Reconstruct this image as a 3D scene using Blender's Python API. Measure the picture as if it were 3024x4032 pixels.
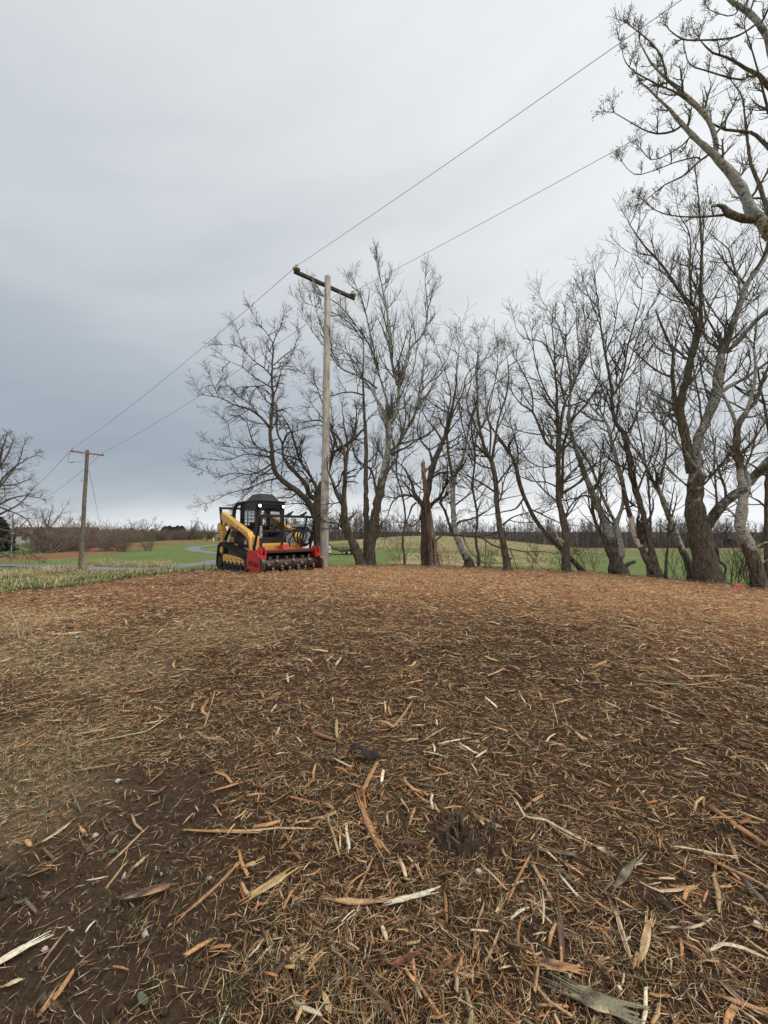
import bpy, math, random
import numpy as np
from mathutils import Vector, Matrix

random.seed(7)
rng = np.random.default_rng(11)
scene = bpy.context.scene
for o in list(bpy.data.objects):
    bpy.data.objects.remove(o)

# ------------------------------------------------------------------ camera
EYE = Vector((0.0, 0.0, 1.5))
FPX = 1514.0                      # focal length in pixels of the 3024 x 4032 photograph
PITCH = math.radians(2.8)
cam_d = bpy.data.cameras.new("camera")
cam = bpy.data.objects.new("camera", cam_d)
scene.collection.objects.link(cam)
cam.location = EYE
cam.rotation_euler = (math.radians(90) + PITCH, 0, 0)
cam_d.sensor_fit = 'VERTICAL'
cam_d.sensor_height = 36.0
cam_d.lens = 36.0 * FPX / 4032.0
cam_d.clip_start = 0.05
cam_d.clip_end = 3000
scene.camera = cam

# ------------------------------------------------------------------ world: overcast sky
SUN_EL, SUN_AZ = math.radians(56), math.radians(112)   # azimuth measured from +Y towards +X
world = bpy.data.worlds.new("World")
scene.world = world
world.use_nodes = True
wn, wl = world.node_tree.nodes, world.node_tree.links
wn.clear()
def N(tree, kind, **kw):
    n = tree.nodes.new(kind)
    for k, v in kw.items():
        if k.startswith('i_'):
            n.inputs[k[2:].replace('_', ' ')].default_value = v
        else:
            setattr(n, k, v)
    return n
wt = world.node_tree
w_out = N(wt, 'ShaderNodeOutputWorld')
w_bg = N(wt, 'ShaderNodeBackground')
sky = N(wt, 'ShaderNodeTexSky', sky_type='NISHITA', sun_disc=False)
sky.sun_elevation = SUN_EL
sky.sun_rotation = SUN_AZ
sky.air_density = 1.5
sky.dust_density = 3.0
tc = N(wt, 'ShaderNodeTexCoord')
sep = N(wt, 'ShaderNodeSeparateXYZ')
wl.new(tc.outputs['Generated'], sep.inputs[0])
def wmath(op, a, b=None, clamp=False):
    m = wt.nodes.new('ShaderNodeMath'); m.operation = op; m.use_clamp = clamp
    for i, v in enumerate((a, b)):
        if v is None: continue
        if isinstance(v, (int, float)): m.inputs[i].default_value = v
        else: wl.new(v, m.inputs[i])
    return m.outputs[0]
dx, dy, dz = sep.outputs
zc = wmath('MAXIMUM', dz, 0.0)
den = wmath('ADD', zc, 0.22)
px_ = wmath('DIVIDE', dx, den)
py_ = wmath('DIVIDE', dy, den)
comb = N(wt, 'ShaderNodeCombineXYZ')
wl.new(px_, comb.inputs[0]); wl.new(py_, comb.inputs[1])
mapn = N(wt, 'ShaderNodeMapping')
mapn.inputs['Rotation'].default_value = (0, 0, math.radians(24))
mapn.inputs['Scale'].default_value = (0.32, 0.75, 1)
mapn.inputs['Location'].default_value = (1.3, 4.1, 0)
wl.new(comb.outputs[0], mapn.inputs[0])
noi = N(wt, 'ShaderNodeTexNoise')
noi.inputs['Scale'].default_value = 1.0
noi.inputs['Detail'].default_value = 4.0
noi.inputs['Roughness'].default_value = 0.45
noi.inputs['Distortion'].default_value = 0.35
wl.new(mapn.outputs[0], noi.inputs['Vector'])
# brightness by direction: the sun's side of the overcast (right, high) is brighter
az = wmath('MULTIPLY', dx, 0.36)
elv = wmath('MULTIPLY', zc, 0.27)
nz = wmath('MULTIPLY', wmath('SUBTRACT', noi.outputs['Fac'], 0.5), 0.8)
# low streaks of cloud lying along the horizon
cmb2 = N(wt, 'ShaderNodeCombineXYZ')
wl.new(wmath('MULTIPLY', dx, 1.3), cmb2.inputs[0]); wl.new(wmath('MULTIPLY', dy, 1.3), cmb2.inputs[1])
wl.new(wmath('ADD', wmath('MULTIPLY', dz, 5.5), wmath('MULTIPLY', dx, -1.2)), cmb2.inputs[2])
noi2 = N(wt, 'ShaderNodeTexNoise')
noi2.inputs['Scale'].default_value = 1.7; noi2.inputs['Detail'].default_value = 5.0; noi2.inputs['Roughness'].default_value = 0.5; noi2.inputs['Distortion'].default_value = 0.3
wl.new(cmb2.outputs[0], noi2.inputs['Vector'])
nz2 = wmath('MULTIPLY', wmath('SUBTRACT', noi2.outputs['Fac'], 0.5), 0.34)
b0 = wmath('ADD', wmath('ADD', az, elv), wmath('ADD', wmath('ADD', nz, nz2), 0.56))
# low light band above the horizon
hz = wmath('SUBTRACT', 1.0, wmath('MULTIPLY', zc, 6.0), clamp=True)
hz = wmath('MULTIPLY', wmath('POWER', hz, 1.1), 0.54)
# the darker bank of cloud some twenty degrees up
bk = wmath('SUBTRACT', zc, 0.20)
bk = wmath('MULTIPLY', wmath('MULTIPLY', bk, bk), -38.0)
bk = wmath('MULTIPLY', wmath('EXPONENT', bk), -0.30)
b1 = wmath('ADD', wmath('ADD', b0, hz), bk, clamp=True)
ramp = N(wt, 'ShaderNodeValToRGB')
cr = ramp.color_ramp
cr.elements[0].position = 0.0; cr.elements[0].color = (0.30, 0.355, 0.42, 1)
cr.elements[1].position = 1.0; cr.elements[1].color = (0.86, 0.885, 0.905, 1)
e = cr.elements.new(0.35); e.color = (0.43, 0.475, 0.525, 1)
e = cr.elements.new(0.68); e.color = (0.66, 0.69, 0.71, 1)
wl.new(b1, ramp.inputs[0])
skys = N(wt, 'ShaderNodeVectorMath', operation='SCALE')
skys.inputs['Scale'].default_value = 0.06
wl.new(sky.outputs[0], skys.inputs[0])
wmix = N(wt, 'ShaderNodeMix', data_type='RGBA')
wmix.inputs[0].default_value = 0.94
wl.new(skys.outputs[0], wmix.inputs[6]); wl.new(ramp.outputs[0], wmix.inputs[7])
wl.new(wmix.outputs[2], w_bg.inputs['Color'])
w_bg.inputs['Strength'].default_value = 1.0
wl.new(w_bg.outputs[0], w_out.inputs[0])

# ------------------------------------------------------------------ sun behind thin overcast
sd = bpy.data.lights.new("sun", 'SUN')
sd.energy = 1.5
sd.angle = math.radians(22)
sd.color = (1.0, 0.90, 0.77)
sun = bpy.data.objects.new("sun", sd)
scene.collection.objects.link(sun)
sdir = Vector((math.sin(SUN_AZ) * math.cos(SUN_EL), math.cos(SUN_AZ) * math.cos(SUN_EL), math.sin(SUN_EL)))
sun.rotation_euler = sdir.to_track_quat('Z', 'Y').to_euler()
scene.view_settings.view_transform = 'Standard'
scene.view_settings.look = 'None'
scene.view_settings.exposure = 0.2
scene.view_settings.gamma = 1.0
scene.view_settings.use_curve_mapping = False
scene.cycles.max_bounces = 6
scene.cycles.transparent_max_bounces = 12

# ------------------------------------------------------------------ helpers
def vnoise(x, y, s=1.0, seed=0.0):
    """cheap smooth noise in about -1..1"""
    x = np.asarray(x) * s; y = np.asarray(y) * s
    k = seed * 1.7
    return (np.sin(x * 1.3 + y * 0.7 + k) * np.cos(y * 1.1 - x * 0.5 + 2 * k)
            + 0.6 * np.sin(x * 2.9 - y * 1.9 + 3 * k + 1.0) * np.cos(y * 2.3 + x * 1.2 + k)
            + 0.35 * np.sin(x * 6.1 + y * 4.7 + k) * np.cos(y * 5.3 - x * 3.9)
            + 0.2 * np.sin(x * 12.7 - y * 10.1 + k) * np.cos(y * 11.9 + x * 9.3)) / 1.5

def field_z(x, y):
    x = np.asarray(x, float); y = np.asarray(y, float)
    yy = np.maximum(y, 1.0)
    u = x / yy
    right = np.clip((u + 0.12) / 0.5, 0, 1)
    right = right * right * (3 - 2 * right)
    z = -2.0 - 0.0195 * np.clip(y - 25, 0, 300) * right * np.clip(1.0 - (y - 140) / 400.0, 0.2, 1)
    hill = 2.9 * np.exp(-(((x - 19) / 26.0) ** 2 + ((y - 108) / 34.0) ** 2) ** 1.3)
    return z + hill + 0.10 * vnoise(x, y, 0.12, 2) * np.clip((np.hypot(x, y) - 20) / 20, 0, 1)

def ground_z(x, y):
    x = np.asarray(x, float); y = np.asarray(y, float)
    rho = np.hypot(x, np.maximum(y, -3))
    k = 0.36 - 0.0036 * x * x - 0.0044 * (y - 9) ** 2
    k = k - 0.035 * np.clip(rho - 13.8, 0, 50) ** 2
    k = k + 0.035 * vnoise(x, y, 0.55, 1) * np.clip(rho / 4, 0, 1) + 0.022 * vnoise(x, y, 2.3, 4) + 0.009 * vnoise(x, y, 7.1, 5)
    k = np.where(y < 0, np.maximum(k, -0.9), k)
    f = field_z(x, y)
    s = 0.25
    m = np.maximum(k, f)
    return m + s * np.log1p(np.exp(-np.abs(k - f) / s)) - 0.0

CP, SP = math.cos(PITCH), math.sin(PITCH)
def ray(px, py):
    a = (px - 1512.0) / FPX; b = (2016.0 - py) / FPX
    d = Vector((a, CP - b * SP, SP + b * CP))
    return d / d.y                    # y component 1
def W(px, py, depth):
    return EYE + ray(px, py) * depth
def GZ(x, y): return float(ground_z(x, y))
def G(px, py, tmax=600.0):
    """where the sight line through a photograph pixel meets the ground"""
    d = ray(px, py)
    t = 0.6
    prev = t
    while t < tmax:
        p = EYE + d * t
        if p.z < GZ(p.x, p.y):
            lo, hi = prev, t
            for _ in range(18):
                m = 0.5 * (lo + hi); p = EYE + d * m
                if p.z < GZ(p.x, p.y): hi = m
                else: lo = m
            p = EYE + d * hi
            return Vector((p.x, p.y, GZ(p.x, p.y)))
        prev = t
        t *= 1.01
    p = EYE + d * 100
    return Vector((p.x, p.y, GZ(p.x, p.y)))

COL = scene.collection
def tag(o, label=None, cat=None, group=None, kind=None):
    if label: o['label'] = label
    if cat: o['category'] = cat
    if group: o['group'] = group
    if kind: o['kind'] = kind
    return o
def empty(name, loc, rz=0.0, label=None, cat=None, group=None, rot=None):
    o = bpy.data.objects.new(name, None)
    COL.objects.link(o)
    o.empty_display_size = 0.2
    o.location = loc
    o.rotation_euler = rot if rot else (0, 0, rz)
    return tag(o, label, cat, group)
def link(name, me, mat=None, parent=None, loc=None):
    o = bpy.data.objects.new(name, me)
    COL.objects.link(o)
    if mat is not None and not me.materials: me.materials.append(mat)
    if parent is not None: o.parent = parent
    if loc is not None: o.location = loc
    return o
def np_mesh(name, verts, faces, smooth=False, colors=None, floats=None):
    """verts (n,3) array, faces (m,k) array with k fixed"""
    me = bpy.data.meshes.new(name)
    verts = np.ascontiguousarray(verts, dtype=np.float32); faces = np.ascontiguousarray(faces, dtype=np.int32)
    k = faces.shape[1]
    me.vertices.add(len(verts)); me.vertices.foreach_set('co', verts.ravel())
    me.loops.add(faces.size); me.loops.foreach_set('vertex_index', faces.ravel())
    me.polygons.add(len(faces))
    me.polygons.foreach_set('loop_start', np.arange(0, faces.size, k, dtype=np.int32))
    if smooth: me.polygons.foreach_set('use_smooth', np.ones(len(faces), dtype=bool))
    if colors is not None:
        a = me.attributes.new('tint', 'FLOAT_COLOR', 'POINT')
        c = np.ones((len(verts), 4), dtype=np.float32); c[:, :3] = colors
        a.data.foreach_set('color', c.ravel())
    if floats is not None:
        for nm, arr in floats.items():
            a = me.attributes.new(nm, 'FLOAT', 'POINT')
            a.data.foreach_set('value', np.ascontiguousarray(arr, dtype=np.float32))
    me.update(calc_edges=True)
    return me

class MB:
    """collects shapes and links them as one mesh"""
    def __init__(self): self.v = []; self.f = []
    def add(self, vs, fs):
        b = len(self.v); self.v += [tuple(p) for p in vs]; self.f += [tuple(i + b for i in f) for f in fs]; return self
    def box(self, x0, x1, y0, y1, z0, z1, rot=None, piv=None):
        vs = [Vector((x, y, z)) for x in (x0, x1) for y in (y0, y1) for z in (z0, z1)]
        if rot is not None:
            p = Vector(piv) if piv else Vector(((x0 + x1) / 2, (y0 + y1) / 2, (z0 + z1) / 2))
            vs = [rot @ (v - p) + p for v in vs]
        return self.add(vs, [(0, 1, 3, 2), (4, 6, 7, 5), (0, 4, 5, 1), (2, 3, 7, 6), (0, 2, 6, 4), (1, 5, 7, 3)])
    def bar(self, a, b, w, h, up=(0, 0, 1)):
        a = Vector(a); b = Vector(b); d = (b - a).normalized(); u = Vector(up)
        s = d.cross(u)
        if s.length < 1e-4: s = d.cross(Vector((1, 0, 0)))
        s.normalize(); u = s.cross(d)
        vs = [p + s * (w / 2) * i + u * (h / 2) * j for p in (a, b) for i, j in ((-1, -1), (1, -1), (1, 1), (-1, 1))]
        return self.add(vs, [(0, 3, 2, 1), (4, 5, 6, 7), (0, 1, 5, 4), (1, 2, 6, 5), (2, 3, 7, 6), (3, 0, 4, 7)])
    def prism(self, poly, x0, x1, axis='x'):
        """polygon of (a, b) extruded along an axis"""
        n = len(poly)
        def mk(a, b, t):
            return {'x': (t, a, b), 'y': (a, t, b), 'z': (a, b, t)}[axis]
        vs = [mk(a, b, x0) for a, b in poly] + [mk(a, b, x1) for a, b in poly]
        fs = [tuple(range(n))[::-1], tuple(range(n, 2 * n))] + [(i, (i + 1) % n, (i + 1) % n + n, i + n) for i in range(n)]
        return self.add(vs, fs)
    def tube(self, pts, r, n=8, caps=True):
        pts = [Vector(p) for p in pts]; rs = r if isinstance(r, (list, tuple)) else [r] * len(pts)
        vs, fs = [], []
        ref = None
        for i, p in enumerate(pts):
            d = (pts[min(i + 1, len(pts) - 1)] - pts[max(i - 1, 0)]).normalized()
            if ref is None:
                ref = d.cross(Vector((0, 0, 1)))
                if ref.length < 0.05: ref = d.cross(Vector((1, 0, 0)))
            s = (ref - d * ref.dot(d)).normalized(); ref = s; u = d.cross(s)
            for k in range(n):
                a = 2 * math.pi * k / n
                vs.append(p + (s * math.cos(a) + u * math.sin(a)) * rs[i])
        for i in range(len(pts) - 1):
            for k in range(n):
                fs.append((i * n + k, i * n + (k + 1) % n, (i + 1) * n + (k + 1) % n, (i + 1) * n + k))
        if caps: fs += [tuple(range(n))[::-1], tuple(range((len(pts) - 1) * n, len(pts) * n))]
        return self.add(vs, fs)
    def cyl(self, a, b, r, n=16, r2=None): return self.tube([a, b], [r, r2 if r2 is not None else r], n)
    def build(self, name, mat, parent=None, smooth=False, bevel=0.0, loc=None, rot=None):
        me = bpy.data.meshes.new(name)
        me.from_pydata(self.v, [], self.f)
        if smooth:
            me.polygons.foreach_set('use_smooth', [True] * len(me.polygons))
            try: me.set_sharp_from_angle(angle=math.radians(38))
            except Exception: pass
        me.validate(); me.update()
        o = link(name, me, mat, parent, loc)
        if rot: o.rotation_euler = rot
        if bevel > 0:
            b = o.modifiers.new('edge', 'BEVEL'); b.width = bevel; b.segments = 1; b.limit_method = 'ANGLE'
            b.angle_limit = math.radians(40)
        return o

# ------------------------------------------------------------------ materials
def mat(name, col, rough=0.7, metal=0.0, var=0.0, scale=20.0, bump=0.0, attr=None, col2=None, stretch=(1, 1, 1), emit=None,
        spec=0.4, detail=5.0, thresh=None, grain=False):
    m = bpy.data.materials.new(name); m.use_nodes = True
    t = m.node_tree; L = t.links; bs = t.nodes['Principled BSDF']
    bs.inputs['Roughness'].default_value = rough; bs.inputs['Metallic'].default_value = metal
    bs.inputs['Specular IOR Level'].default_value = spec
    tc = N(t, 'ShaderNodeTexCoord'); mp = N(t, 'ShaderNodeMapping'); mp.inputs['Scale'].default_value = stretch
    L.new(tc.outputs['Object'], mp.inputs[0])
    nz = N(t, 'ShaderNodeTexNoise'); nz.inputs['Scale'].default_value = scale; nz.inputs['Detail'].default_value = detail
    nz.inputs['Roughness'].default_value = 0.65
    L.new(mp.outputs[0], nz.inputs['Vector'])
    if attr:
        at = N(t, 'ShaderNodeAttribute', attribute_name=attr); base = at.outputs['Color']
    else:
        rgb = N(t, 'ShaderNodeRGB'); rgb.outputs[0].default_value = (*col, 1); base = rgb.outputs[0]
    if col2 is not None:
        rp = N(t, 'ShaderNodeMapRange'); lo, hi = thresh or (0.42, 0.6)
        rp.inputs[1].default_value = lo; rp.inputs[2].default_value = hi
        L.new(nz.outputs['Fac'], rp.inputs[0])
        mx = N(t, 'ShaderNodeMix', data_type='RGBA'); L.new(rp.outputs[0], mx.inputs[0]); L.new(base, mx.inputs[6])
        mx.inputs[7].default_value = (*col2, 1); base = mx.outputs[2]
    if var > 0:
        n2 = N(t, 'ShaderNodeTexNoise'); n2.inputs['Scale'].default_value = scale * 2.7; n2.inputs['Detail'].default_value = 6
        L.new(mp.outputs[0], n2.inputs['Vector'])
        mr = N(t, 'ShaderNodeMapRange'); mr.inputs[1].default_value = 0.3; mr.inputs[2].default_value = 0.7
        mr.inputs[3].default_value = 1 - var; mr.inputs[4].default_value = 1 + var
        L.new(n2.outputs['Fac'], mr.inputs[0])
        sc = N(t, 'ShaderNodeVectorMath', operation='SCALE'); L.new(base, sc.inputs[0]); L.new(mr.outputs[0], sc.inputs['Scale'])
        base = sc.outputs[0]
    L.new(base, bs.inputs['Base Color'])
    if bump > 0:
        bp = N(t, 'ShaderNodeBump'); bp.inputs['Strength'].default_value = 1.0; bp.inputs['Distance'].default_value = bump
        L.new(nz.outputs['Fac'], bp.inputs['Height']); L.new(bp.outputs[0], bs.inputs['Normal'])
    if emit:
        bs.inputs['Emission Color'].default_value = (*emit[0], 1); bs.inputs['Emission Strength'].default_value = emit[1]
    return m

def bark_mat():
    """bark whose paleness is carried by the mesh attribute 'pale' (young poplar bark), rough and dark lower down"""
    m = bpy.data.materials.new('bark'); m.use_nodes = True
    t = m.node_tree; L = t.links; bs = t.nodes['Principled BSDF']
    bs.inputs['Roughness'].default_value = 0.9; bs.inputs['Specular IOR Level'].default_value = 0.15
    tc = N(t, 'ShaderNodeTexCoord')
    mp = N(t, 'ShaderNodeMapping'); mp.inputs['Scale'].default_value = (1, 1, 0.22); L.new(tc.outputs['Object'], mp.inputs[0])
    vo = N(t, 'ShaderNodeTexNoise'); vo.inputs['Scale'].default_value = 26; vo.inputs['Detail'].default_value = 6; vo.inputs['Roughness'].default_value = 0.7
    L.new(mp.outputs[0], vo.inputs['Vector'])
    r1 = N(t, 'ShaderNodeValToRGB'); c = r1.color_ramp
    c.elements[0].position = 0.36; c.elements[0].color = (0.035, 0.028, 0.021, 1)
    c.elements[1].position = 0.66; c.elements[1].color = (0.27, 0.23, 0.18, 1)
    e = c.elements.new(0.5); e.color = (0.135, 0.11, 0.086, 1)
    L.new(vo.outputs['Fac'], r1.inputs[0])
    # lichen
    li = N(t, 'ShaderNodeTexNoise'); li.inputs['Scale'].default_value = 5; li.inputs['Detail'].default_value = 5; L.new(tc.outputs['Object'], li.inputs['Vector'])
    lr = N(t, 'ShaderNodeMapRange'); lr.inputs[1].default_value = 0.55; lr.inputs[2].default_value = 0.72; lr.inputs[4].default_value = 0.55
    L.new(li.outputs['Fac'], lr.inputs[0])
    m1 = N(t, 'ShaderNodeMix', data_type='RGBA'); L.new(lr.outputs[0], m1.inputs[0]); L.new(r1.outputs[0], m1.inputs[6]); m1.inputs[7].default_value = (0.13, 0.14, 0.085, 1)
    # pale bark with dark lens-shaped marks across
    mp2 = N(t, 'ShaderNodeMapping'); mp2.inputs['Scale'].default_value = (1, 1, 3.2); L.new(tc.outputs['Object'], mp2.inputs[0])
    n2 = N(t, 'ShaderNodeTexNoise'); n2.inputs['Scale'].default_value = 9; n2.inputs['Detail'].default_value = 5; n2.inputs['Roughness'].default_value = 0.7
    L.new(mp2.outputs[0], n2.inputs['Vector'])
    r2 = N(t, 'ShaderNodeValToRGB'); c = r2.color_ramp
    c.elements[0].position = 0.38; c.elements[0].color = (0.05, 0.045, 0.04, 1)
    c.elements[1].position = 0.62; c.elements[1].color = (0.56, 0.55, 0.50, 1)
    e = c.elements.new(0.47); e.color = (0.37, 0.37, 0.33, 1)
    L.new(n2.outputs['Fac'], r2.inputs[0])
    at = N(t, 'ShaderNodeAttribute', attribute_name='pale')
    ad = N(t, 'ShaderNodeMath', operation='ADD'); L.new(at.outputs['Fac'], ad.inputs[0])
    sb = N(t, 'ShaderNodeMath', operation='MULTIPLY_ADD'); L.new(li.outputs['Fac'], sb.inputs[0]); sb.inputs[1].default_value = 1.6; sb.inputs[2].default_value = -0.8
    L.new(sb.outputs[0], ad.inputs[1])
    mr = N(t, 'ShaderNodeMapRange'); mr.inputs[1].default_value = 0.4; mr.inputs[2].default_value = 0.6; L.new(ad.outputs[0], mr.inputs[0])
    m2 = N(t, 'ShaderNodeMix', data_type='RGBA'); L.new(mr.outputs[0], m2.inputs[0]); L.new(m1.outputs[2], m2.inputs[6]); L.new(r2.outputs[0], m2.inputs[7])
    L.new(m2.outputs[2], bs.inputs['Base Color'])
    bp = N(t, 'ShaderNodeBump'); bp.inputs['Distance'].default_value = 0.02; L.new(vo.outputs['Fac'], bp.inputs['Height']); L.new(bp.outputs[0], bs.inputs['Normal'])
    return m

M = {}
M['bark'] = bark_mat()
M['twig'] = mat('twig_bark', (0.075, 0.062, 0.048), 0.9, var=0.3, scale=3)
M['twig2'] = mat('grey_olive_twig', (0.15, 0.14, 0.105), 0.9, var=0.3, scale=3)
M['twig3'] = mat('brown_twig', (0.115, 0.085, 0.065), 0.9, var=0.3, scale=3)
M['bare_wood'] = mat('bare_wood', (0.74, 0.68, 0.56), 0.8, var=0.2, scale=9, stretch=(1, 1, 0.15))
M['bud'] = mat('catkin', (0.24, 0.23, 0.13), 0.8, var=0.3, scale=3)
M['piece'] = mat('wood_pieces', (0.3, 0.2, 0.1), 0.85, attr='tint', var=0.35, scale=60, stretch=(1, 1, 1), spec=0.2)
M['yellow'] = mat('machine_yellow', (0.80, 0.47, 0.12), 0.42, var=0.12, scale=5, col2=(0.26, 0.16, 0.08), thresh=(0.58, 0.78))
M['black'] = mat('machine_black', (0.022, 0.023, 0.025), 0.42, var=0.25, scale=8, col2=(0.06, 0.052, 0.045), thresh=(0.55, 0.8))
M['darksteel'] = mat('worn_steel', (0.075, 0.055, 0.047), 0.5, metal=0.3, var=0.4, scale=14, col2=(0.13, 0.075, 0.05), thresh=(0.5, 0.7), bump=0.003)
M['tooth'] = mat('cutter_tooth', (0.24, 0.19, 0.16), 0.5, metal=0.3, var=0.4, scale=20)
M['rubber'] = mat('track_rubber', (0.03, 0.029, 0.028), 0.85, var=0.3, scale=14, col2=(0.075, 0.06, 0.048), thresh=(0.52, 0.75), bump=0.004)
M['red'] = mat('machine_red', (0.62, 0.035, 0.036), 0.45, var=0.15, scale=6, col2=(0.19, 0.045, 0.035), thresh=(0.55, 0.72))
M['hose'] = mat('hose_rubber', (0.018, 0.018, 0.019), 0.4, var=0.2, scale=30)
M['white'] = mat('white_paint', (0.75, 0.75, 0.74), 0.5, var=0.06, scale=4)
M['lamp'] = mat('lit_lamp', (1, 1, 1), 0.3, emit=((1.0, 0.99, 0.92), 6.0))
M['orange'] = mat('orange_paint', (0.6, 0.12, 0.02), 0.5)
def glass_mat(name, col, alpha):
    m = bpy.data.materials.new(name); m.use_nodes = True
    b = m.node_tree.nodes['Principled BSDF']
    b.inputs['Base Color'].default_value = (*col, 1); b.inputs['Roughness'].default_value = 0.08; b.inputs['Alpha'].default_value = alpha
    return m
M['glass'] = glass_mat('tinted_glass', (0.03, 0.035, 0.04), 0.22)
M['clearglass'] = glass_mat('door_glass', (0.05, 0.055, 0.06), 0.10)
# ------------------------------------------------------------------ ground
def seg_dist(x, y, pts):
    best = np.full(x.shape, 1e9)
    for (x0, y0), (x1, y1) in zip(pts[:-1], pts[1:]):
        dx_, dy_ = x1 - x0, y1 - y0
        L2 = dx_ * dx_ + dy_ * dy_ + 1e-9
        t = np.clip(((x - x0) * dx_ + (y - y0) * dy_) / L2, 0, 1)
        best = np.minimum(best, np.hypot(x - x0 - t * dx_, y - y0 - t * dy_))
    return best
def gp(*pp):
    return [tuple(G(a, b).xy) for a, b in pp]
STRIP = gp((-60, 2206), (28, 2203), (189, 2194), (331, 2178), (473, 2155), (614, 2142), (785, 2129), (900, 2124))
SOIL = [(gp((180, 3350))[0], 0.62), (gp((60, 3800))[0], 0.6), (gp((420, 3700))[0], 0.40), (gp((650, 3200))[0], 0.42), (gp((-200, 3500))[0], 0.8)]
STRAW = [(gp((30, 3030))[0], 0.75), (gp((0, 2600))[0], 1.0), (gp((0, 2450))[0], 1.3), (gp((450, 2640))[0], 0.7), (gp((850, 2480))[0], 0.9)]
def blob(x, y, lst, soft=0.5):
    m = np.zeros(x.shape)
    for (cx, cy), r in lst:
        d = np.hypot(x - cx, y - cy) / r
        m = np.maximum(m, np.clip((1.25 + 0.35 * vnoise(x, y, 2.5, 8) - d) / soft, 0, 1))
    return m
def smooth01(a): a = np.clip(a, 0, 1); return a * a * (3 - 2 * a)
def zones(x, y):
    """base colour of the ground and how much of it is wood mulch"""
    x = np.asarray(x, float); y = np.asarray(y, float)
    r = np.hypot(x, y); u = x / np.maximum(y, 0.5)
    rho = np.hypot(x, np.maximum(y, -3)) + 2.2 * smooth01((-0.45 - u) / 0.35)
    n1 = vnoise(x, y, 0.6, 3); n2 = vnoise(x, y, 2.2, 5); nf = vnoise(x, y, 0.07, 6); nf2 = vnoise(x, y, 0.23, 9)
    # the knoll
    mulch = smooth01((14.1 + 0.35 * n1 + 0.2 * n2 - rho) / 0.5)
    c = np.zeros(x.shape + (3,))
    c[:] = (0.105, 0.064, 0.038)
    def mix(col, m):
        m = np.clip(m, 0, 1)[..., None]
        c[:] = c * (1 - m) + np.array(col) * m
    mix((0.43, 0.24, 0.12), smooth01((r - 4.5) / 5.0) * smooth01((u + 0.55 + 0.15 * n1) / 0.5))
    mix((0.29, 0.155, 0.085), smooth01((r - 5.0) / 4.0) * smooth01((-0.15 - u + 0.15 * n1) / 0.4))
    mix((0.070, 0.044, 0.029), 0.6 * smooth01((n1 - 0.15) / 0.8) * smooth01((9 - r) / 4))
    mix((0.092, 0.062, 0.042), blob(x, y, SOIL, 0.9))
    mix((0.30, 0.22, 0.13), 0.5 * blob(x, y, STRAW, 0.8))
    rut = vnoise(x * 0.5 + y * 0.25, y, 1.5, 14)
    mix((0.105, 0.060, 0.040), 0.65 * smooth01((rut - 0.25) / 0.4) * smooth01((r - 4) / 2) * smooth01((0.1 - u) / 0.3))
    kn = c.copy()
    # the fields around it
    c[:] = (0.135, 0.175, 0.060)
    mix((0.165, 0.205, 0.075), smooth01(nf2 + 0.3) * 0.7)
    # rough tan and green grass round the foot of the knoll on the left
    rough = smooth01((37 + 3 * nf2 - r) / 3) * smooth01((-0.52 - u + 0.03 * nf2) / 0.1)
    mix((0.20, 0.21, 0.085), rough)
    mix((0.30, 0.245, 0.135), rough * smooth01(vnoise(x, y, 0.5, 7) - 0.05))
    band = smooth01((51 + 4 * nf2 - r) / 3) * smooth01((r - 36) / 2) * smooth01((-0.66 - u) / 0.08)
    mix((0.34, 0.255, 0.15), band * 0.9)
    sd_ = seg_dist(x, y, STRIP)
    wd = np.clip(3.6 + 0.02 * r, 3, 9) + 1.2 * nf2
    beyond = smooth01((r - 48) / 8) * (u < -0.3) * 1.0
    mix((0.24, 0.135, 0.070), smooth01((wd - sd_) / 1.2) * (u < -0.2))
    mix((0.16, 0.085, 0.052), smooth01((wd * 0.55 - sd_) / 2) * (u < -0.2) * smooth01(nf2 + 0.2))
    # the dry hill and the field in front of the wood
    hill = np.exp(-(((x - 19) / 26.0) ** 2 + ((y - 108) / 34.0) ** 2) ** 1.3)
    mix((0.27, 0.245, 0.125), smooth01((hill - 0.22 + 0.1 * nf2) / 0.25))
    mix((0.34, 0.255, 0.145), smooth01((hill - 0.1 + 0.15 * nf2) / 0.2) * smooth01((0.55 - hill) / 0.2) * 0.8)
    mix((0.35, 0.28, 0.16), smooth01((nf2 + 0.35) / 0.3) * smooth01((y - 38) / 5) * smooth01((66 - y) / 6) * smooth01((u - 0.0) / 0.05) * smooth01((0.47 - u) / 0.1))
    mix((0.26, 0.17, 0.095), smooth01((y - 97 + 5 * nf2) / 6) * smooth01((u - 0.27) / 0.1) * 0.9)
    mix((0.070, 0.056, 0.046), smooth01((y - 116 - 14 * smooth01((0.55 - u) / 0.4) + 2 * nf2) / 3) * smooth01((u + 0.24) / 0.05))
    fd = c.copy()
    # trampled dirty fringe between mulch and grass
    fringe = smooth01((15.6 + 0.8 * n1 - rho) / 1.0)
    c[:] = fd
    mix((0.10, 0.080, 0.045), fringe * 0.8)
    m3 = mulch[..., None]
    return c * (1 - m3) + kn * m3, mulch

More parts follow.
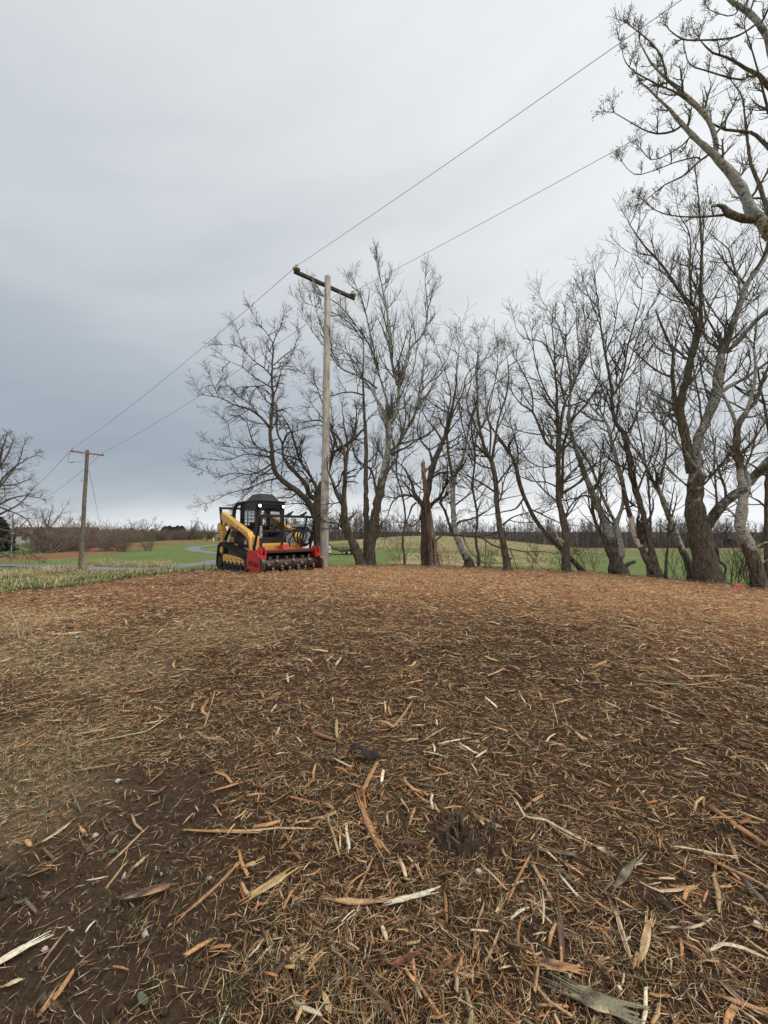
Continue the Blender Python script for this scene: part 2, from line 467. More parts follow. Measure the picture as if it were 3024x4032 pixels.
def build_ground():
    th = np.concatenate([np.arange(-72, 72.01, 0.32), np.arange(76, 286, 5.0)])
    th = np.radians(th)
    rr = [0.0, 0.3]
    while rr[-1] < 1800: rr.append(rr[-1] * 1.021 + 0.012)
    rr = np.array(rr)
    T, R = np.meshgrid(th, rr)
    X = R * np.sin(T); Y = R * np.cos(T)
    Z = ground_z(X, Y)
    col, _ = zones(X, Y)
    nr, nt = X.shape
    idx = np.arange(nr * nt).reshape(nr, nt)
    a = idx[:-1, :]; b = idx[1:, :]
    a2 = np.roll(a, -1, 1); b2 = np.roll(b, -1, 1)
    F = np.stack([a, b, b2, a2], -1).reshape(-1, 4)[:, ::-1]
    me = np_mesh('ground', np.stack([X, Y, Z], -1).reshape(-1, 3), F, True, colors=col.reshape(-1, 3))
    m = bpy.data.materials.new('ground'); m.use_nodes = True
    t = m.node_tree; L = t.links; bs = t.nodes['Principled BSDF']
    bs.inputs['Roughness'].default_value = 0.95; bs.inputs['Specular IOR Level'].default_value = 0.1
    tc = N(t, 'ShaderNodeTexCoord'); at = N(t, 'ShaderNodeAttribute', attribute_name='tint')
    def nz(scale, det, st=(1, 1, 1)):
        mp = N(t, 'ShaderNodeMapping'); mp.inputs['Scale'].default_value = st; L.new(tc.outputs['Object'], mp.inputs[0])
        n = N(t, 'ShaderNodeTexNoise'); n.inputs['Scale'].default_value = scale; n.inputs['Detail'].default_value = det; n.inputs['Roughness'].default_value = 0.7
        L.new(mp.outputs[0], n.inputs['Vector']); return n.outputs['Fac']
    def mr(src, a, b):
        n = N(t, 'ShaderNodeMapRange'); n.inputs[1].default_value = 0.3; n.inputs[2].default_value = 0.7; n.inputs[3].default_value = a; n.inputs[4].default_value = b
        L.new(src, n.inputs[0]); return n.outputs[0]
    f1 = nz(38, 8); f2 = nz(2.5, 6); f3 = nz(0.35, 5, (1, 1.6, 1))
    mu = N(t, 'ShaderNodeMath', operation='MULTIPLY'); L.new(mr(f1, 0.55, 1.5), mu.inputs[0]); L.new(mr(f2, 0.75, 1.25), mu.inputs[1])
    mu2 = N(t, 'ShaderNodeMath', operation='MULTIPLY'); L.new(mu.outputs[0], mu2.inputs[0]); L.new(mr(f3, 0.82, 1.18), mu2.inputs[1])
    sc = N(t, 'ShaderNodeVectorMath', operation='SCALE'); L.new(at.outputs['Color'], sc.inputs[0]); L.new(mu2.outputs[0], sc.inputs['Scale'])
    L.new(sc.outputs[0], bs.inputs['Base Color'])
    bp = N(t, 'ShaderNodeBump'); bp.inputs['Distance'].default_value = 0.035; L.new(f1, bp.inputs['Height']); L.new(bp.outputs[0], bs.inputs['Normal'])
    o = link('ground', me, m)
    tag(o, 'broad mulch covered knoll falling away to green fields', kind='structure')
build_ground()

def spline(pts, step=0.6):
    pts = [Vector((p[0], p[1])) for p in pts]
    P = [pts[0] * 2 - pts[1]] + pts + [pts[-1] * 2 - pts[-2]]
    out = []
    for i in range(1, len(P) - 2):
        n = max(2, int((P[i + 1] - P[i]).length / step))
        for k in range(n):
            t = k / n
            a, b, c, d = P[i - 1], P[i], P[i + 1], P[i + 2]
            out.append(0.5 * ((2 * b) + (c - a) * t + (2 * a - 5 * b + 4 * c - d) * t * t + (3 * b - 3 * c + d - a) * t ** 3))
    out.append(pts[-1])
    return out
def ribbon(name, pts, width, m, lift, kind, label=None):
    sp = spline(pts); vs = []; fs = []
    for i, p in enumerate(sp):
        d = (sp[min(i + 1, len(sp) - 1)] - sp[max(i - 1, 0)]).normalized(); s = Vector((d.y, -d.x))
        for k in (-1, -0.5, 0, 0.5, 1):
            q = p + s * (width / 2 * k)
            vs.append((q.x, q.y, GZ(q.x, q.y) + lift - (0.03 if abs(k) == 1 else 0)))
    for i in range(len(sp) - 1):
        for k in range(4):
            fs.append((i * 5 + k, i * 5 + k + 1, i * 5 + 6 + k, i * 5 + 5 + k))
    b = MB(); b.add(vs, fs)
    o = b.build(name, m, smooth=False)
    return tag(o, label, kind=kind)
PATH = [(-75, 37), (-52, 37.5)] + gp((0, 2226), (297, 2236), (430, 2239)) + [(-21, 36.5), (-19.5, 40)] + \
       gp((800, 2222), (850, 2210), (905, 2200), (935, 2190), (900, 2183), (845, 2178), (790, 2172), (757, 2163), (776, 2154), (830, 2148), (900, 2142), (990, 2136), (1120, 2130))
ribbon('path', PATH, 2.6, mat('asphalt_path', (0.20, 0.20, 0.22), 0.9, var=0.12, scale=6), 0.06, 'structure', 'pale grey asphalt path winding through the lawn')

# ------------------------------------------------------------------ thin pieces: straw, splinters, grass blades
def spindles(P, L, Wd, yaw, pitch, bend, col, flat=0.45):
    """n slivers of six triangles: two pointed ends and a triangular middle, bent sideways"""
    n = len(P)
    d = np.stack([np.cos(yaw) * np.cos(pitch), np.sin(yaw) * np.cos(pitch), np.sin(pitch)], -1)
    s = np.stack([-np.sin(yaw), np.cos(yaw), np.zeros(n)], -1)
    up = np.cross(d, s)
    mid = P + s * (bend * L)[:, None]
    h = (L / 2)[:, None]
    w = (Wd / 2)[:, None]
    V = np.empty((n, 5, 3))
    V[:, 0] = P - d * h; V[:, 4] = P + d * h
    V[:, 1] = mid - s * w; V[:, 2] = mid + s * w; V[:, 3] = mid + up * w * 2 * flat
    f = np.array([[0, 2, 1], [0, 3, 2], [0, 1, 3], [4, 1, 2], [4, 2, 3], [4, 3, 1]])
    F = (np.arange(n)[:, None, None] * 5 + f[None]).reshape(-1, 3)
    C = np.repeat(col, 5, axis=0)
    return V.reshape(-1, 3), F, C
def prisms(P, L, Wd, Th, yaw, pitch, col, bend):
    """n flat chips with blunt, ragged ends: eight corners, twelve triangles"""
    n = len(P)
    d = np.stack([np.cos(yaw) * np.cos(pitch), np.sin(yaw) * np.cos(pitch), np.sin(pitch)], -1)
    s = np.stack([-np.sin(yaw), np.cos(yaw), rng.uniform(-0.35, 0.35, n)], -1)
    s /= np.linalg.norm(s, axis=1)[:, None]
    up = np.cross(d, s)
    V = np.empty((n, 12, 3))
    k = 0
    for e, off in ((-1, 0.0), (0, 1.0), (1, 0.0)):
        for a, b in ((-1, -1), (1, -1), (1, 1), (-1, 1)):
            wj = rng.uniform(0.55, 1.0, n)[:, None] if e else np.ones((n, 1))
            ej = rng.uniform(0.72, 1.08, n)[:, None]
            V[:, k] = P + d * (L / 2)[:, None] * e * ej + s * (Wd / 2)[:, None] * a * wj + up * (Th / 2)[:, None] * b * (0.8 if e else 1.0) + s * (bend * L * off)[:, None]
            k += 1
    f = [[0, 1, 2, 3], [11, 10, 9, 8]]
    for r0 in (0, 4):
        for i in range(4):
            j = (i + 1) % 4
            f.append([r0 + j, r0 + i, r0 + 4 + i, r0 + 4 + j])
    f = np.array(f)
    F = (np.arange(n)[:, None, None] * 12 + f[None]).reshape(-1, 4)
    return V.reshape(-1, 3), F, np.repeat(col, 12, axis=0)

TAN = np.array([(0.50, 0.325, 0.175), (0.42, 0.235, 0.115), (0.33, 0.165, 0.078), (0.19, 0.092, 0.048), (0.095, 0.056, 0.036),
                (0.50, 0.37, 0.22), (0.66, 0.55, 0.39), (0.055, 0.036, 0.026), (0.30, 0.24, 0.135), (0.23, 0.21, 0.12)])
def pick(n, w):
    w = np.asarray(w, float); w /= w.sum()
    c = 1.18 * TAN[rng.choice(len(TAN), n, p=w)]
    return c * rng.uniform(0.75, 1.2, (n, 1))

def scatter(n, r0, r1, lo=-54, hi=54, power=1.0):
    """points on the ground, density per square metre falling off with distance"""
    u = rng.uniform(0, 1, n)
    if power == 1.0: r = r0 * (r1 / r0) ** u
    else: r = (r0 ** (1 - power) + u * (r1 ** (1 - power) - r0 ** (1 - power))) ** (1 / (1 - power))
    a = np.radians(rng.uniform(lo, hi, n))
    return r * np.sin(a), r * np.cos(a), r

def litter():
    Vs, Fs, Cs = [], [], []
    # fine straw and splinters
    n = 255000
    x, y, r = scatter(n, 1.0, 15.2, power=0.72)
    # the mulch goes on beside and behind the viewpoint
    m2 = 62000; r2 = 7.5 * rng.uniform(0, 1, m2) ** 0.62; a2 = rng.uniform(54, 180, m2) * rng.choice([-1, 1], m2); a2 = np.radians(a2)
    m3 = 5000; r3 = 1.0 * np.sqrt(rng.uniform(0, 1, m3)); a3 = rng.uniform(-1, 1, m3)
    x = np.concatenate([x, r2 * np.sin(a2), r3 * np.sin(a3)]); y = np.concatenate([y, r2 * np.cos(a2), r3 * np.cos(a3)]); r = np.hypot(x, y); n = len(x)
    n1 = vnoise(x, y, 0.6, 3)
    soil = blob(x, y, SOIL); straw = blob(x, y, STRAW, 0.8)
    mul = zones(x, y)[1]
    dens = (0.78 - 0.30 * np.clip((n1 - 0.15) / 0.8, 0, 1) * np.clip((9 - r) / 4, 0, 1)) * (1 - 0.80 * soil) + 0.3 * straw
    # the shreds lie thicker in some drifts than in others
    dens = dens * (0.72 + 0.34 * vnoise(x, y, 6.3, 21))
    keep = (rng.uniform(0, 1, n) < dens) & ((rng.uniform(0, 1, n) < mul + 0.12) | (y < 0.5))
    x, y, r, soil, straw = x[keep], y[keep], r[keep], soil[keep], straw[keep]; n = len(x)
    g = np.clip((r - 3) / 7, 0, 1)
    L = rng.lognormal(-2.92, 0.52, n) * (1 + 0.55 * np.clip((r - 1.8) / 6, 0, 1))
    L = np.clip(L, 0.012, 0.35)
    Wd = rng.uniform(0.0015, 0.0038, n) * (1 + 3.4 * np.clip((r - 1.8) / 7, 0, 1))
    yaw = rng.uniform(0, 2 * np.pi, n)
    pitch = rng.normal(0, 0.2, n)
    z = ground_z(x, y) + np.abs(np.sin(pitch)) * L * 0.4 + rng.uniform(0.001, 0.018, n) * (1 + g)
    u = x / np.maximum(y, .5)
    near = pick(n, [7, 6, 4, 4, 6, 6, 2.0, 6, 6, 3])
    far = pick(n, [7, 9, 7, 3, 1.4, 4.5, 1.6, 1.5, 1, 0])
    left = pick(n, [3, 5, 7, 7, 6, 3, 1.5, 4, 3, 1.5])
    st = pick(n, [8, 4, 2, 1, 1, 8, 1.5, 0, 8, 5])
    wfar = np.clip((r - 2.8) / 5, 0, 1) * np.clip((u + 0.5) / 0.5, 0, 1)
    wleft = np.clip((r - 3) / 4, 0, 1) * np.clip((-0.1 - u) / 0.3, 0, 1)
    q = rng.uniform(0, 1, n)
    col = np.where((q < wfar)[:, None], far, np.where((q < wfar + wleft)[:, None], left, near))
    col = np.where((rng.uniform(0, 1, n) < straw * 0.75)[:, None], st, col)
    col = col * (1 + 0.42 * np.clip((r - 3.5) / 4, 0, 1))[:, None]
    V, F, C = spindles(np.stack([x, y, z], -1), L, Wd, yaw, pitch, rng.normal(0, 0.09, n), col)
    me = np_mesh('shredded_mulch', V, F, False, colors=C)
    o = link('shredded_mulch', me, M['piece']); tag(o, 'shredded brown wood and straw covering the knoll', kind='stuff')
    # coarser chips
    n = 16000
    x, y, r = scatter(n, 1.1, 15.0, power=0.55)
    m2 = 3500; r2 = 7.5 * rng.uniform(0, 1, m2) ** 0.6; a2 = np.radians(rng.uniform(54, 180, m2) * rng.choice([-1, 1], m2))
    x = np.concatenate([x, r2 * np.sin(a2)]); y = np.concatenate([y, r2 * np.cos(a2)]); r = np.hypot(x, y)
    n = len(x)
    mul = zones(x, y)[1]; soil = blob(x, y, SOIL); straw = blob(x, y, STRAW, 0.8)
    keep = (rng.uniform(0, 1, n) < mul) & (rng.uniform(0, 1, n) < (0.9 - 0.78 * soil - 0.45 * straw))
    x, y, r = x[keep], y[keep], r[keep]; n = len(x)
    g = np.clip((r - 2.5) / 8, 0, 1); u = x / np.maximum(y, .5)
    L = np.clip(rng.lognormal(-3.1, 0.5, n) * (1 + 0.9 * np.clip((r - 1.8) / 5, 0, 1)), 0.012, 0.28)
    Wd = np.clip(L * rng.uniform(0.045, 0.13, n), 0.0025, 0.028); Th = Wd * rng.uniform(0.25, 0.6, n)
    pitch = rng.normal(0, 0.13, n)
    z = ground_z(x, y) + np.abs(np.sin(pitch)) * L * 0.4 + rng.uniform(0.003, 0.02, n)
    q = rng.uniform(0, 1, n); wl_ = np.clip((-0.1 - u) / 0.3, 0, 1) * np.clip((r - 3) / 4, 0, 1)
    col = np.where((q < wl_)[:, None], pick(n, [2, 5, 7, 7, 6, 2, 1.2, 4, 2, 0]), pick(n, [6, 8, 7, 5, 4, 4, 1.2, 3, 1, 0]))
    V, F, C = prisms(np.stack([x, y, z], -1), L, Wd, Th, rng.uniform(0, 2 * np.pi, n), pitch, col, rng.normal(0, 0.06, n))
    me = np_mesh('wood_chip_layer', V, F, False, colors=C)
    o = link('wood_chip_layer', me, M['piece']); tag(o, 'coarse torn wood chips mixed through the mulch', kind='stuff')
    # crumbs and clods of soil
    n = 17000
    x, y, r = scatter(n, 1.05, 9.0, power=1.0)
    soil = blob(x, y, SOIL); keep = (rng.uniform(0, 1, n) < 0.22 + 0.78 * soil)
    x, y = x[keep], y[keep]; n = len(x)
    S_ = np.clip(rng.lognormal(-5.35, 0.5, n), 0.002, 0.022)
    O = np.array([(1, 0, 0), (0, 1, 0), (-1, 0, 0), (0, -1, 0), (0, 0, 0.8), (0, 0, -0.8)])
    V = np.stack([x, y, ground_z(x, y) + S_ * 0.35], -1)[:, None] + O[None] * S_[:, None, None] * rng.uniform(0.6, 1.3, (n, 6, 1)) + rng.normal(0, 0.25, (n, 6, 3)) * S_[:, None, None]
    f = np.array([[0, 1, 4], [1, 2, 4], [2, 3, 4], [3, 0, 4], [1, 0, 5], [2, 1, 5], [3, 2, 5], [0, 3, 5]])
    F = (np.arange(n)[:, None, None] * 6 + f[None]).reshape(-1, 3)
    col = np.array([(0.10, 0.068, 0.046)]) * rng.uniform(0.5, 1.5, (n, 1)); pe = rng.uniform(0, 1, n) < 0.02; col[pe] = (0.45, 0.41, 0.36)
    me = np_mesh('soil_crumbs', V.reshape(-1, 3), F, False, colors=np.repeat(col, 6, axis=0))
    tag(link('soil_crumbs', me, M['piece']), 'dark crumbs of soil among the mulch', kind='stuff')
    # green and tan blades: sparse in the mulch, tall round the left foot and behind the crest
    Vs, Fs, Cs = [], [], []; base = 0
    def blades(x, y, hmin, hmax, w, cols, lean=0.5):
        nonlocal base
        n = len(x)
        if n == 0: return
        H = rng.uniform(hmin, hmax, n) * (1 if hmax < 0.15 else np.clip(0.75 + 0.75 * vnoise(x, y, 1.3, 31), 0.25, 1.6)); yaw = rng.uniform(0, 2 * np.pi, n); pitch = np.pi / 2 - np.abs(rng.normal(0, lean, n))
        P = np.stack([x, y, ground_z(x, y)], -1)
        d = np.stack([np.cos(yaw) * np.cos(pitch), np.sin(yaw) * np.cos(pitch), np.sin(pitch)], -1)
        V, F, C = spindles(P + d * (H * 0.42)[:, None], H, w * rng.uniform(0.7, 1.3, n), yaw, pitch, rng.normal(0, 0.12, n),
                           cols[rng.integers(0, len(cols), n)] * rng.uniform(0.85, 1.35, (n, 1)), 0.25)
        Vs.append(V); Fs.append(F + base); Cs.append(C); base += len(V)
    green = np.array([(0.16, 0.215, 0.06), (0.20, 0.24, 0.09), (0.11, 0.15, 0.05)])
    tan = np.array([(0.48, 0.39, 0.23), (0.36, 0.30, 0.16), (0.55, 0.46, 0.30), (0.20, 0.21, 0.09)])
    # tufts inside the mulch
    for pxy, rad, n in (((1080, 3900), 0.16, 220), ((760, 3960), 0.2, 130), ((560, 3560), 0.15, 90), ((1270, 3860), 0.12, 120), ((1150, 2480), 0.8, 350),
                        ((420, 2620), 0.9, 350), ((700, 2560), 0.8, 250), ((1000, 2470), 0.7, 250), ((250, 3150), 0.3, 60), ((1800, 2480), 0.5, 120), ((960, 3480), 0.2, 50)):
        c = G(*pxy); a = rng.uniform(0, 2 * np.pi, n); q = rad * np.sqrt(rng.uniform(0, 1, n))
        blades(c.x + q * np.cos(a), c.y + q * np.sin(a), 0.02, 0.075, 0.0028, np.concatenate([green, tan[:3] * 0.75]), 1.0)
    c = G(330, 3650); n = 420; a = rng.uniform(0, 2 * np.pi, n); q = 0.75 * np.sqrt(rng.uniform(0, 1, n))
    blades(c.x + q * np.cos(a), c.y + q * np.sin(a), 0.015, 0.06, 0.0022, np.concatenate([green * 0.8, tan[:2] * 0.7]), 1.1)
    # flattened pale grass at the left margin
    for pxy, rad, n in (((20, 3060), 0.45, 2000), ((50, 2600), 1.0, 2400), ((20, 2440), 1.2, 2200)):
        c = G(*pxy); a = rng.uniform(0, 2 * np.pi, n); q = rad * np.sqrt(rng.uniform(0, 1, n))
        blades(c.x + q * np.cos(a), c.y + q * np.sin(a), 0.04, 0.15, 0.003, np.concatenate([tan, tan * 1.15]), 1.45)
    # foot of the knoll on the left
    n = 40000
    x, y, r = scatter(n, 11.2, 50, -62, -20, power=0.1); u = x / y
    k = (r > 14.1 - 2.2 * smooth01((-0.45 - u) / 0.35) + 0.6 * vnoise(x, y, 0.7, 2)) & ((u < -0.5) | (r < 17) | (rng.uniform(0, 1, n) < 0.1))
    k &= (seg_dist(x, y, [tuple(q) for q in spline(PATH, 2.0)]) > 1.5) & ((r < 18) | (u < -0.55))
    x, y, r = x[k], y[k], r[k]
    cl = vnoise(x, y, 0.9, 12) > -0.05
    blades(x[cl], y[cl], 0.10, 0.36, (0.0018 * r)[cl], np.concatenate([tan, tan, green]), 0.55)
    blades(x[~cl], y[~cl], 0.06, 0.22, (0.0018 * r)[~cl], np.concatenate([green, green, tan[3:]]), 0.5)
    # tall bleached tufts near the road
    for pxy, rad, n in (((560, 2232), 2.5, 900), ((440, 2228), 1.5, 500), ((630, 2236), 2.0, 500), ((250, 2246), 2.0, 700), ((130, 2262), 2.0, 700), ((40, 2275), 1.5, 600), ((350, 2222), 1.6, 350)):
        c = G(*pxy); a = rng.uniform(0, 2 * np.pi, n); q = rad * np.sqrt(rng.uniform(0, 1, n))
        blades(c.x + q * np.cos(a), c.y + q * np.sin(a), 0.3, 0.8, 0.028, tan, 0.5)
    # behind the crest among the trees
    n = 11000
    x, y, r = scatter(n, 13.4, 24, -18, 58, power=0.3)
    k = r > 14.0 + 0.5 * vnoise(x, y, 0.7, 2)
    blades(x[k], y[k], 0.04, 0.2, 0.009, np.concatenate([green, green, tan]), 0.55)
    # scrubby tan growth on the dry ground before the hill
    n = 9000
    x, y, r = scatter(n, 40, 100, 0, 30, power=0.6)
    hill = np.exp(-(((x - 19) / 26.0) ** 2 + ((y - 108) / 34.0) ** 2) ** 1.3)
    k = (hill > 0.08) | ((y < 66) & (y > 44) & (vnoise(x, y, 0.23, 9) > -0.1))
    blades(x[k], y[k], 0.2, 0.6, 0.07, np.concatenate([tan, tan * 0.65]), 0.5)
    me = np_mesh('grass', np.concatenate(Vs), np.concatenate(Fs), False, colors=np.concatenate(Cs))
    o = link('grass', me, M['piece']); tag(o, 'tan and green grass blades round the knoll', kind='stuff')
litter()
# ------------------------------------------------------------------ the tracked machine with its mulching head
TH = math.radians(44.5)
MO = Vector((-4.05, 12.75, 0))
MO.z = GZ(MO.x, MO.y) + 0.02
def text_mesh(name, body, size, depth, m, parent, M4, bold=0.0):
    cu = bpy.data.curves.new(name, 'FONT'); cu.body = body; cu.size = size; cu.extrude = depth; cu.align_x = 'CENTER'; cu.align_y = 'CENTER'
    cu.offset = bold; cu.resolution_u = 3
    tmp = bpy.data.objects.new(name + '_tmp', cu); COL.objects.link(tmp)
    dg = bpy.context.evaluated_depsgraph_get(); dg.update()
    me = bpy.data.meshes.new_from_object(tmp.evaluated_get(dg))
    bpy.data.objects.remove(tmp); bpy.data.curves.remove(cu)
    me.materials.clear()
    me.transform(M4)
    return link(name, me, m, parent)
def face_side(x, y, z, roll=0):
    """text that faces local -x (the machine's outer side), reading towards the front"""
    # text x -> local -y (towards the front), text y -> z, normal -> -x
    m = Matrix(((0, 0, -1, x), (-1, 0, 0, y), (0, 1, 0, z), (0, 0, 0, 1)))
    return m @ Matrix.Rotation(roll, 4, 'Z')
def face_front(x, y, z, roll=0):
    m = Matrix(((1, 0, 0, x), (0, 0, -1, y), (0, 1, 0, z), (0, 0, 0, 1)))
    return m @ Matrix.Rotation(roll, 4, 'Z')

def build_loader():
    root = empty('compact_track_loader', MO, TH, 'yellow and black tracked loader with a red mulching drum head', 'loader')
    # tracks
    prof = [(1.16, 0.0), (1.27, 0.07), (1.30, 0.20), (1.27, 0.42), (1.20, 0.72), (1.10, 0.80), (0.94, 0.83), (0.70, 0.80), (0.3, 0.70), (-0.3, 0.56), (-0.85, 0.43), (-1.06, 0.34),
            (-1.13, 0.22), (-1.09, 0.08), (-0.98, 0.0)]
    # densify
    loop = []
    for i in range(len(prof)):
        a, b = Vector(prof[i]), Vector(prof[(i + 1) % len(prof)])
        n = max(1, int((b - a).length / 0.075))
        for k in range(n): loop.append(a + (b - a) * k / n)
    cen = Vector((0.1, 0.33))
    for side in (-1, 1):
        x0, x1 = (-0.97, -0.57) if side < 0 else (0.57, 0.97)
        mb = MB(); n = len(loop)
        nor = []
        for i in range(n):
            t = (loop[(i + 1) % n] - loop[i - 1]).normalized(); nn = Vector((t.y, -t.x))
            if nn.dot(loop[i] - cen) < 0: nn = -nn
            nor.append(nn)
        vs = []
        for i in range(n):
            o_, i_ = loop[i], loop[i] - nor[i] * 0.055
            vs += [(x0, o_.x, o_.y), (x1, o_.x, o_.y), (x1, i_.x, i_.y), (x0, i_.x, i_.y)]
        fs = []
        for i in range(n):
            j = (i + 1) % n
            for k in range(4):
                fs.append((i * 4 + k, i * 4 + (k + 1) % 4, j * 4 + (k + 1) % 4, j * 4 + k))
        mb.add(vs, fs)
        tr = mb.build('track', M['rubber'], root)
        lug = MB()
        for i in range(0, n, 1):
            p = loop[i]; nn = nor[i]; t = Vector((nn.y, -nn.x))
            for xa, xb in ((x0 + 0.01, x0 + 0.18), (x1 - 0.18, x1 - 0.01)):
                q = [p - t * 0.022, p + t * 0.022, p + t * 0.016 + nn * 0.026, p - t * 0.016 + nn * 0.026]
                lug.add([(xa, v.x, v.y) for v in q] + [(xb, v.x, v.y) for v in q], [(0, 1, 2, 3), (7, 6, 5, 4), (0, 4, 5, 1), (1, 5, 6, 2), (2, 6, 7, 3), (3, 7, 4, 0)])
        tag(lug.build('tread_lugs', M['rubber'], tr), kind='stuff')
        # undercarriage
        xo = x0 + 0.03 if side < 0 else x1 - 0.03
        xi = -0.62 if side < 0 else 0.62
        uc = MB(); uc.prism([(0.78, 0.20), (0.85, 0.40), (0.75, 0.47), (-0.45, 0.42), (-0.75, 0.33), (-0.72, 0.18), (0.4, 0.17)], min(xo, xi), max(xo, xi))
        ucf = uc.build('track_frame', M['yellow'], root, bevel=0.012)
        for yy in (0.45, 0.1, -0.25, -0.55):
            pl = MB(); pl.cyl((xo - 0.012 * (-side), yy, 0.33), (xo + 0.004 * side, yy, 0.33), 0.022, 8); pl.build('bolt', M['darksteel'], ucf)
        for k, yy in enumerate((0.62, 0.32, 0.02, -0.28, -0.58)):
            r_ = MB(); r_.cyl((xi, yy, 0.155), (xo + side * 0.012, yy, 0.155), 0.115, 16); r_.cyl((xo, yy, 0.155), (xo + side * 0.028, yy, 0.155), 0.04, 10)
            r_.build('roller', M['black'], ucf, smooth=True)
        for yy, zz, rr_ in ((-0.90, 0.235, 0.165), (1.07, 0.22, 0.155)):
            r_ = MB(); r_.cyl((xi, yy, zz), (xo, yy, zz), rr_, 20); r_.cyl((xo, yy, zz), (xo + side * 0.02, yy, zz), 0.06, 12)
            r_.build('idler_wheel', M['darksteel'], ucf, smooth=True)
        sp = MB(); sp.cyl((xi, 0.97, 0.60), (xo + side * -0.02, 0.97, 0.60), 0.185, 14); sp.build('sprocket', M['darksteel'], ucf)
        sp = MB(); sp.cyl((xi, 0.97, 0.60), (xo, 0.97, 0.60), 0.11, 16); sp.build('drive_hub', M['yellow'], ucf, smooth=True, bevel=0.01)
        g = MB(); g.prism([(0.72, 0.47), (0.60, 0.68), (0.40, 0.64), (-0.2, 0.50), (-0.3, 0.44)], min(xo, xi) + 0.1, max(xo, xi) - 0.1)
        g.build('track_guard', M['black'], ucf)
    # chassis
    ch = MB()
    ch.prism([(-1.05, 0.28), (-1.12, 0.55), (-1.05, 0.78), (-0.60, 0.84), (0.2, 0.94), (1.15, 1.02), (1.25, 0.92), (1.25, 0.42), (1.2, 0.28)], -0.56, 0.56)
    chs = ch.build('chassis', M['yellow'], root, bevel=0.02)
    sk = MB(); sk.box(-0.60, -0.565, -0.55, 0.75, 0.70, 1.02); sk.box(0.565, 0.60, -0.55, 0.75, 0.70, 1.02); sk.build('side_cover', M['black'], chs, bevel=0.01)
    st = MB(); st.box(-0.606, -0.602, -0.20, -0.05, 0.80, 0.95); st.build('warning_sticker', M['white'], chs)
    st = MB(); st.box(-0.609, -0.607, -0.19, -0.06, 0.89, 0.94); st.build('warning_sticker', M['orange'], chs)
    dv = MB(); dv.cyl((-0.66, 0.55, 0.66), (-0.60, 0.55, 0.66), 0.15, 18); dv.build('drive_motor', M['yellow'], chs, smooth=True, bevel=0.01)
    # yoke in front carrying the head
    y_ = MB(); y_.prism([(-0.95, 0.45), (-1.18, 0.48), (-1.2, 0.80), (-1.02, 0.82), (-0.85, 0.80)], -0.62, 0.62)
    y_.prism([(-1.0, 0.60), (-1.2, 0.60), (-1.16, 1.02), (-1.0, 1.1)], -0.80, -0.62); y_.prism([(-1.0, 0.60), (-1.2, 0.60), (-1.16, 1.02), (-1.0, 1.1)], 0.62, 0.80)
    yk = y_.build('coupler', M['yellow'], root, bevel=0.015)
    text_mesh('badge', 'CAT', 0.11, 0.004, mat('badge_grey', (0.32, 0.30, 0.27), 0.5), yk, face_front(0.02, -1.205, 0.74), 0.004)
    # rear: engine hood, towers
    eh = MB(); eh.prism([(0.55, 1.0), (0.55, 1.42), (1.15, 1.34), (1.32, 1.16), (1.32, 0.55), (1.2, 0.5)], -0.50, 0.50)
    eng = eh.build('engine_hood', M['black'], root, bevel=0.03)
    gr = MB()
    for k in range(8): gr.box(-0.515, -0.50, 0.65, 1.30, 1.06 + k * 0.04, 1.075 + k * 0.04)
    gr.build('grille', M['darksteel'], eng)
    for s in (-1, 1):
        t_ = MB(); xa, xb = (-0.93, -0.72) if s < 0 else (0.72, 0.93)
        t_.prism([(1.36, 0.74), (1.38, 1.46), (1.22, 1.52), (1.08, 1.30), (0.98, 1.08), (1.0, 0.86), (1.08, 0.74)], xa, xb)
        tw = t_.build('rear_tower', M['yellow'], root, bevel=0.02)
        xs = xa - 0.001 if s < 0 else xb + 0.001
        if s < 0:
            lb = MB(); lb.prism([(1.345, 0.90), (1.33, 1.17), (1.07, 1.15), (1.08, 0.88)], xs - 0.004, xs); lb.build('logo_plate', M['black'], tw)
            text_mesh('logo_letters', 'CAT', 0.135, 0.003, M['white'], tw, face_side(xs - 0.006, 1.205, 1.06), 0.007)
            tri = MB(); tri.prism([(1.26, 0.91), (1.15, 0.91), (1.205, 1.0)], xs - 0.008, xs - 0.005); tri.build('logo_triangle', M['yellow'], tw)
            sq = MB(); sq.prism([(1.36, 1.21), (1.36, 1.27), (1.25, 1.27), (1.25, 1.21)], xs - 0.004, xs); sq.build('reflector', M['white'], tw)
            sq = MB(); sq.prism([(1.245, 1.21), (1.245, 1.27), (1.10, 1.27), (1.10, 1.21)], xs - 0.004, xs); sq.build('reflector', M['red'], tw)
        lk = MB(); lk.bar((xa + 0.1, 1.14, 1.26), (xa + 0.1, 1.36, 2.0), 0.08, 0.08, (0, 1, 0)); lk.bar((xa + 0.1, 1.02, 1.98), (xa + 0.1, 1.42, 2.02), 0.07, 0.07)
        lk.build('rear_link', M['black'], root, bevel=0.012)
        # lift arm
        am = MB(); xa2, xb2 = (-0.90, -0.72) if s < 0 else (0.72, 0.90)
        am.prism([(1.16, 1.78), (1.06, 1.86), (0.3, 1.60), (-0.62, 1.28), (-0.86, 1.20), (-1.02, 1.02), (-1.09, 0.75), (-1.17, 0.45), (-1.06, 0.43), (-0.98, 0.74), (-0.90, 0.96), (-0.62, 1.12),
                  (0.36, 1.42), (0.44, 1.30), (0.56, 1.28), (0.60, 1.46), (0.80, 1.50), (0.88, 1.38), (0.98, 1.40), (1.02, 1.56), (1.12, 1.64)], xa2, xb2)
        arm = am.build('lift_arm', M['yellow'], root, bevel=0.015)
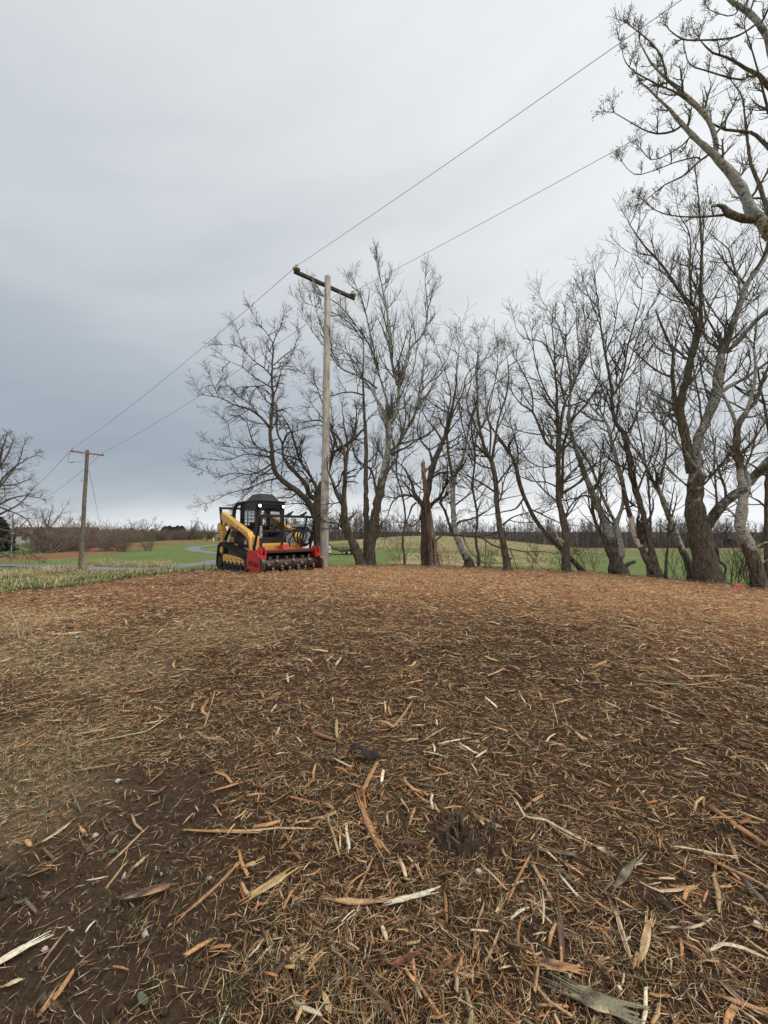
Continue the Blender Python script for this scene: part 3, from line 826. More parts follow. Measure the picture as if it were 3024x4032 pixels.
        if s < 0:
            xs = xa2 - 0.001
            for ya, yb, z, m in ((0.02, -0.10, 1.36, 'white'), (-0.11, -0.25, 1.315, 'red'), (-0.26, -0.36, 1.27, 'white'), (-0.50, -0.70, 1.13, 'red')):
                q = MB(); q.prism([(ya, z), (ya, z + 0.055), (yb, z + 0.055 - 0.3 * (ya - yb)), (yb, z - 0.3 * (ya - yb))], xs - 0.003, xs); q.build('reflector', M[m], arm)
        cy = MB(); cy.cyl((xa2 + 0.09, 0.95, 0.95), (xa2 + 0.09, 0.55, 1.35), 0.05, 12); cy.build('lift_cylinder', M['black'], root, smooth=True)
        cy = MB(); cy.cyl((xa2 + 0.09, -0.78, 1.16), (xa2 + 0.09, -1.10, 0.70), 0.045, 12); cy.build('tilt_cylinder', M['black'], root, smooth=True)
    cb = MB(); cb.bar((-0.80, 1.36, 2.01), (0.80, 1.36, 2.01), 0.08, 0.07); cb.build('rear_crossbar', M['black'], root, bevel=0.01)
    # cab
    cabr = MB()
    P_ = lambda *a: cabr.bar(*a)
    yf, yb_ = -0.56, 0.50
    for s in (-1, 1):
        x = 0.47 * s
        cabr.bar((x, yf, 0.92), (x, yf + 0.02, 2.08), 0.07, 0.07, (0, 1, 0)); cabr.bar((x, yb_, 1.0), (x, yb_ - 0.02, 2.08), 0.08, 0.10, (0, 1, 0))
        cabr.bar((x, yf, 2.06), (x, yb_, 2.06), 0.08, 0.08)
        cabr.prism([(yf, 0.90), (yf + 0.02, 1.30), (yf + 0.16, 1.22), (yb_, 1.24), (yb_, 0.90)], min(x - 0.025, x + 0.025), max(x - 0.025, x + 0.025))
        cabr.prism([(yf + 0.0, 1.85), (yf, 2.05), (yb_, 2.05), (yb_, 1.90)], x - 0.024, x + 0.024)
        cabr.prism([(yb_ - 0.18, 1.2), (yb_ - 0.16, 1.95), (yb_, 1.95), (yb_, 1.2)], x - 0.024, x + 0.024)
    cabr.bar((-0.47, yb_, 1.02), (0.47, yb_, 1.02), 0.08, 0.35); cabr.bar((-0.47, yb_, 2.03), (0.47, yb_, 2.03), 0.08, 0.14)
    cabr.box(-0.50, 0.50, yf - 0.02, yb_ + 0.12, 2.08, 2.15)
    cab = cabr.build('cab', M['black'], root, bevel=0.01)
    fp = MB(); fp.prism([(yf - 0.05, 0.80), (yf - 0.05, 0.98), (yf + 0.1, 0.98), (yf + 0.1, 0.80)], -0.42, 0.42); fp.build('step_panel', M['black'], cab, bevel=0.01)
    # rounded front door frame
    fr = MB(); n = 28; out = []; inn = []
    for k in range(n):
        a = 2 * math.pi * k / n
        ca, sa = math.cos(a), math.sin(a)
        e = 0.42
        ux = math.copysign(abs(ca) ** e, ca); uz = math.copysign(abs(sa) ** e, sa)
        out.append((0.455 * ux, 1.50 + 0.565 * uz))
        e = 0.55
        ux = math.copysign(abs(ca) ** e, ca); uz = math.copysign(abs(sa) ** e, sa)
        inn.append((0.37 * ux, 1.50 + 0.47 * uz))
    vs = [(a, yf - 0.04, b) for a, b in out] + [(a, yf - 0.04, b) for a, b in inn] + [(a, yf + 0.02, b) for a, b in out] + [(a, yf + 0.02, b) for a, b in inn]
    fs = []
    for k in range(n):
        j = (k + 1) % n
        fs += [(k, j, n + j, n + k), (2 * n + j, 2 * n + k, 3 * n + k, 3 * n + j), (k, 2 * n + k, 2 * n + j, j), (n + j, 3 * n + j, 3 * n + k, n + k)]
    fr.add(vs, fs); door = fr.build('door', M['black'], root)
    dg_ = MB(); dg_.add([(a, yf - 0.01, b) for a, b in inn], [tuple(range(n))]); dg_.build('glass', M['clearglass'], door)
    wp = MB(); wp.bar((0.02, yf - 0.05, 1.12), (0.12, yf - 0.05, 1.62), 0.012, 0.02); wp.build('wiper', M['black'], door)
    for s in (-1, 1):
        g = MB(); x = 0.47 * s; g.box(x - 0.004, x + 0.004, yf + 0.03, yb_ - 0.17, 1.22, 1.88); wd = g.build('side_window', M['glass'], cab)
        w_ = MB()
        for k in range(9): yy = yf + 0.08 + k * 0.09; w_.bar((x + s * 0.012, yy, 1.24), (x + s * 0.012, yy, 1.86), 0.008, 0.008)
        for k in range(6): zz = 1.29 + k * 0.1; w_.bar((x + s * 0.014, yf + 0.03, zz), (x + s * 0.014, yb_ - 0.17, zz), 0.008, 0.008)
        w_.build('window_screen', M['black'], cab)
    g = MB(); g.box(-0.40, 0.40, yb_ - 0.004, yb_ + 0.004, 1.20, 1.94); g.build('rear_window', M['clearglass'], cab)
    w_ = MB()
    for k in range(7): xx = -0.36 + k * 0.12; w_.bar((xx, yb_ + 0.03, 1.2), (xx, yb_ + 0.03, 1.95), 0.016, 0.016)
    for k in range(6): zz = 1.27 + k * 0.12; w_.bar((-0.40, yb_ + 0.035, zz), (0.40, yb_ + 0.035, zz), 0.016, 0.016)
    w_.build('rear_screen', M['black'], cab)
    # roof riser
    rf = MB(); rf.box(-0.54, 0.56, yf - 0.04, yb_ + 0.26, 2.152, 2.20)
    b0 = [(-0.32, yf + 0.02), (0.34, yf + 0.02), (0.34, yb_ + 0.10), (-0.32, yb_ + 0.10)]; t0 = [(-0.20, -0.26), (0.24, -0.26), (0.24, 0.32), (-0.20, 0.32)]
    rf.add([(a, b, 2.20) for a, b in b0] + [(a, b, 2.44) for a, b in t0], [(3, 2, 1, 0), (4, 5, 6, 7), (0, 1, 5, 4), (1, 2, 6, 5), (2, 3, 7, 6), (3, 0, 4, 7)])
    rf.box(-0.06, 0.10, -0.06, 0.10, 2.44, 2.46)
    rf.build('roof_cowl', M['black'], root, bevel=0.012)
    vz = MB(); vz.box(-0.50, 0.50, yf - 0.08, yf - 0.01, 2.06, 2.13); vz.build('visor', M['black'], cab)
    for x in (-0.42, 0.40):
        h = MB(); h.box(x - 0.075, x + 0.075, yf - 0.13, yf - 0.045, 1.96, 2.075); hl = h.build('headlight', M['black'], root, bevel=0.015)
        h = MB(); h.cyl((x, yf - 0.136, 2.015), (x, yf - 0.128, 2.015), 0.042, 18); h.build('lens', M['lamp'], hl)
    # operator seat and levers inside
    s_ = MB(); s_.box(-0.24, 0.24, 0.0, 0.40, 1.05, 1.20); s_.prism([(0.30, 1.15), (0.44, 1.15), (0.47, 1.52), (0.38, 1.52)], -0.22, 0.22); s_.build('seat', mat('seat_cloth', (0.05, 0.05, 0.055), 0.8, var=0.2), root, bevel=0.03)
    for x in (-0.32, 0.32):
        s_ = MB(); s_.cyl((x, -0.02, 1.1), (x, -0.06, 1.36), 0.02, 8); s_.cyl((x, -0.06, 1.36), (x, -0.07, 1.46), 0.032, 8); s_.build('control_lever', M['black'], root)
    s_ = MB(); s_.cyl((-0.12, -0.40, 1.62), (-0.12, -0.40, 1.80), 0.045, 12); s_.build('fire_extinguisher', M['red'], cab, smooth=True)
    mr = MB(); mr.box(0.52, 0.545, yf - 0.12, yf - 0.06, 1.40, 1.62); mr.bar((0.47, yf, 1.6), (0.53, yf - 0.09, 1.58), 0.015, 0.015); mr.build('mirror', M['black'], root)
    # intake tube and precleaner behind the cab's side
    it = MB(); it.tube([(-0.62, 0.70, 1.40), (-0.64, 0.72, 1.75), (-0.63, 0.68, 1.98), (-0.60, 0.56, 2.10), (-0.55, 0.40, 2.14), (-0.48, 0.30, 2.14)], 0.062, 12)
    it.build('intake_pipe', M['hose'], root, smooth=True)
    it = MB(); it.tube([(-0.62, 0.98, 1.45), (-0.62, 0.98, 1.60), (-0.62, 0.98, 1.61), (-0.62, 0.98, 1.73), (-0.62, 0.98, 1.78)], [0.06, 0.06, 0.125, 0.125, 0.07], 16); it.build('air_cleaner', M['black'], root, smooth=True)
    it = MB(); it.box(-0.70, -0.54, 0.52, 0.72, 1.22, 1.42); it.box(-0.68, -0.55, 0.80, 1.05, 1.35, 1.50); it.build('valve_box', M['yellow'], root, bevel=0.02)
    it = MB(); it.box(-0.72, -0.60, 0.28, 0.48, 1.34, 1.41); it.build('warning_tag', M['red'], root, bevel=0.01)
    # ---- mulching head
    hd = MB()
    yF, yB = -2.02, -1.13
    hd.prism([(-1.24, 0.12), (-1.24, 0.60), (-1.42, 0.68), (-1.80, 0.665), (-1.80, 0.63), (-1.46, 0.62), (-1.34, 0.5), (-1.32, 0.12)], -0.93, 0.93)
    head = hd.build('mulching_head', M['red'], root, bevel=0.008)
    inner = MB(); inner.prism([(-1.325, 0.10), (-1.345, 0.5), (-1.465, 0.615), (-1.79, 0.625), (-1.79, 0.61), (-1.48, 0.60), (-1.37, 0.48), (-1.35, 0.10)], -0.925, 0.925)
    inner.build('hood_lining', M['black'], head)
    lip = MB(); lip.bar((-0.93, -1.83, 0.635), (0.93, -1.83, 0.635), 0.05, 0.07); lip.build('hood_lip', M['darksteel'], head)
    for s in (-1, 1):
        xa, xb = (-1.0, -0.93) if s < 0 else (0.93, 1.0)
        pl = MB(); pl.prism([(yB, 0.18), (yB - 0.02, 0.60), (-1.32, 0.68), (-1.82, 0.62), (-1.90, 0.46), (-1.93, 0.08), (-1.45, 0.05)], xa - (0.03 if s < 0 else 0), xb + (0.03 if s > 0 else 0))
        side = pl.build('side_plate', M['red'], root, bevel=0.008)
        for y0_, z0_ in ((-1.30, 0.25), (-1.30, 0.40), (-1.30, 0.55), (-1.40, 0.62), (-1.55, 0.60), (-1.70, 0.58), (-1.75, 0.30), (-1.62, 0.14), (-1.48, 0.14), (-1.40, 0.45), (-1.50, 0.46)):
            xo = xa - 0.040 if s < 0 else xb + 0.040
            bl = MB(); bl.cyl((xo, y0_, z0_), (xa if s < 0 else xb, y0_, z0_), 0.012, 6); bl.build('bolt', M['red'], side)
        ck = MB(); ck.prism([(-1.72, 0.48), (-2.0, 0.46), (-2.09, 0.34), (-2.10, 0.18), (-2.02, 0.05), (-1.86, -0.01), (-1.50, -0.01), (-1.60, 0.1), (-1.72, 0.3)], xa - 0.012 if s < 0 else xa - 0.0, xb if s < 0 else xb + 0.012)
        ckp = ck.build('skid_shoe', M['darksteel'], root, bevel=0.01)
        for dx_ in (-0.02, 0.03):
            for zz in (0.42, 0.36):
                bt = MB(); bt.cyl(((xa + xb) / 2 + dx_ - 0.005, -2.03 + (0.42 - zz) * 0.9 - 0.02, zz), ((xa + xb) / 2 + dx_ - 0.005, -2.0, zz), 0.013, 8); bt.build('bolt', M['white'], ckp)
        # red clevis carrying the guard
        cv = MB()
        for dx_ in (-0.075, 0.045):
            cv.prism([(-1.78, 0.44), (-1.93, 0.46), (-1.90, 0.70), (-1.82, 0.77), (-1.70, 0.76), (-1.62, 0.60)], 0.93 * s + dx_ - (0.02 if s > 0 else -0.03), 0.93 * s + dx_ + 0.035 - (0.02 if s > 0 else -0.03))
        cv.cyl((0.93 * s - 0.13, -1.80, 0.68), (0.93 * s + 0.13, -1.80, 0.68), 0.028, 10)
        cv.box(0.93 * s - 0.10, 0.93 * s + 0.10, -1.95, -1.90, 0.44, 0.54)
        cv.build('guard_bracket', M['red'], root, bevel=0.006)
    text_mesh('maker_name', 'FECON', 0.175, 0.003, mat('faded_black', (0.03, 0.012, 0.012), 0.6), head, face_side(-1.034, -1.55, 0.28, math.radians(-4)), 0.004)
    cbk = MB(); cbk.prism([(-1.36, 0.66), (-1.40, 0.80), (-1.60, 0.80), (-1.66, 0.66)], -0.14, 0.10); cbk.build('motor_cover', M['red'], head, bevel=0.015)
    # rotor
    ro = MB(); ro.cyl((-0.92, -1.70, 0.27), (0.92, -1.70, 0.27), 0.155, 28); ro.cyl((-0.925, -1.70, 0.27), (-0.86, -1.70, 0.27), 0.20, 24); ro.cyl((0.86, -1.70, 0.27), (0.925, -1.70, 0.27), 0.20, 24)
    rotor = ro.build('rotor', M['darksteel'], root, smooth=True)
    tooth_me = None
    k = 0
    for row in range(6):
        for j in range(6):
            x = -0.74 + j * 0.27 + (row % 3) * 0.09
            if x > 0.84: continue
            a = math.radians(row * 60 + (j % 2) * 22 + 8)
            if tooth_me is None:
                tm = MB(); tm.prism([(-0.045, 0.0), (0.045, 0.0), (0.03, 0.055), (-0.03, 0.06)], -0.028, 0.028); tm.prism([(-0.055, 0.035), (-0.02, 0.03), (-0.02, 0.088), (-0.05, 0.095)], -0.034, 0.034)
                t0_ = tm.build('tooth', M['tooth'], rotor); tooth_me = t0_.data; o = t0_
            else:
                o = link('tooth', tooth_me, None, rotor)
            o.location = (x, -1.70 + math.cos(a) * -0.15, 0.27 + math.sin(a) * 0.15)
            o.rotation_euler = (math.pi / 2 - a + 0.0, 0, 0) if False else (-(a - math.pi / 2) * -1 * -1, 0, 0)
            o.rotation_euler = (-(math.pi / 2 - a) * -1 * 1.0, 0, 0)
            # outward direction (0, -cos a, sin a): rotate +z onto it about x
            o.rotation_euler = (math.atan2(math.cos(a), math.sin(a)), 0, 0)
            k += 1
    # guard frame
    gf = MB()
    top = 1.68; mid = 1.22; yg = -1.74
    for s in (-1, 1):
        gf.bar((0.93 * s, -1.80, 0.66), (0.90 * s, yg, top), 0.07, 0.07, (0, 1, 0))
    gf.bar((-0.96, yg, top - 0.02), (0.96, yg, top - 0.02), 0.07, 0.075); gf.bar((-0.9, yg, mid), (0.9, yg, mid), 0.06, 0.065)
    for s in (-1, 1):
        gf.bar((0.95 * s, -1.40, 0.62), (0.93 * s, yg + 0.03, top - 0.05), 0.065, 0.065, (0, 1, 0))
        gf.bar((0.62 * s if s > 0 else -0.93, -1.40, 0.70), (0.66 * s if s > 0 else -0.93, yg + 0.08, top - 0.05), 0.05, 0.05, (0, 1, 0))
    guard = gf.build('push_guard', M['black'], root, bevel=0.008)
    for x in (-0.10, 0.38, 0.92):
        hn = MB(); hn.add([(x - 0.12, yg - 0.04, top), (x + 0.12, yg - 0.04, top + 0.02), (x + 0.20, yg - 0.10, top + 0.14), (x - 0.02, yg - 0.02, top + 0.02),
                           (x - 0.12, yg + 0.06, top), (x + 0.12, yg + 0.06, top + 0.02), (x + 0.20, yg + 0.02, top + 0.14), (x - 0.02, yg + 0.06, top + 0.02)],
                          [(0, 1, 2, 3), (7, 6, 5, 4), (0, 4, 5, 1), (1, 5, 6, 2), (2, 6, 7, 3), (3, 7, 4, 0)])
        hn.build('deflector', M['black'], guard)
    text_mesh('maker_name', 'FECON', 0.10, 0.002, M['white'], guard, face_front(-0.935, -1.815, 1.20, math.radians(90)), 0.002)
    # hoses: coiled loops in front of the right side of the machine
    def coil(cx, cy, cz, r, n, tilt, ph=0, sq=1.0):
        pts = []
        for k in range(n * 20 + 1):
            a = ph + 2 * math.pi * k / 20; f = 1 + 0.05 * math.sin(a * 0.37 + ph)
            pts.append((cx + r * f * math.cos(a), cy + 0.02 * k / 20 + tilt * math.cos(a), cz + r * sq * f * math.sin(a)))
        return pts
    h = MB(); h.tube(coil(0.80, -1.34, 1.05, 0.29, 2, 0.05), 0.024, 8); h.tube(coil(0.86, -1.38, 1.03, 0.23, 2, -0.04, 1), 0.024, 8); h.tube(coil(0.66, -1.30, 1.08, 0.26, 1, 0.03, 2), 0.024, 8)
    h.tube([(-0.10, -1.45, 0.78), (-0.08, -1.45, 0.95), (0.08, -1.4, 1.18), (0.30, -1.35, 1.32), (0.75, -1.3, 1.36)], 0.026, 8)
    h.tube([(-0.05, -1.40, 0.78), (0.0, -1.4, 0.92), (0.15, -1.35, 1.12), (0.38, -1.3, 1.26), (0.8, -1.3, 1.28)], 0.026, 8)
    h.tube([(0.35, -1.2, 0.75), (0.28, -1.25, 0.9), (0.38, -1.3, 1.1), (0.6, -1.3, 1.3)], 0.024, 8)
    h.build('hydraulic_hoses', M['hose'], root, smooth=True)
    for c in ((0.22, -1.30, 1.0), (0.36, -1.33, 0.93), (0.52, -1.35, 0.82)):
        q = MB(); q.cyl((c[0], c[1], c[2]), (c[0] + 0.05, c[1] - 0.01, c[2] - 0.02), 0.03, 8); q.build('hose_coupling', M['tooth'], root)
    # toe plate at the side
    tp = MB(); tp.prism([(-1.25, -0.01), (-1.9, -0.02), (-1.86, 0.03), (-1.25, 0.05)], -0.92, 0.92); tp.build('scraper_bar', M['darksteel'], head)
build_loader()
# ------------------------------------------------------------------ poles and wires
M['pole_grey'] = mat('weathered_pole', (0.60, 0.565, 0.49), 0.85, var=0.3, scale=9, col2=(0.33, 0.30, 0.25), stretch=(1, 1, 0.12), bump=0.006, thresh=(0.45, 0.7))
M['pole_brown'] = mat('brown_pole', (0.20, 0.175, 0.135), 0.85, var=0.3, scale=7, col2=(0.12, 0.105, 0.08), stretch=(1, 1, 0.3), bump=0.006)
M['arm_dark'] = mat('dark_timber', (0.07, 0.05, 0.036), 0.85, var=0.3, scale=6, col2=(0.035, 0.028, 0.022))
M['arm_red'] = mat('reddish_timber', (0.30, 0.13, 0.09), 0.8, var=0.2, scale=6)
M['galv'] = mat('galvanised_steel', (0.33, 0.32, 0.30), 0.5, metal=0.4, var=0.15)
M['porcelain'] = mat('porcelain', (0.72, 0.71, 0.68), 0.25)
M['porc_dark'] = mat('brown_porcelain', (0.045, 0.03, 0.026), 0.25)
M['wire'] = mat('line_wire', (0.12, 0.12, 0.125), 0.5)

def utility_pole(label, base, top, r0, r1, armL, armR, armm, polem, armh, dark_ins):
    root = empty('utility_pole', base, 0, label, 'utility pole')
    R = lambda p: Vector(p) - Vector(base)
    n = 14; pts = [R(base) - Vector((0, 0, 0.4)) + (R(top) - R(base) + Vector((0, 0, 0.4))) * (i / n) for i in range(n + 1)]
    pts = [p + Vector((0.008 * math.sin(i * 1.3), 0.008 * math.cos(i), 0)) for i, p in enumerate(pts)]
    b = MB(); b.tube(pts, [r0 + (r1 - r0) * i / n for i in range(n + 1)], 14); b.build('pole_shaft', polem, root, smooth=True)
    b = MB(); b.bar(R(armL), R(armR), 0.10, armh); arm = b.build('crossarm', armm, root, bevel=0.008)
    ac = (R(armL) + R(armR)) / 2; ad = (R(armR) - R(armL)).normalized()
    br = Vector((0, 0, -1))
    pd = (R(top) - R(base)).normalized()
    f = Vector((ad.y, -ad.x, 0)).normalized() * 0.06
    if f.y > 0: f = -f
    for s in (-1, 1):
        b = MB(); b.bar(ac + ad * 0.62 * s + f - Vector((0, 0, 0.03)), ac - pd * 0.60 + ad * 0.06 * s + f * 2, 0.05, 0.014); b.build('brace', M['galv'], root)
    ins = []
    for e, s in ((R(armL), 1), (R(armR), -1)):
        p = e + ad * 0.09 * s + Vector((0, 0, armh / 2))
        b = MB(); b.cyl(p, p + Vector((0, 0, 0.05)), 0.02, 8); pin = b.build('insulator', M['porc_dark'] if dark_ins else M['galv'], root)
        q = MB(); z = Vector((0, 0, 1))
        q.tube([p + z * 0.04, p + z * 0.06, p + z * 0.10, p + z * 0.105], [0.135, 0.14, 0.11, 0.06], 14); q.build('skirt', M['porcelain'], pin, smooth=True)
        q = MB(); q.tube([p + z * 0.105, p + z * 0.15, p + z * 0.16, p + z * 0.19], [0.055, 0.05, 0.065, 0.05], 12); q.build('cap', M['porc_dark'], pin, smooth=True)
        ins.append(Vector(base) + p + z * 0.17)
    return root, ins
b1 = G(1276, 2219); D1 = 14.0
b1 = Vector((W(1276, 2215, D1).x, D1, 0)); b1.z = GZ(b1.x, b1.y)
pole1, ins1 = utility_pole('weathered grey timber utility pole with a dark crossarm, behind the red mulcher head', b1, W(1291, 1090, 14.0), 0.155, 0.115,
                           W(1158, 1068, 13.28), W(1396, 1176, 14.80), M['arm_dark'], M['pole_grey'], 0.125, True)
b2 = Vector((W(316, 2250, 34.0).x, 34.0, 0)); b2.z = GZ(b2.x, b2.y)
pole2, ins2 = utility_pole('brown timber utility pole with a reddish crossarm, standing beyond the mulch on the left', b2, W(344.5, 1772, 34.0), 0.19, 0.13,
                           W(279, 1776, 32.9), W(408, 1793, 35.1), M['arm_red'], M['pole_brown'], 0.13, False)
R2 = lambda p: p - b2
b = MB(); b.cyl(R2(W(338, 1818, 33.9)), R2(W(268, 1820, 33.2)), 0.02, 8); b.tube([R2(W(290, 1819, 33.4)), R2(W(276, 1819.6, 33.25))], [0.06, 0.06], 8)
b.build('standoff_bracket', M['galv'], pole2)
b = MB(); b.tube([R2(ins2[0]), R2(W(268, 1800, 33.0)), R2(W(268, 1819, 33.2))], 0.012, 6); b.build('jumper_wire', M['wire'], pole2)
b = MB(); b.cyl(R2(W(333, 1890, 33.9)), R2(W(317, 1891, 33.7)), 0.025, 8); b.cyl(R2(W(322, 1887, 33.75)), R2(W(320, 1894, 33.7)), 0.03, 8); b.build('hook', M['galv'], pole2)

def wire(name, a, c, sag, r, label, seg=24, cat='wire', m=None):
    pts = []
    for i in range(seg + 1):
        t = i / seg; p = a.lerp(c, t); p.z -= sag * 4 * t * (1 - t); pts.append(p)
    b = MB(); b.tube([p - a for p in pts], r, 5); o = b.build(name, m or M['wire'], None, loc=a)
    return tag(o, label, cat)
def prev_end(i1, i2, k=1.0): return i1 + (i1 - i2) * Vector((k, k, 0)) + Vector((0, 0, 0.6))
p0L = ins1[0] + Vector(((ins1[0] - ins2[0]).x, (ins1[0] - ins2[0]).y, 0.8)); p0R = ins1[1] + Vector(((ins1[1] - ins2[1]).x, (ins1[1] - ins2[1]).y, 0.8))
wire('overhead_wire', p0L, ins1[0], 0.35, 0.006, 'upper overhead wire rising from the grey pole to the top of the sky', 40)
wire('overhead_wire', p0R, ins1[1], 0.35, 0.006, 'lower overhead wire passing into the twigs of the tall right tree', 40)
wire('overhead_wire', ins1[0], ins2[0], 0.35, 0.008, 'overhead wire joining the left crossarm ends of the two poles', 30)
wire('overhead_wire', ins1[1], ins2[1], 0.35, 0.008, 'overhead wire joining the right crossarm ends, crossing the spreading tree', 30)
for i, nm in ((0, 'far overhead wire dropping away left of the brown pole, upper one'), (1, 'far overhead wire dropping away left of the brown pole, lower one')):
    e = ins2[i] + Vector(((ins2[i] - ins1[i]).x, (ins2[i] - ins1[i]).y, -3.2))
    wire('overhead_wire', ins2[i], e, 0.5, 0.015, nm, 20)
ga = G(423, 2212)
wire('guy_wire', W(350, 1848, 34.0), ga, 0.0, 0.013, 'slanting guy wire staying the brown pole', 8)
b = MB(); d_ = (W(350, 1848, 34.0) - ga).normalized(); b.cyl(d_ * 0.0, d_ * 1.3, 0.045, 8)
o = b.build('guy_guard', mat('yellow_plastic', (0.62, 0.47, 0.05), 0.5), None, loc=ga); tag(o, 'yellow plastic guard on the foot of the guy wire', 'guy guard')

# ------------------------------------------------------------------ bare trees
CROPS = {'A': (780, 1200, 2.765), 'B': (1200, 1400, 2.572), 'K': (780, 980, 1.3825), 'C': (1600, 1250, 2.107), 'D': (2000, 1150, 1.923),
         'E': (2480, 1400, 2.303), 'F': (2480, 800, 3.05), 'G': (2300, 0, 2.211), 'H': (0, 1650, 2.023), 'R': (1900, 980, 1.476), 'X': (0, 0, 1.0)}
def rnd(a, b): return random.uniform(a, b)
class Tree:
    rmin = 0.0040
    def __init__(self, label, depth, dark=0.0, kind='bare', pale=0.0, dens=1.0, blen=1.5, group=None, name='bare_tree', cat='tree', up=0.25, buds=0.0, wig=0.16, base=None):
        self.label, self.D, self.pale, self.dens, self.blen, self.up, self.buds, self.wig = label, depth, pale, dens, blen * 1.15, up * 0.8, buds, wig * 0.6
        self.name, self.cat, self.group = name, cat, group
        self.limbs = []; self.pts = []      # pts: (px, py, depth)
        self.branches = []; self.budpts = []
    def limb(self, crop, pts, drift=None, pale=None, spawn=True, name='branch', smin=0.0):
        ox, oy, s = CROPS[crop]
        P = [(ox + p[0] / s, oy + p[1] / s, p[2] / s) for p in pts]
        if not self.limbs: d0 = self.D
        else:
            x, y, _ = P[0]
            best = min(self.pts, key=lambda q: (q[0] - x) ** 2 + (q[1] - y) ** 2)
            d0 = best[2]
        if drift is None: drift = rnd(-0.35, 0.35) if self.limbs else rnd(-0.04, 0.04)
        world = []; acc = 0.0; last = None
        for x, y, r in P:
            if last is not None: acc += math.hypot(x - last[0], y - last[1])
            d = d0 + drift * acc / FPX * d0
            world.append((W(x, y, d), r * d / FPX)); last = (x, y)
            self.pts.append((x, y, d))
        # attach points also half way
        for i in range(len(P) - 1):
            for k in (0.25, 0.5, 0.75):
                a, b_ = P[i], P[i + 1]
                self.pts.append((a[0] + (b_[0] - a[0]) * k, a[1] + (b_[1] - a[1]) * k, world[i][0].y * (1 - k) + world[i + 1][0].y * k))
        self.limbs.append((world, self.pale if pale is None else pale, spawn, name, smin))
        return self
    def smoothed(self, world, step=0.16):
        P = [w[0] for w in world]; R = [w[1] for w in world]
        P = [P[0] * 2 - P[1]] + P + [P[-1] * 2 - P[-2]]; R = [R[0]] + R + [R[-1]]
        out, rad = [], []
        for i in range(1, len(P) - 2):
            n = max(2, int((P[i + 1] - P[i]).length / step))
            for k in range(n):
                t = k / n; a, b_, c, d = P[i - 1:i + 3]
                out.append(0.5 * ((2 * b_) + (c - a) * t + (2 * a - 5 * b_ + 4 * c - d) * t * t + (3 * b_ - 3 * c + d - a) * t ** 3))
                rad.append(R[i] + (R[i + 1] - R[i]) * t)
        out.append(P[-2]); rad.append(R[-2])
        return out, rad
    def grow(self, p, d, length, r, level, maxlev):
        n = 5 if level <= 1 else (4 if level == 2 else 3)
        st = length / n; pts = [p]; rs = [r]; g = random.gauss; wig = self.wig
        px, py, pz = p; dx, dy, dz = d
        up = self.up
        for i in range(n):
            dx += g(0, wig); dy += g(0, wig); dz += g(0, wig) + up * (0.55 if level < 3 else 0.35)
            k = 1.0 / math.sqrt(dx * dx + dy * dy + dz * dz); dx *= k; dy *= k; dz *= k
            px += dx * st; py += dy * st; pz += dz * st
            pts.append((px, py, pz)); rs.append(max(r * (1 - 0.62 * (i + 1) / n), self.rmin))
            if level < maxlev:
                m = 1 if level > 1 or i == 0 else 2
                for _ in range(m):
                    if random.random() < (0.88 if level == 1 else 0.36) * min(1.0, self.dens + 0.1):
                        # perpendicular direction
                        ax, ay, az = g(0, 1), g(0, 1), g(0, 1)
                        q = ax * dx + ay * dy + az * dz
                        ax -= q * dx; ay -= q * dy; az -= q * dz
                        kk = 1.0 / (math.sqrt(ax * ax + ay * ay + az * az) + 1e-6)
                        ang = rnd(0.5, 1.0); ca, sa = math.cos(ang), math.sin(ang)
                        nd = (dx * ca + ax * kk * sa, dy * ca + ay * kk * sa, dz * ca + az * kk * sa)
                        f = rnd(0, 1); b0 = (px - dx * st * f, py - dy * st * f, pz - dz * st * f)
                        self.grow(b0, nd, length * rnd(0.45, 0.85) * (1 - 0.3 * i / n), max(rs[-1] * 0.72, self.rmin), level + 1, maxlev)
        self.branches.append((n, pts, rs, level))
        if level >= maxlev - 1 and self.buds > 0 and random.random() < self.buds * 0.4: self.budpts.append((px, py, pz)); self.budpts.append(pts[-2])
    def build(self, maxlev=3):
        first = self.limbs[0][0][0][0]
        base = Vector((first.x, first.y, GZ(first.x, first.y)))
        root = empty(self.name, base, 0, self.label, self.cat, self.group)
        self.root = root
        for li, (world, pale, spawn, name, smin) in enumerate(self.limbs):
            if li == 0:
                # carry the trunk into the ground with a flare
                p0, r0 = world[0]; world = [(Vector((p0.x, p0.y, min(base.z - 0.25, p0.z - 0.1))), r0 * (1.75 if r0 < 0.2 else 1.3)), (Vector((p0.x, p0.y, p0.z + 0.02)), r0 * (1.22 if r0 < 0.2 else 1.06))] + [(world[0][0].lerp(world[1][0], 0.25), r0 * 0.98)] + world[1:]
            pts, rad = self.smoothed(world)
            n = len(pts); sides = 12 if max(rad) > 0.09 else (9 if max(rad) > 0.05 else 6)
            # knobbly surface
            J = max(rad) * 0.12
            pts = [p + Vector((random.gauss(0, J), random.gauss(0, J), 0)) * (0.35 if 0 < i < n - 1 else 0) for i, p in enumerate(pts)]
            b_ = MB(); b_.tube([p - base for p in pts], [max(0.007, r * rnd(0.93, 1.09)) for r in rad], sides)
            V = np.array(b_.v)
            if sides >= 9:
                ax = np.repeat(np.array([tuple(p - base) for p in pts]), sides, axis=0)
                ph = np.tile(np.arange(sides), n) * 2 * math.pi / sides
                amp = 1 + (0.09 + 0.16 * np.clip(1 - V[:, 2] / 0.5, 0, 1) * (li == 0)) * np.sin((3 + 2 * (li == 0) * (V[:, 2] < 0.35)) * ph + V[:, 2] * 0.5 + li) + 0.06 * rng.normal(0, 1, len(V))
                V = ax + (V - ax) * amp[:, None]
                b_.v = [tuple(v) for v in V]
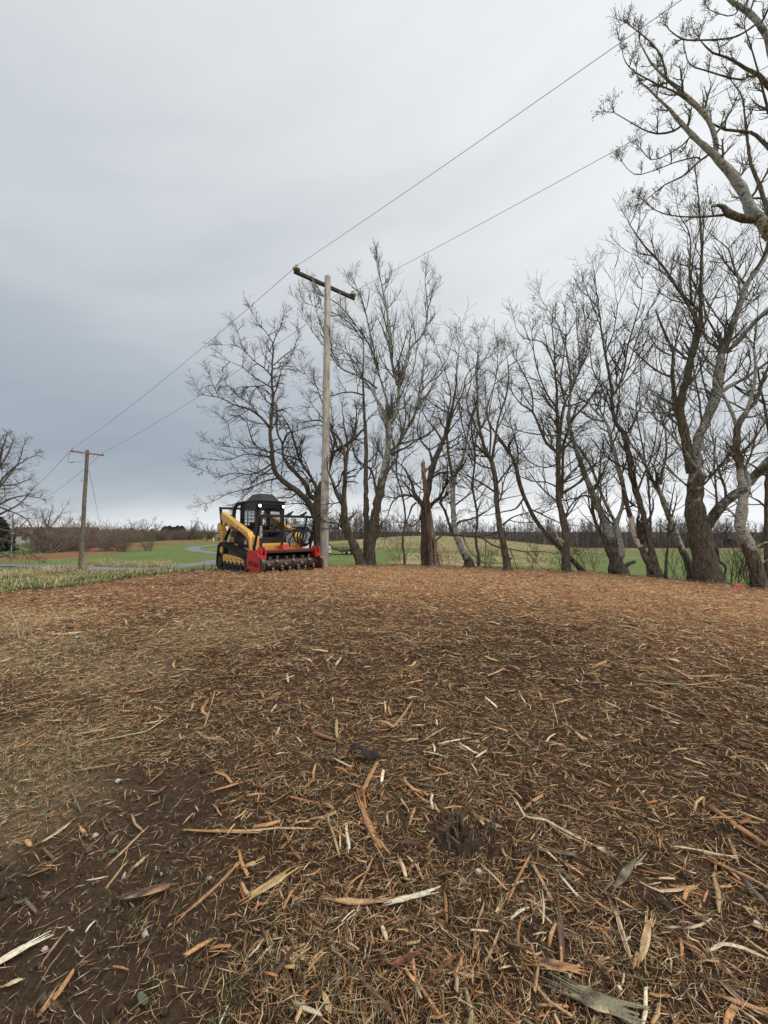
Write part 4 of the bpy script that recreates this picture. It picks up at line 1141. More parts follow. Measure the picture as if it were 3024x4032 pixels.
            me = bpy.data.meshes.new('trunk' if li == 0 else name); me.from_pydata(b_.v, [], b_.f)
            me.polygons.foreach_set('use_smooth', [True] * len(me.polygons))
            at = me.attributes.new('pale', 'FLOAT', 'POINT')
            if callable(pale): vals = np.array([pale(v[2] + base.z) for v in b_.v])
            else: vals = np.full(len(b_.v), float(pale))
            at.data.foreach_set('value', vals.astype(np.float32)); me.update()
            link('trunk' if li == 0 else name, me, M['bare_wood'] if name in ('torn_splinter', 'stripped_stem') else M['bark'], root)
            if spawn:
                gap = 0.37 / self.dens; acc = rnd(0, gap)
                for i in range(1, n):
                    acc += (pts[i] - pts[i - 1]).length
                    f = i / n
                    if acc < gap * (0.8 + 5 * rad[i]) or pts[i].z < base.z + 1.3 or f < smin: continue
                    acc = rnd(-0.08, 0.05)
                    if random.random() < 0.12: continue
                    d = (pts[i] - pts[i - 1]).normalized()
                    a = Vector((random.gauss(0, 1), random.gauss(0, 1), random.gauss(0, 1))); a = (a - d * a.dot(d)).normalized()
                    ang = rnd(0.6, 1.25); nd = d * math.cos(ang) + a * math.sin(ang)
                    L = self.blen * rnd(0.45, 1.15) * (1.0 - 0.40 * f) * min(1.0, 0.45 + rad[i] * 9)
                    self.grow(tuple(pts[i]), tuple(nd), L, min(0.5 * rad[i], 0.03) * rnd(0.6, 1) + 0.008, 1, maxlev)
                d = (pts[-1] - pts[-2]).normalized()
                for _ in range(2):
                    self.grow(tuple(pts[-1]), tuple(d + Vector((rnd(-.4, .4), rnd(-.4, .4), rnd(-.2, .4)))), self.blen * rnd(0.3, 0.55), max(0.006, rad[-1] * 0.8), 1, maxlev)
        # the crown: all twigs as one part
        Vs, Fs = [], []; base_i = 0
        B = np.array(tuple(base))
        for lev in (1, 2, 3, 4):
            grp = [x for x in self.branches if x[3] == lev]
            if not grp: continue
            n = grp[0][0]; sides = 4 if lev == 1 else 3
            P = np.array([x[1] for x in grp]) - B; Rr = np.array([x[2] for x in grp])
            T = np.empty_like(P); T[:, 1:-1] = P[:, 2:] - P[:, :-2]; T[:, 0] = P[:, 1] - P[:, 0]; T[:, -1] = P[:, -1] - P[:, -2]
            T /= np.linalg.norm(T, axis=2)[..., None] + 1e-9
            S = np.cross(T, np.array([0.31, 0.77, 0.55])); S /= np.linalg.norm(S, axis=2)[..., None] + 1e-9
            U = np.cross(T, S)
            ring = [P + (S * math.cos(2 * math.pi * k / sides) + U * math.sin(2 * math.pi * k / sides)) * Rr[..., None] for k in range(sides)]
            V = np.stack(ring, 2)            # (nb, n+1, sides, 3)
            nb = len(grp); idx = np.arange(nb * (n + 1) * sides).reshape(nb, n + 1, sides)
            a = idx[:, :-1, :]; c = idx[:, 1:, :]
            F = np.stack([a, np.roll(a, -1, 2), np.roll(c, -1, 2), c], -1).reshape(-1, 4)
            Vs.append(V.reshape(-1, 3)); Fs.append(F + base_i); base_i += V.shape[0] * V.shape[1] * V.shape[2]
        if Vs:
            me = np_mesh('crown', np.concatenate(Vs), np.concatenate(Fs), True)
            o = link('crown', me, M['twig2'] if self.buds > 0 or self.pale > 0.3 else M[('twig', 'twig3')[len(self.branches) % 2]], root)
            self.ntri = 2 * sum(len(f) for f in Fs)
        else: self.ntri = 0
        if self.budpts:
            Pb = np.array(self.budpts) - B; Pb = np.repeat(Pb, 3, axis=0) + rng.normal(0, 0.03, (len(Pb) * 3, 3)); nb = len(Pb)
            col = np.array([(0.36, 0.34, 0.21)]) * rng.uniform(0.6, 1.4, (nb, 1))
            V, F, C = spindles(Pb, rng.uniform(0.04, 0.08, nb), rng.uniform(0.010, 0.018, nb), rng.uniform(0, 6.28, nb), rng.uniform(-1.4, 1.4, nb), rng.normal(0, 0.1, nb), col)
            me = np_mesh('catkins', V, F, False, colors=C); link('catkins', me, M['piece'], root)
        return self
TREES = []
def fade(z0, z1, hi=1.0): return lambda z: hi * min(1.0, max(0.0, (z - z0) / (z1 - z0)))
GROUPN = 'bare trees along the back of the knoll'

t = Tree('wide spreading dark tree behind the grey pole, its limbs arching over the loader', 15.8, dens=1.75, blen=1.2, up=0.05, wig=0.2)
t.limb('A', [(1305, 2800, 52), (1310, 2400, 46), (1295, 2150, 44), (1305, 2060, 36), (1350, 1930, 26)], 0)
t.limb('A', [(1300, 2330, 42), (1200, 2150, 38), (1080, 2030, 34), (940, 1930, 30), (850, 1830, 27), (815, 1720, 24), (810, 1600, 21), (785, 1400, 19), (800, 1250, 16), (815, 1000, 13.5), (800, 800, 11), (815, 560, 9), (820, 400, 6), (880, 280, 4), (930, 130, 2.5)], -0.12)
for pts, dr in ((((800, 780, 8), (720, 690, 7), (600, 600, 6), (480, 450, 4), (420, 250, 2.5)), .3), (((720, 690, 6), (620, 620, 5), (500, 500, 4), (400, 440, 3), (270, 440, 2)), -.3),
                (((805, 910, 8), (730, 860, 7), (600, 780, 5), (480, 680, 4), (350, 620, 2.5)), -.3), (((740, 870, 5), (690, 885, 5), (560, 890, 4), (400, 910, 2.5)), .3),
                (((785, 1340, 14), (680, 1220, 12), (560, 1140, 9), (400, 1090, 7), (230, 1010, 5), (60, 980, 3), (10, 930, 2)), -.25),
                (((230, 1010, 4), (160, 880, 3), (130, 780, 2)), 0), (((640, 1180, 6), (560, 1060, 5), (440, 1000, 4), (300, 850, 2.5)), .3), (((815, 420, 6), (740, 300, 5), (640, 180, 3), (580, 80, 2)), .2),
                (((820, 660, 7), (930, 560, 5), (1040, 470, 4), (1090, 330, 2)), .3), (((825, 980, 8), (870, 870, 6), (910, 690, 5), (960, 600, 3)), -.3),
                (((860, 700, 5), (980, 700, 4), (1100, 720, 2)), -.3),
                (((830, 1620, 12), (700, 1580, 9), (600, 1500, 8), (560, 1380, 6), (530, 1240, 3), (560, 1100, 2)), -.3), (((815, 1660, 10), (680, 1640, 8), (500, 1630, 6), (330, 1690, 4), (120, 1680, 2)), -.3),
                (((820, 1720, 11), (700, 1800, 9), (560, 1850, 7), (400, 1830, 5), (220, 1870, 3.5), (60, 1800, 2)), -.2), (((860, 1890, 11), (700, 1930, 8), (560, 2000, 6), (350, 2050, 4), (180, 2130, 3), (100, 2160, 2)), -.4),
                (((830, 1750, 9), (740, 1830, 7), (640, 1880, 6), (520, 2060, 4), (430, 2150, 2.5)), -.5), (((1080, 2050, 9), (1000, 2100, 8), (880, 2100, 7), (780, 2140, 4)), -.5),
                (((680, 1560, 6), (480, 1560, 4), (300, 1540, 3), (140, 1510, 2)), -.3), (((560, 1130, 6), (420, 1230, 4), (330, 1300, 3), (270, 1240, 2)), -.4)):
    t.limb('A', pts, dr)
t.limb('A', [(1300, 2110, 34), (1220, 2080, 28), (1170, 1960, 24), (1080, 1850, 20), (980, 1750, 17), (920, 1620, 14), (920, 1520, 12), (860, 1380, 10), (860, 1200, 8), (850, 1050, 4)], .2)
t.limb('A', [(920, 1530, 10), (970, 1400, 8), (1050, 1380, 6), (1110, 1360, 4)], .3)
t.limb('A', [(1320, 2090, 22), (1270, 1950, 18), (1180, 1800, 16), (1110, 1690, 14), (1050, 1500, 12), (1000, 1350, 9), (960, 1280, 7), (900, 1180, 4)], .35)
t.limb('A', [(1110, 1700, 11), (1040, 1660, 9), (940, 1640, 8), (840, 1600, 6), (700, 1590, 3)], -.2)
t.limb('B', [(140, 1500, 30), (190, 1330, 24), (230, 1200, 22), (260, 1080, 20), (300, 980, 16), (400, 915, 14), (480, 850, 11), (515, 700, 9), (525, 550, 5)], -.1)
t.limb('B', [(275, 1000, 13), (305, 840, 11), (260, 700, 9), (180, 480, 7), (100, 260, 4)], .3)
t.limb('B', [(0, 670, 5), (80, 660, 8), (160, 660, 9), (250, 740, 9), (300, 850, 9)][::-1], .2)
TREES.append(t)

t = Tree('leaning tree with broken side stubs, left stem of the clump right of the grey pole', 14.3, dens=0.9, blen=1.2, up=0.1, wig=0.22)
t.limb('B', [(585, 2125, 56), (520, 1960, 44), (455, 1830, 39), (420, 1700, 35), (400, 1560, 32), (402, 1400, 22), (407, 1250, 21), (418, 1100, 20), (440, 950, 13), (420, 800, 10), (390, 640, 6), (380, 520, 4)], 0, smin=0.35)
t.limb('B', [(395, 1530, 26), (320, 1390, 20), (275, 1260, 12), (240, 1190, 6)], -.4, pale=0.25)
t.limb('B', [(405, 1090, 17), (400, 960, 14), (345, 840, 12), (260, 740, 9), (180, 640, 6), (60, 480, 3)], -.2)
t.limb('B', [(430, 1800, 13), (380, 1740, 11), (320, 1700, 9), (240, 1690, 5)], -.5)
t.limb('B', [(430, 1830, 10), (380, 1780, 9), (300, 1750, 7), (200, 1755, 4)], -.5)
t.limb('B', [(395, 1690, 12), (370, 1650, 10), (350, 1600, 6)], -.3, spawn=False)
t.limb('B', [(480, 1960, 12), (400, 1985, 11), (330, 1970, 9), (270, 1930, 7), (235, 1900, 4)], -.2, spawn=False)
t.limb('B', [(420, 1230, 9), (480, 1225, 8), (525, 1220, 6)], .2, spawn=False)
t.limb('B', [(420, 1280, 9), (500, 1275, 7), (540, 1300, 5)], .2, spawn=False)
t.limb('B', [(430, 1000, 8), (500, 830, 7), (530, 700, 5), (550, 560, 3)], .3)
TREES.append(t)

t = Tree('straight dark slender trunk rising in the middle of the clump', 14.6, dens=0.8, blen=1.4, up=0.1, wig=0.2)
t.limb('B', [(635, 2125, 46), (628, 1900, 36), (625, 1700, 31), (618, 1500, 26), (615, 1200, 22), (620, 950, 20), (612, 720, 17), (596, 500, 13), (592, 300, 10), (592, 100, 7), (600, -60, 4)], 0, smin=0.4)
t.limb('B', [(610, 735, 10), (560, 780, 10), (480, 870, 9), (390, 930, 7)], .4)
t.limb('B', [(590, 400, 9), (480, 370, 7), (360, 380, 6), (245, 410, 4), (100, 300, 3), (10, 190, 2)], -.3)
t.limb('B', [(630, 1130, 9), (570, 1110, 8), (500, 1000, 6), (480, 880, 4)], .4)
t.limb('B', [(600, 260, 6), (560, 150, 5), (480, 60, 4), (350, 40, 3)], .3)
TREES.append(t)

P0 = fade(2.2, 5.2)
t = Tree('tall white barked poplar with forked crown and catkins, beside the straight dark trunk', 14.4, dens=1.6, blen=1.45, up=0.5, buds=0.7, pale=0.75, wig=0.13)
t.limb('B', [(655, 2125, 52), (662, 1900, 50), (700, 1700, 46), (735, 1500, 43), (775, 1300, 39), (820, 1080, 34), (848, 930, 28), (842, 780, 27), (850, 680, 26)], 0, pale=P0, smin=0.5)
t.limb('B', [(705, 1860, 24), (760, 1750, 20), (785, 1680, 14)], .2, pale=0.2, spawn=False)
t.limb('B', [(735, 1450, 16), (700, 1250, 12), (665, 1150, 11), (620, 1120, 8), (540, 1060, 6), (500, 960, 4)], .3, pale=0.2)
t.limb('B', [(665, 1150, 9), (710, 1110, 7), (720, 1030, 4)], .2, pale=0)
t.limb('B', [(835, 730, 24), (800, 600, 20), (780, 530, 17), (730, 450, 15), (680, 350, 13), (600, 260, 11), (560, 150, 9), (500, 60, 7), (400, -40, 4)], .1, pale=0.85)
t.limb('B', [(850, 690, 22), (900, 640, 21), (930, 560, 21), (950, 400, 17), (950, 290, 15)], -.1, pale=0.9)
t.limb('K', [(1085, 740, 9), (1060, 640, 8), (1045, 520, 7), (1030, 350, 5.5), (1000, 200, 4), (970, 70, 2)], .05, pale=0.9)
t.limb('K', [(1090, 745, 9), (1115, 690, 8), (1150, 550, 6.5), (1220, 470, 5), (1250, 350, 4), (1235, 170, 2)], -.2, pale=0.9)
t.limb('B', [(850, 690, 18), (838, 560, 14), (828, 440, 12), (780, 280, 9), (720, 100, 7), (680, 0, 5)], .2, pale=0.6)
t.limb('K', [(985, 660, 5), (940, 540, 4.5), (870, 430, 4), (760, 300, 3), (640, 240, 2)], .1, pale=0.4)
t.limb('K', [(975, 760, 6), (890, 700, 5), (780, 650, 4.5), (710, 560, 3.5), (640, 470, 2.5), (590, 400, 1.5)], -.2, pale=0.5)
t.limb('K', [(960, 560, 4), (930, 430, 3.5), (900, 300, 3), (850, 180, 2)], .2, pale=0.4)
t.limb('K', [(760, 620, 4), (700, 500, 3), (650, 360, 2), (630, 250, 1.5)], .2, pale=0.4)
t.limb('K', [(900, 500, 3), (820, 400, 2.5), (740, 350, 2), (600, 300, 1.5)], -.1, pale=0.4)
t.limb('B', [(872, 1000, 18), (950, 880, 14), (1010, 760, 12.5), (1085, 680, 12), (1130, 500, 11), (1160, 380, 10), (1190, 200, 8), (1210, 60, 6), (1240, -120, 4)], .2, pale=0.85)
t.limb('B', [(1160, 390, 8), (1250, 280, 7), (1340, 180, 5), (1440, 40, 4), (1480, -100, 3)], -.1, pale=0.6)
t.limb('B', [(875, 1015, 13), (940, 965, 11), (1020, 935, 9), (1100, 880, 8), (1250, 790, 5), (1330, 740, 3)], -.3, pale=0.1)
t.limb('B', [(880, 960, 9), (980, 890, 8), (1090, 860, 6), (1200, 830, 4)], .3, pale=0.1)
TREES.append(t)

t = Tree('stout dark oak with crooked hanging limbs, just behind the broken snag', 13.7, dens=0.9, blen=1.4, up=0.08, wig=0.25)
t.limb('B', [(1222, 2150, 46), (1220, 1900, 42), (1215, 1700, 38), (1215, 1520, 38), (1240, 1400, 34), (1265, 1280, 31), (1292, 1150, 29), (1340, 1000, 25), (1410, 850, 20), (1460, 650, 16), (1500, 480, 12), (1530, 300, 8), (1540, 100, 5), (1560, -60, 3)], 0, smin=0.3)
t.limb('B', [(1215, 1560, 28), (1150, 1460, 23), (1105, 1390, 18), (1085, 1290, 13), (1045, 1210, 9), (980, 1110, 7), (900, 1060, 4)], -.2)
t.limb('B', [(1110, 1430, 13), (1000, 1410, 11), (920, 1450, 9), (870, 1520, 7), (840, 1620, 4)], -.3)
t.limb('B', [(1090, 1380, 10), (1100, 1310, 8), (1160, 1290, 5)], .3)
t.limb('B', [(1130, 1490, 11), (1085, 1530, 10), (1060, 1610, 8), (1020, 1690, 6), (950, 1680, 3)], -.4, spawn=False)
t.limb('B', [(1185, 1600, 9), (1160, 1670, 8), (1080, 1730, 6), (980, 1740, 4), (930, 1800, 3)], -.4)
t.limb('B', [(1270, 1540, 20), (1310, 1480, 17), (1365, 1440, 16), (1420, 1330, 12), (1450, 1200, 8), (1440, 1060, 5)], .1)
t.limb('B', [(1290, 1070, 14), (1260, 960, 11), (1180, 870, 9), (1140, 750, 7), (1170, 560, 4), (1160, 400, 3)], .2)
t.limb('B', [(1285, 1240, 12), (1370, 1190, 10), (1500, 1180, 8), (1620, 1230, 6), (1750, 1360, 5), (1830, 1420, 3)], -.3)
t.limb('B', [(1400, 880, 12), (1330, 760, 9), (1240, 650, 7), (1190, 560, 5)], .3)
t.limb('B', [(1440, 800, 10), (1520, 690, 7), (1640, 560, 5), (1720, 400, 3)], .2)
TREES.append(t)

t = Tree('pale leaning trunk with stripped bark, between the snag and the slim green field trees', 13.2, dens=0.85, blen=1.4, up=0.22, wig=0.2)
t.limb('C', [(522, 2035, 30), (480, 1960, 28), (440, 1880, 26), (405, 1760, 23), (388, 1600, 21), (385, 1440, 20), (400, 1330, 17), (425, 1260, 15), (470, 1170, 12), (495, 1050, 10), (515, 940, 8), (530, 860, 6), (570, 740, 4)], 0, pale=fade(0.2, 0.8, 0.62), smin=0.4)
t.limb('C', [(388, 1400, 15), (372, 1270, 13), (350, 1150, 11), (342, 1050, 10), (333, 950, 9), (345, 800, 8), (370, 650, 6), (330, 480, 4), (280, 340, 3), (230, 200, 2)], .15, pale=0.15)
t.limb('C', [(340, 960, 8), (400, 760, 6), (470, 620, 5), (500, 480, 4), (600, 380, 3), (700, 320, 2)], -.2)
t.limb('C', [(385, 1800, 12), (350, 1700, 11), (320, 1600, 10), (285, 1540, 9), (300, 1430, 5)], .2, pale=0)
t.limb('C', [(410, 1730, 12), (450, 1690, 10), (550, 1670, 8), (680, 1600, 5)], .3)
t.limb('C', [(400, 1560, 8), (480, 1500, 6), (560, 1440, 4)], -.3)
TREES.append(t)

t = Tree('slim dark tree standing alone at the mulch edge, with drooping dead limbs at its knee', 12.2, dens=0.95, blen=1.45, up=0.2, wig=0.2)
t.limb('C', [(838, 2090, 30), (812, 1920, 26), (785, 1800, 23), (770, 1720, 22), (752, 1550, 20), (737, 1350, 20), (722, 1260, 19), (710, 1205, 19)], 0, smin=0.5)
t.limb('C', [(710, 1210, 15), (680, 1140, 13), (645, 1060, 12), (612, 930, 11), (595, 800, 9), (590, 600, 6), (590, 350, 4), (600, 180, 2)], .15)
t.limb('C', [(710, 1210, 13), (718, 1130, 12), (737, 1010, 11), (770, 830, 8), (830, 640, 6), (850, 450, 4), (820, 270, 2)], -.15)
t.limb('C', [(690, 1150, 9), (700, 950, 8), (670, 760, 6), (740, 520, 4), (760, 300, 2)], .3)
t.limb('C', [(640, 1050, 7), (560, 870, 6), (500, 700, 5), (540, 500, 3), (490, 250, 2)], -.3)
t.limb('C', [(735, 1450, 10), (680, 1410, 9), (600, 1360, 8), (520, 1320, 7), (460, 1290, 5)], .3)
t.limb('C', [(745, 1000, 6), (800, 1060, 5), (840, 1130, 3)], .4)
t.limb('C', [(800, 1720, 10), (850, 1680, 8), (900, 1650, 6), (1040, 1610, 4)], -.1)
t.limb('C', [(770, 1770, 9), (700, 1800, 9), (560, 1815, 8), (430, 1805, 8), (340, 1800, 8), (290, 1810, 8), (240, 1860, 7)], .5)
t.limb('C', [(560, 1815, 8), (640, 1835, 8), (700, 1880, 8), (780, 1910, 7), (860, 1920, 6), (1000, 1945, 5), (1120, 1940, 4), (1230, 1960, 3)], -.4)
for q in ([(860, 1920, 4), (890, 2000, 3), (920, 2090, 2)], [(660, 1860, 4), (655, 1960, 3), (650, 2040, 2)], [(470, 1815, 5), (500, 1900, 4), (560, 1980, 3)], [(1000, 1945, 4), (1060, 2010, 3), (1100, 2060, 2)]):
    t.limb('C', q, .1)
TREES.append(t)

t = Tree('long thin trunk leaning left from the foot of the bare bole with the pale splinter', 12.6, dens=0.9, blen=1.3, up=0.25, wig=0.2)
t.limb('D', [(565, 2110, 19), (500, 2040, 18), (430, 1970, 18), (330, 1870, 16), (220, 1740, 14), (150, 1610, 14), (92, 1460, 14), (62, 1330, 14), (12, 1220, 10), (-60, 1110, 8), (-120, 1030, 6), (-160, 920, 4), (-170, 760, 3)], 0, smin=0.5)
t.limb('D', [(68, 1310, 7), (78, 1230, 6), (60, 1130, 5), (20, 1000, 3)], .3)
t.limb('D', [(120, 1560, 8), (60, 1640, 6), (-20, 1660, 5), (-150, 1690, 3)], -.3)
t.limb('D', [(185, 1650, 7), (250, 1680, 6), (330, 1720, 5), (400, 1750, 4)], .2)
TREES.append(t)

t = Tree('bare boled tree with a dense upswept crown and a pale torn splinter at its base', 12.0, dens=1.2, blen=1.35, up=0.3, buds=0.25, wig=0.18)
t.limb('D', [(437, 2125, 31), (435, 1950, 27), (428, 1780, 25), (400, 1650, 22), (383, 1550, 20), (382, 1450, 18), (380, 1250, 17), (385, 1100, 16), (375, 950, 13), (370, 750, 9), (360, 600, 6.5), (350, 420, 4.5), (330, 250, 3)], 0, smin=0.25)
t.limb('D', [(377, 1215, 12), (290, 1140, 11), (230, 1000, 9), (180, 900, 7), (100, 850, 5), (30, 760, 3)], .2)
t.limb('D', [(190, 920, 6), (180, 760, 5), (110, 600, 4), (50, 500, 3)], .3)
t.limb('D', [(395, 1090, 12), (410, 930, 11), (440, 820, 9), (475, 760, 7), (520, 640, 5), (600, 480, 4), (640, 300, 3)], -.2)
t.limb('D', [(405, 1560, 15), (410, 1450, 12), (415, 1300, 10), (420, 1160, 9), (450, 1060, 9), (500, 950, 8), (600, 840, 7), (680, 700, 5), (700, 600, 4)], .2)
t.limb('D', [(420, 1520, 12), (540, 1440, 9), (600, 1360, 6), (680, 1290, 4)], -.3)
t.limb('D', [(430, 1710, 7), (480, 1610, 6), (560, 1530, 4), (640, 1480, 3)], .2)
t.limb('D', [(395, 1490, 8), (450, 1400, 7), (540, 1310, 5)], .1)
t.limb('D', [(372, 880, 8), (300, 780, 7), (240, 640, 5), (200, 480, 4), (180, 300, 2.5)], .1)
t.limb('D', [(365, 620, 6), (330, 500, 5), (260, 380, 4), (120, 350, 3), (60, 270, 2)], -.1)
t.limb('D', [(430, 830, 7), (400, 680, 6), (420, 500, 5), (440, 300, 3), (430, 120, 2)], .1)
t.limb('D', [(540, 620, 5), (540, 450, 4), (520, 260, 3), (520, 80, 2)], .3)
t.limb('D', [(370, 1090, 7), (250, 1080, 5), (120, 1060, 4), (20, 1030, 3)], -.3)
t.limb('D', [(378, 1300, 7), (280, 1330, 5), (170, 1290, 4), (100, 1200, 3)], .3)
t.limb('D', [(378, 1480, 7), (290, 1440, 5), (180, 1430, 4), (60, 1380, 3)], -.3)
t.limb('D', [(418, 1930, 6), (385, 1870, 6), (352, 1800, 5), (322, 1745, 2)], -1.2, pale=1.0, spawn=False, name='torn_splinter')
t.limb('D', [(430, 1900, 7), (400, 1870, 5), (365, 1860, 2)], -1.5, pale=1.0, spawn=False, name='torn_splinter')
TREES.append(t)

t = Tree('twin stemmed birch like poplar leaning left, white flecked bark on both stems', 12.2, dens=1.05, blen=1.5, up=0.35, pale=0.5, buds=0.3, wig=0.16)
t.limb('D', [(835, 2130, 55), (800, 1980, 44), (770, 1850, 36), (720, 1700, 23), (650, 1540, 22), (600, 1430, 19), (560, 1330, 18), (520, 1200, 15), (480, 1080, 13), (455, 950, 13), (470, 800, 9), (470, 650, 8), (440, 450, 6), (380, 250, 4), (280, 100, 2)], 0, pale=fade(0.9, 1.5, 0.62), smin=0.4)
t.limb('D', [(840, 2010, 34), (850, 1950, 28), (832, 1820, 19), (822, 1750, 17), (860, 1650, 13), (875, 1550, 11), (862, 1430, 12), (830, 1330, 14), (790, 1150, 11), (735, 980, 9), (640, 880, 7), (590, 800, 4), (520, 700, 3)], -.15, pale=0.75)
t.limb('D', [(815, 1750, 13), (760, 1640, 12), (700, 1510, 10), (650, 1370, 9), (590, 1250, 6), (480, 1100, 4)], .2, pale=0.5)
t.limb('D', [(760, 1970, 18), (715, 1850, 14), (662, 1740, 12), (640, 1620, 10), (650, 1500, 9), (690, 1420, 8), (700, 1300, 5)], .2, pale=0.2)
t.limb('D', [(870, 2090, 18), (910, 2060, 14), (962, 2040, 11)], 0, pale=0, spawn=False)
t.limb('D', [(650, 1560, 10), (580, 1540, 8), (520, 1560, 6), (400, 1580, 4)], .3, pale=0)
t.limb('D', [(465, 760, 6), (540, 600, 5), (600, 420, 4), (580, 200, 3), (570, 60, 2)], .2, pale=0.3)
TREES.append(t)

t = Tree('twin trunked tree whose left stem is stripped to bare white wood', 11.6, dens=0.95, blen=1.7, up=0.42, wig=0.14)
t.limb('D', [(1120, 2140, 34), (1085, 1950, 21), (1055, 1800, 19), (1010, 1640, 20), (970, 1500, 20), (930, 1350, 18), (902, 1180, 17), (872, 1060, 16), (820, 1000, 14), (790, 850, 12), (790, 760, 11), (770, 640, 9), (735, 460, 8), (710, 300, 6), (690, 150, 5), (670, -10, 4), (660, -120, 2.5)], 0, smin=0.25)
t.limb('D', [(1095, 2120, 28), (1035, 1990, 23), (1005, 1930, 22)], .1, pale=0)
t.limb('D', [(1005, 1935, 20), (980, 1880, 20), (950, 1780, 19), (930, 1700, 17)], .05, pale=1.4, spawn=False, name='stripped_stem')
t.limb('D', [(930, 1710, 18), (912, 1650, 16), (885, 1530, 14), (865, 1430, 15), (830, 1300, 13), (790, 1150, 10), (760, 1020, 8), (700, 900, 5)], .1, pale=0.3)
t.limb('D', [(795, 780, 9), (830, 730, 8), (880, 580, 7), (905, 420, 6), (960, 230, 4.5), (1005, 60, 3), (1020, -100, 2)], .15)
t.limb('D', [(860, 690, 6), (920, 540, 5), (1005, 270, 4), (1100, 80, 3), (1150, -20, 2)], -.2)
t.limb('D', [(850, 720, 5), (960, 590, 4), (1080, 420, 3), (1160, 320, 2)], .3)
t.limb('D', [(985, 1500, 8), (1030, 1380, 7), (1070, 1290, 6), (1110, 1150, 5), (1130, 1000, 3)], .2)
t.limb('D', [(735, 480, 6), (800, 300, 4), (830, 100, 3)], -.2)
t.limb('D', [(700, 260, 4), (650, 130, 3), (600, 0, 2)], .2)
t.limb('D', [(780, 900, 6), (700, 700, 5), (640, 580, 4), (620, 400, 3)], .3)
t.limb('D', [(1060, 1740, 9), (1100, 1640, 7), (1095, 1560, 4)], .1, spawn=False)
TREES.append(t)

t = Tree('thin young sapling in front of the field between two leaning trunks', 11.6, dens=0.9, blen=0.8, up=0.35, wig=0.15)
t.limb('E', [(325, 1995, 12), (335, 1800, 10), (350, 1620, 9), (358, 1450, 7), (380, 1320, 5), (400, 1200, 3), (430, 1080, 2)], 0, smin=0.15)
TREES.append(t)

t = Tree('slender pale poplar leaning left behind the thickest trunk', 12.6, dens=0.9, blen=1.4, up=0.35, pale=0.5, wig=0.15)
t.limb('E', [(562, 2010, 32), (520, 1860, 28), (450, 1710, 25), (392, 1550, 24), (330, 1400, 22), (288, 1280, 20), (250, 1200, 19)], 0, pale=fade(0.3, 1.2, 0.7), smin=0.5)
t.limb('E', [(250, 1210, 14), (180, 1080, 12), (90, 900, 9), (0, 780, 7), (-60, 600, 4)], .2, pale=0.6)
t.limb('E', [(280, 1170, 14), (298, 1040, 12), (330, 900, 10), (330, 780, 7), (310, 600, 4)], -.2, pale=0.7)
TREES.append(t)

t = Tree('thickest trunk of the row, dark below and white above, forking into tall limbs', 10.9, dens=1.0, blen=1.9, up=0.4, pale=0.5, buds=0.35, wig=0.14)
t.limb('E', [(712, 2050, 108), (690, 1850, 88), (650, 1700, 84), (612, 1550, 74), (585, 1380, 70), (588, 1250, 62), (598, 1100, 56), (612, 980, 42), (605, 850, 38), (640, 700, 38), (715, 530, 40), (780, 350, 40), (800, 180, 36), (822, 0, 30)], 0, pale=fade(1.6, 4.6, 0.9), smin=0.4)
t.limb('F', [(1086, 1845, 38), (1180, 1620, 38), (1250, 1400, 35), (1330, 1180, 31), (1400, 980, 29), (1500, 830, 28), (1600, 680, 27), (1700, 500, 22), (1850, 250, 14)], .1, pale=0.9)
t.limb('F', [(1170, 1790, 24), (1350, 1600, 25), (1500, 1430, 24), (1660, 1270, 21), (1800, 1120, 16), (1950, 900, 10)], -.2, pale=0.9)
t.limb('F', [(1340, 1160, 16), (1320, 1050, 14), (1300, 900, 12), (1230, 700, 9), (1180, 550, 7), (1050, 440, 5), (930, 330, 3)], .2)
t.limb('E', [(575, 1060, 46), (530, 900, 38), (500, 740, 36), (470, 600, 34), (450, 480, 36), (480, 330, 31), (530, 150, 30), (560, 0, 24)], .1, pale=0.1)
t.limb('F', [(740, 1850, 40), (800, 1650, 34), (850, 1450, 24), (852, 1300, 20), (850, 1000, 17), (866, 600, 13), (850, 300, 10), (830, 0, 8), (800, -300, 5)], .05, pale=0)
t.limb('F', [(840, 1300, 17), (700, 1170, 16), (580, 1040, 15), (450, 830, 13), (330, 680, 11), (180, 520, 9), (80, 380, 7), (0, 260, 5)], .15, pale=0)
t.limb('F', [(815, 1560, 22), (790, 1400, 20), (725, 1260, 18), (610, 1090, 10), (480, 900, 7), (300, 780, 5), (100, 640, 3)], -.2, pale=0.2)
t.limb('F', [(740, 1200, 14), (730, 1000, 12), (715, 820, 10), (730, 600, 8), (710, 350, 6), (600, 150, 4), (560, -20, 3)], .3, pale=0.3)
t.limb('F', [(880, 1500, 12), (930, 1380, 11), (960, 1260, 10), (1060, 1050, 8), (1180, 850, 5), (1220, 700, 3)], .3, pale=0.5)
t.limb('E', [(415, 500, 26), (405, 350, 18), (385, 200, 17), (392, 60, 14), (400, -40, 9)], -.1, pale=0)
t.limb('F', [(530, 1960, 14), (515, 1790, 13), (440, 1600, 13), (380, 1470, 12), (310, 1280, 8)], -.1, pale=0, spawn=False)
t.limb('F', [(1090, 1820, 16), (1080, 1680, 13), (1000, 1500, 11), (930, 1380, 9), (870, 1180, 7)], .2, pale=0)
t.limb('E', [(625, 1065, 17), (540, 930, 14), (440, 800, 12), (380, 720, 10), (250, 580, 8), (130, 470, 5)], -.5, pale=0.8)
t.limb('E', [(690, 1570, 44), (765, 1450, 40), (860, 1330, 38), (945, 1260, 36), (1050, 1190, 30), (1150, 1070, 34), (1253, 960, 32), (1400, 820, 26), (1500, 650, 16)], -.1, pale=0.45)
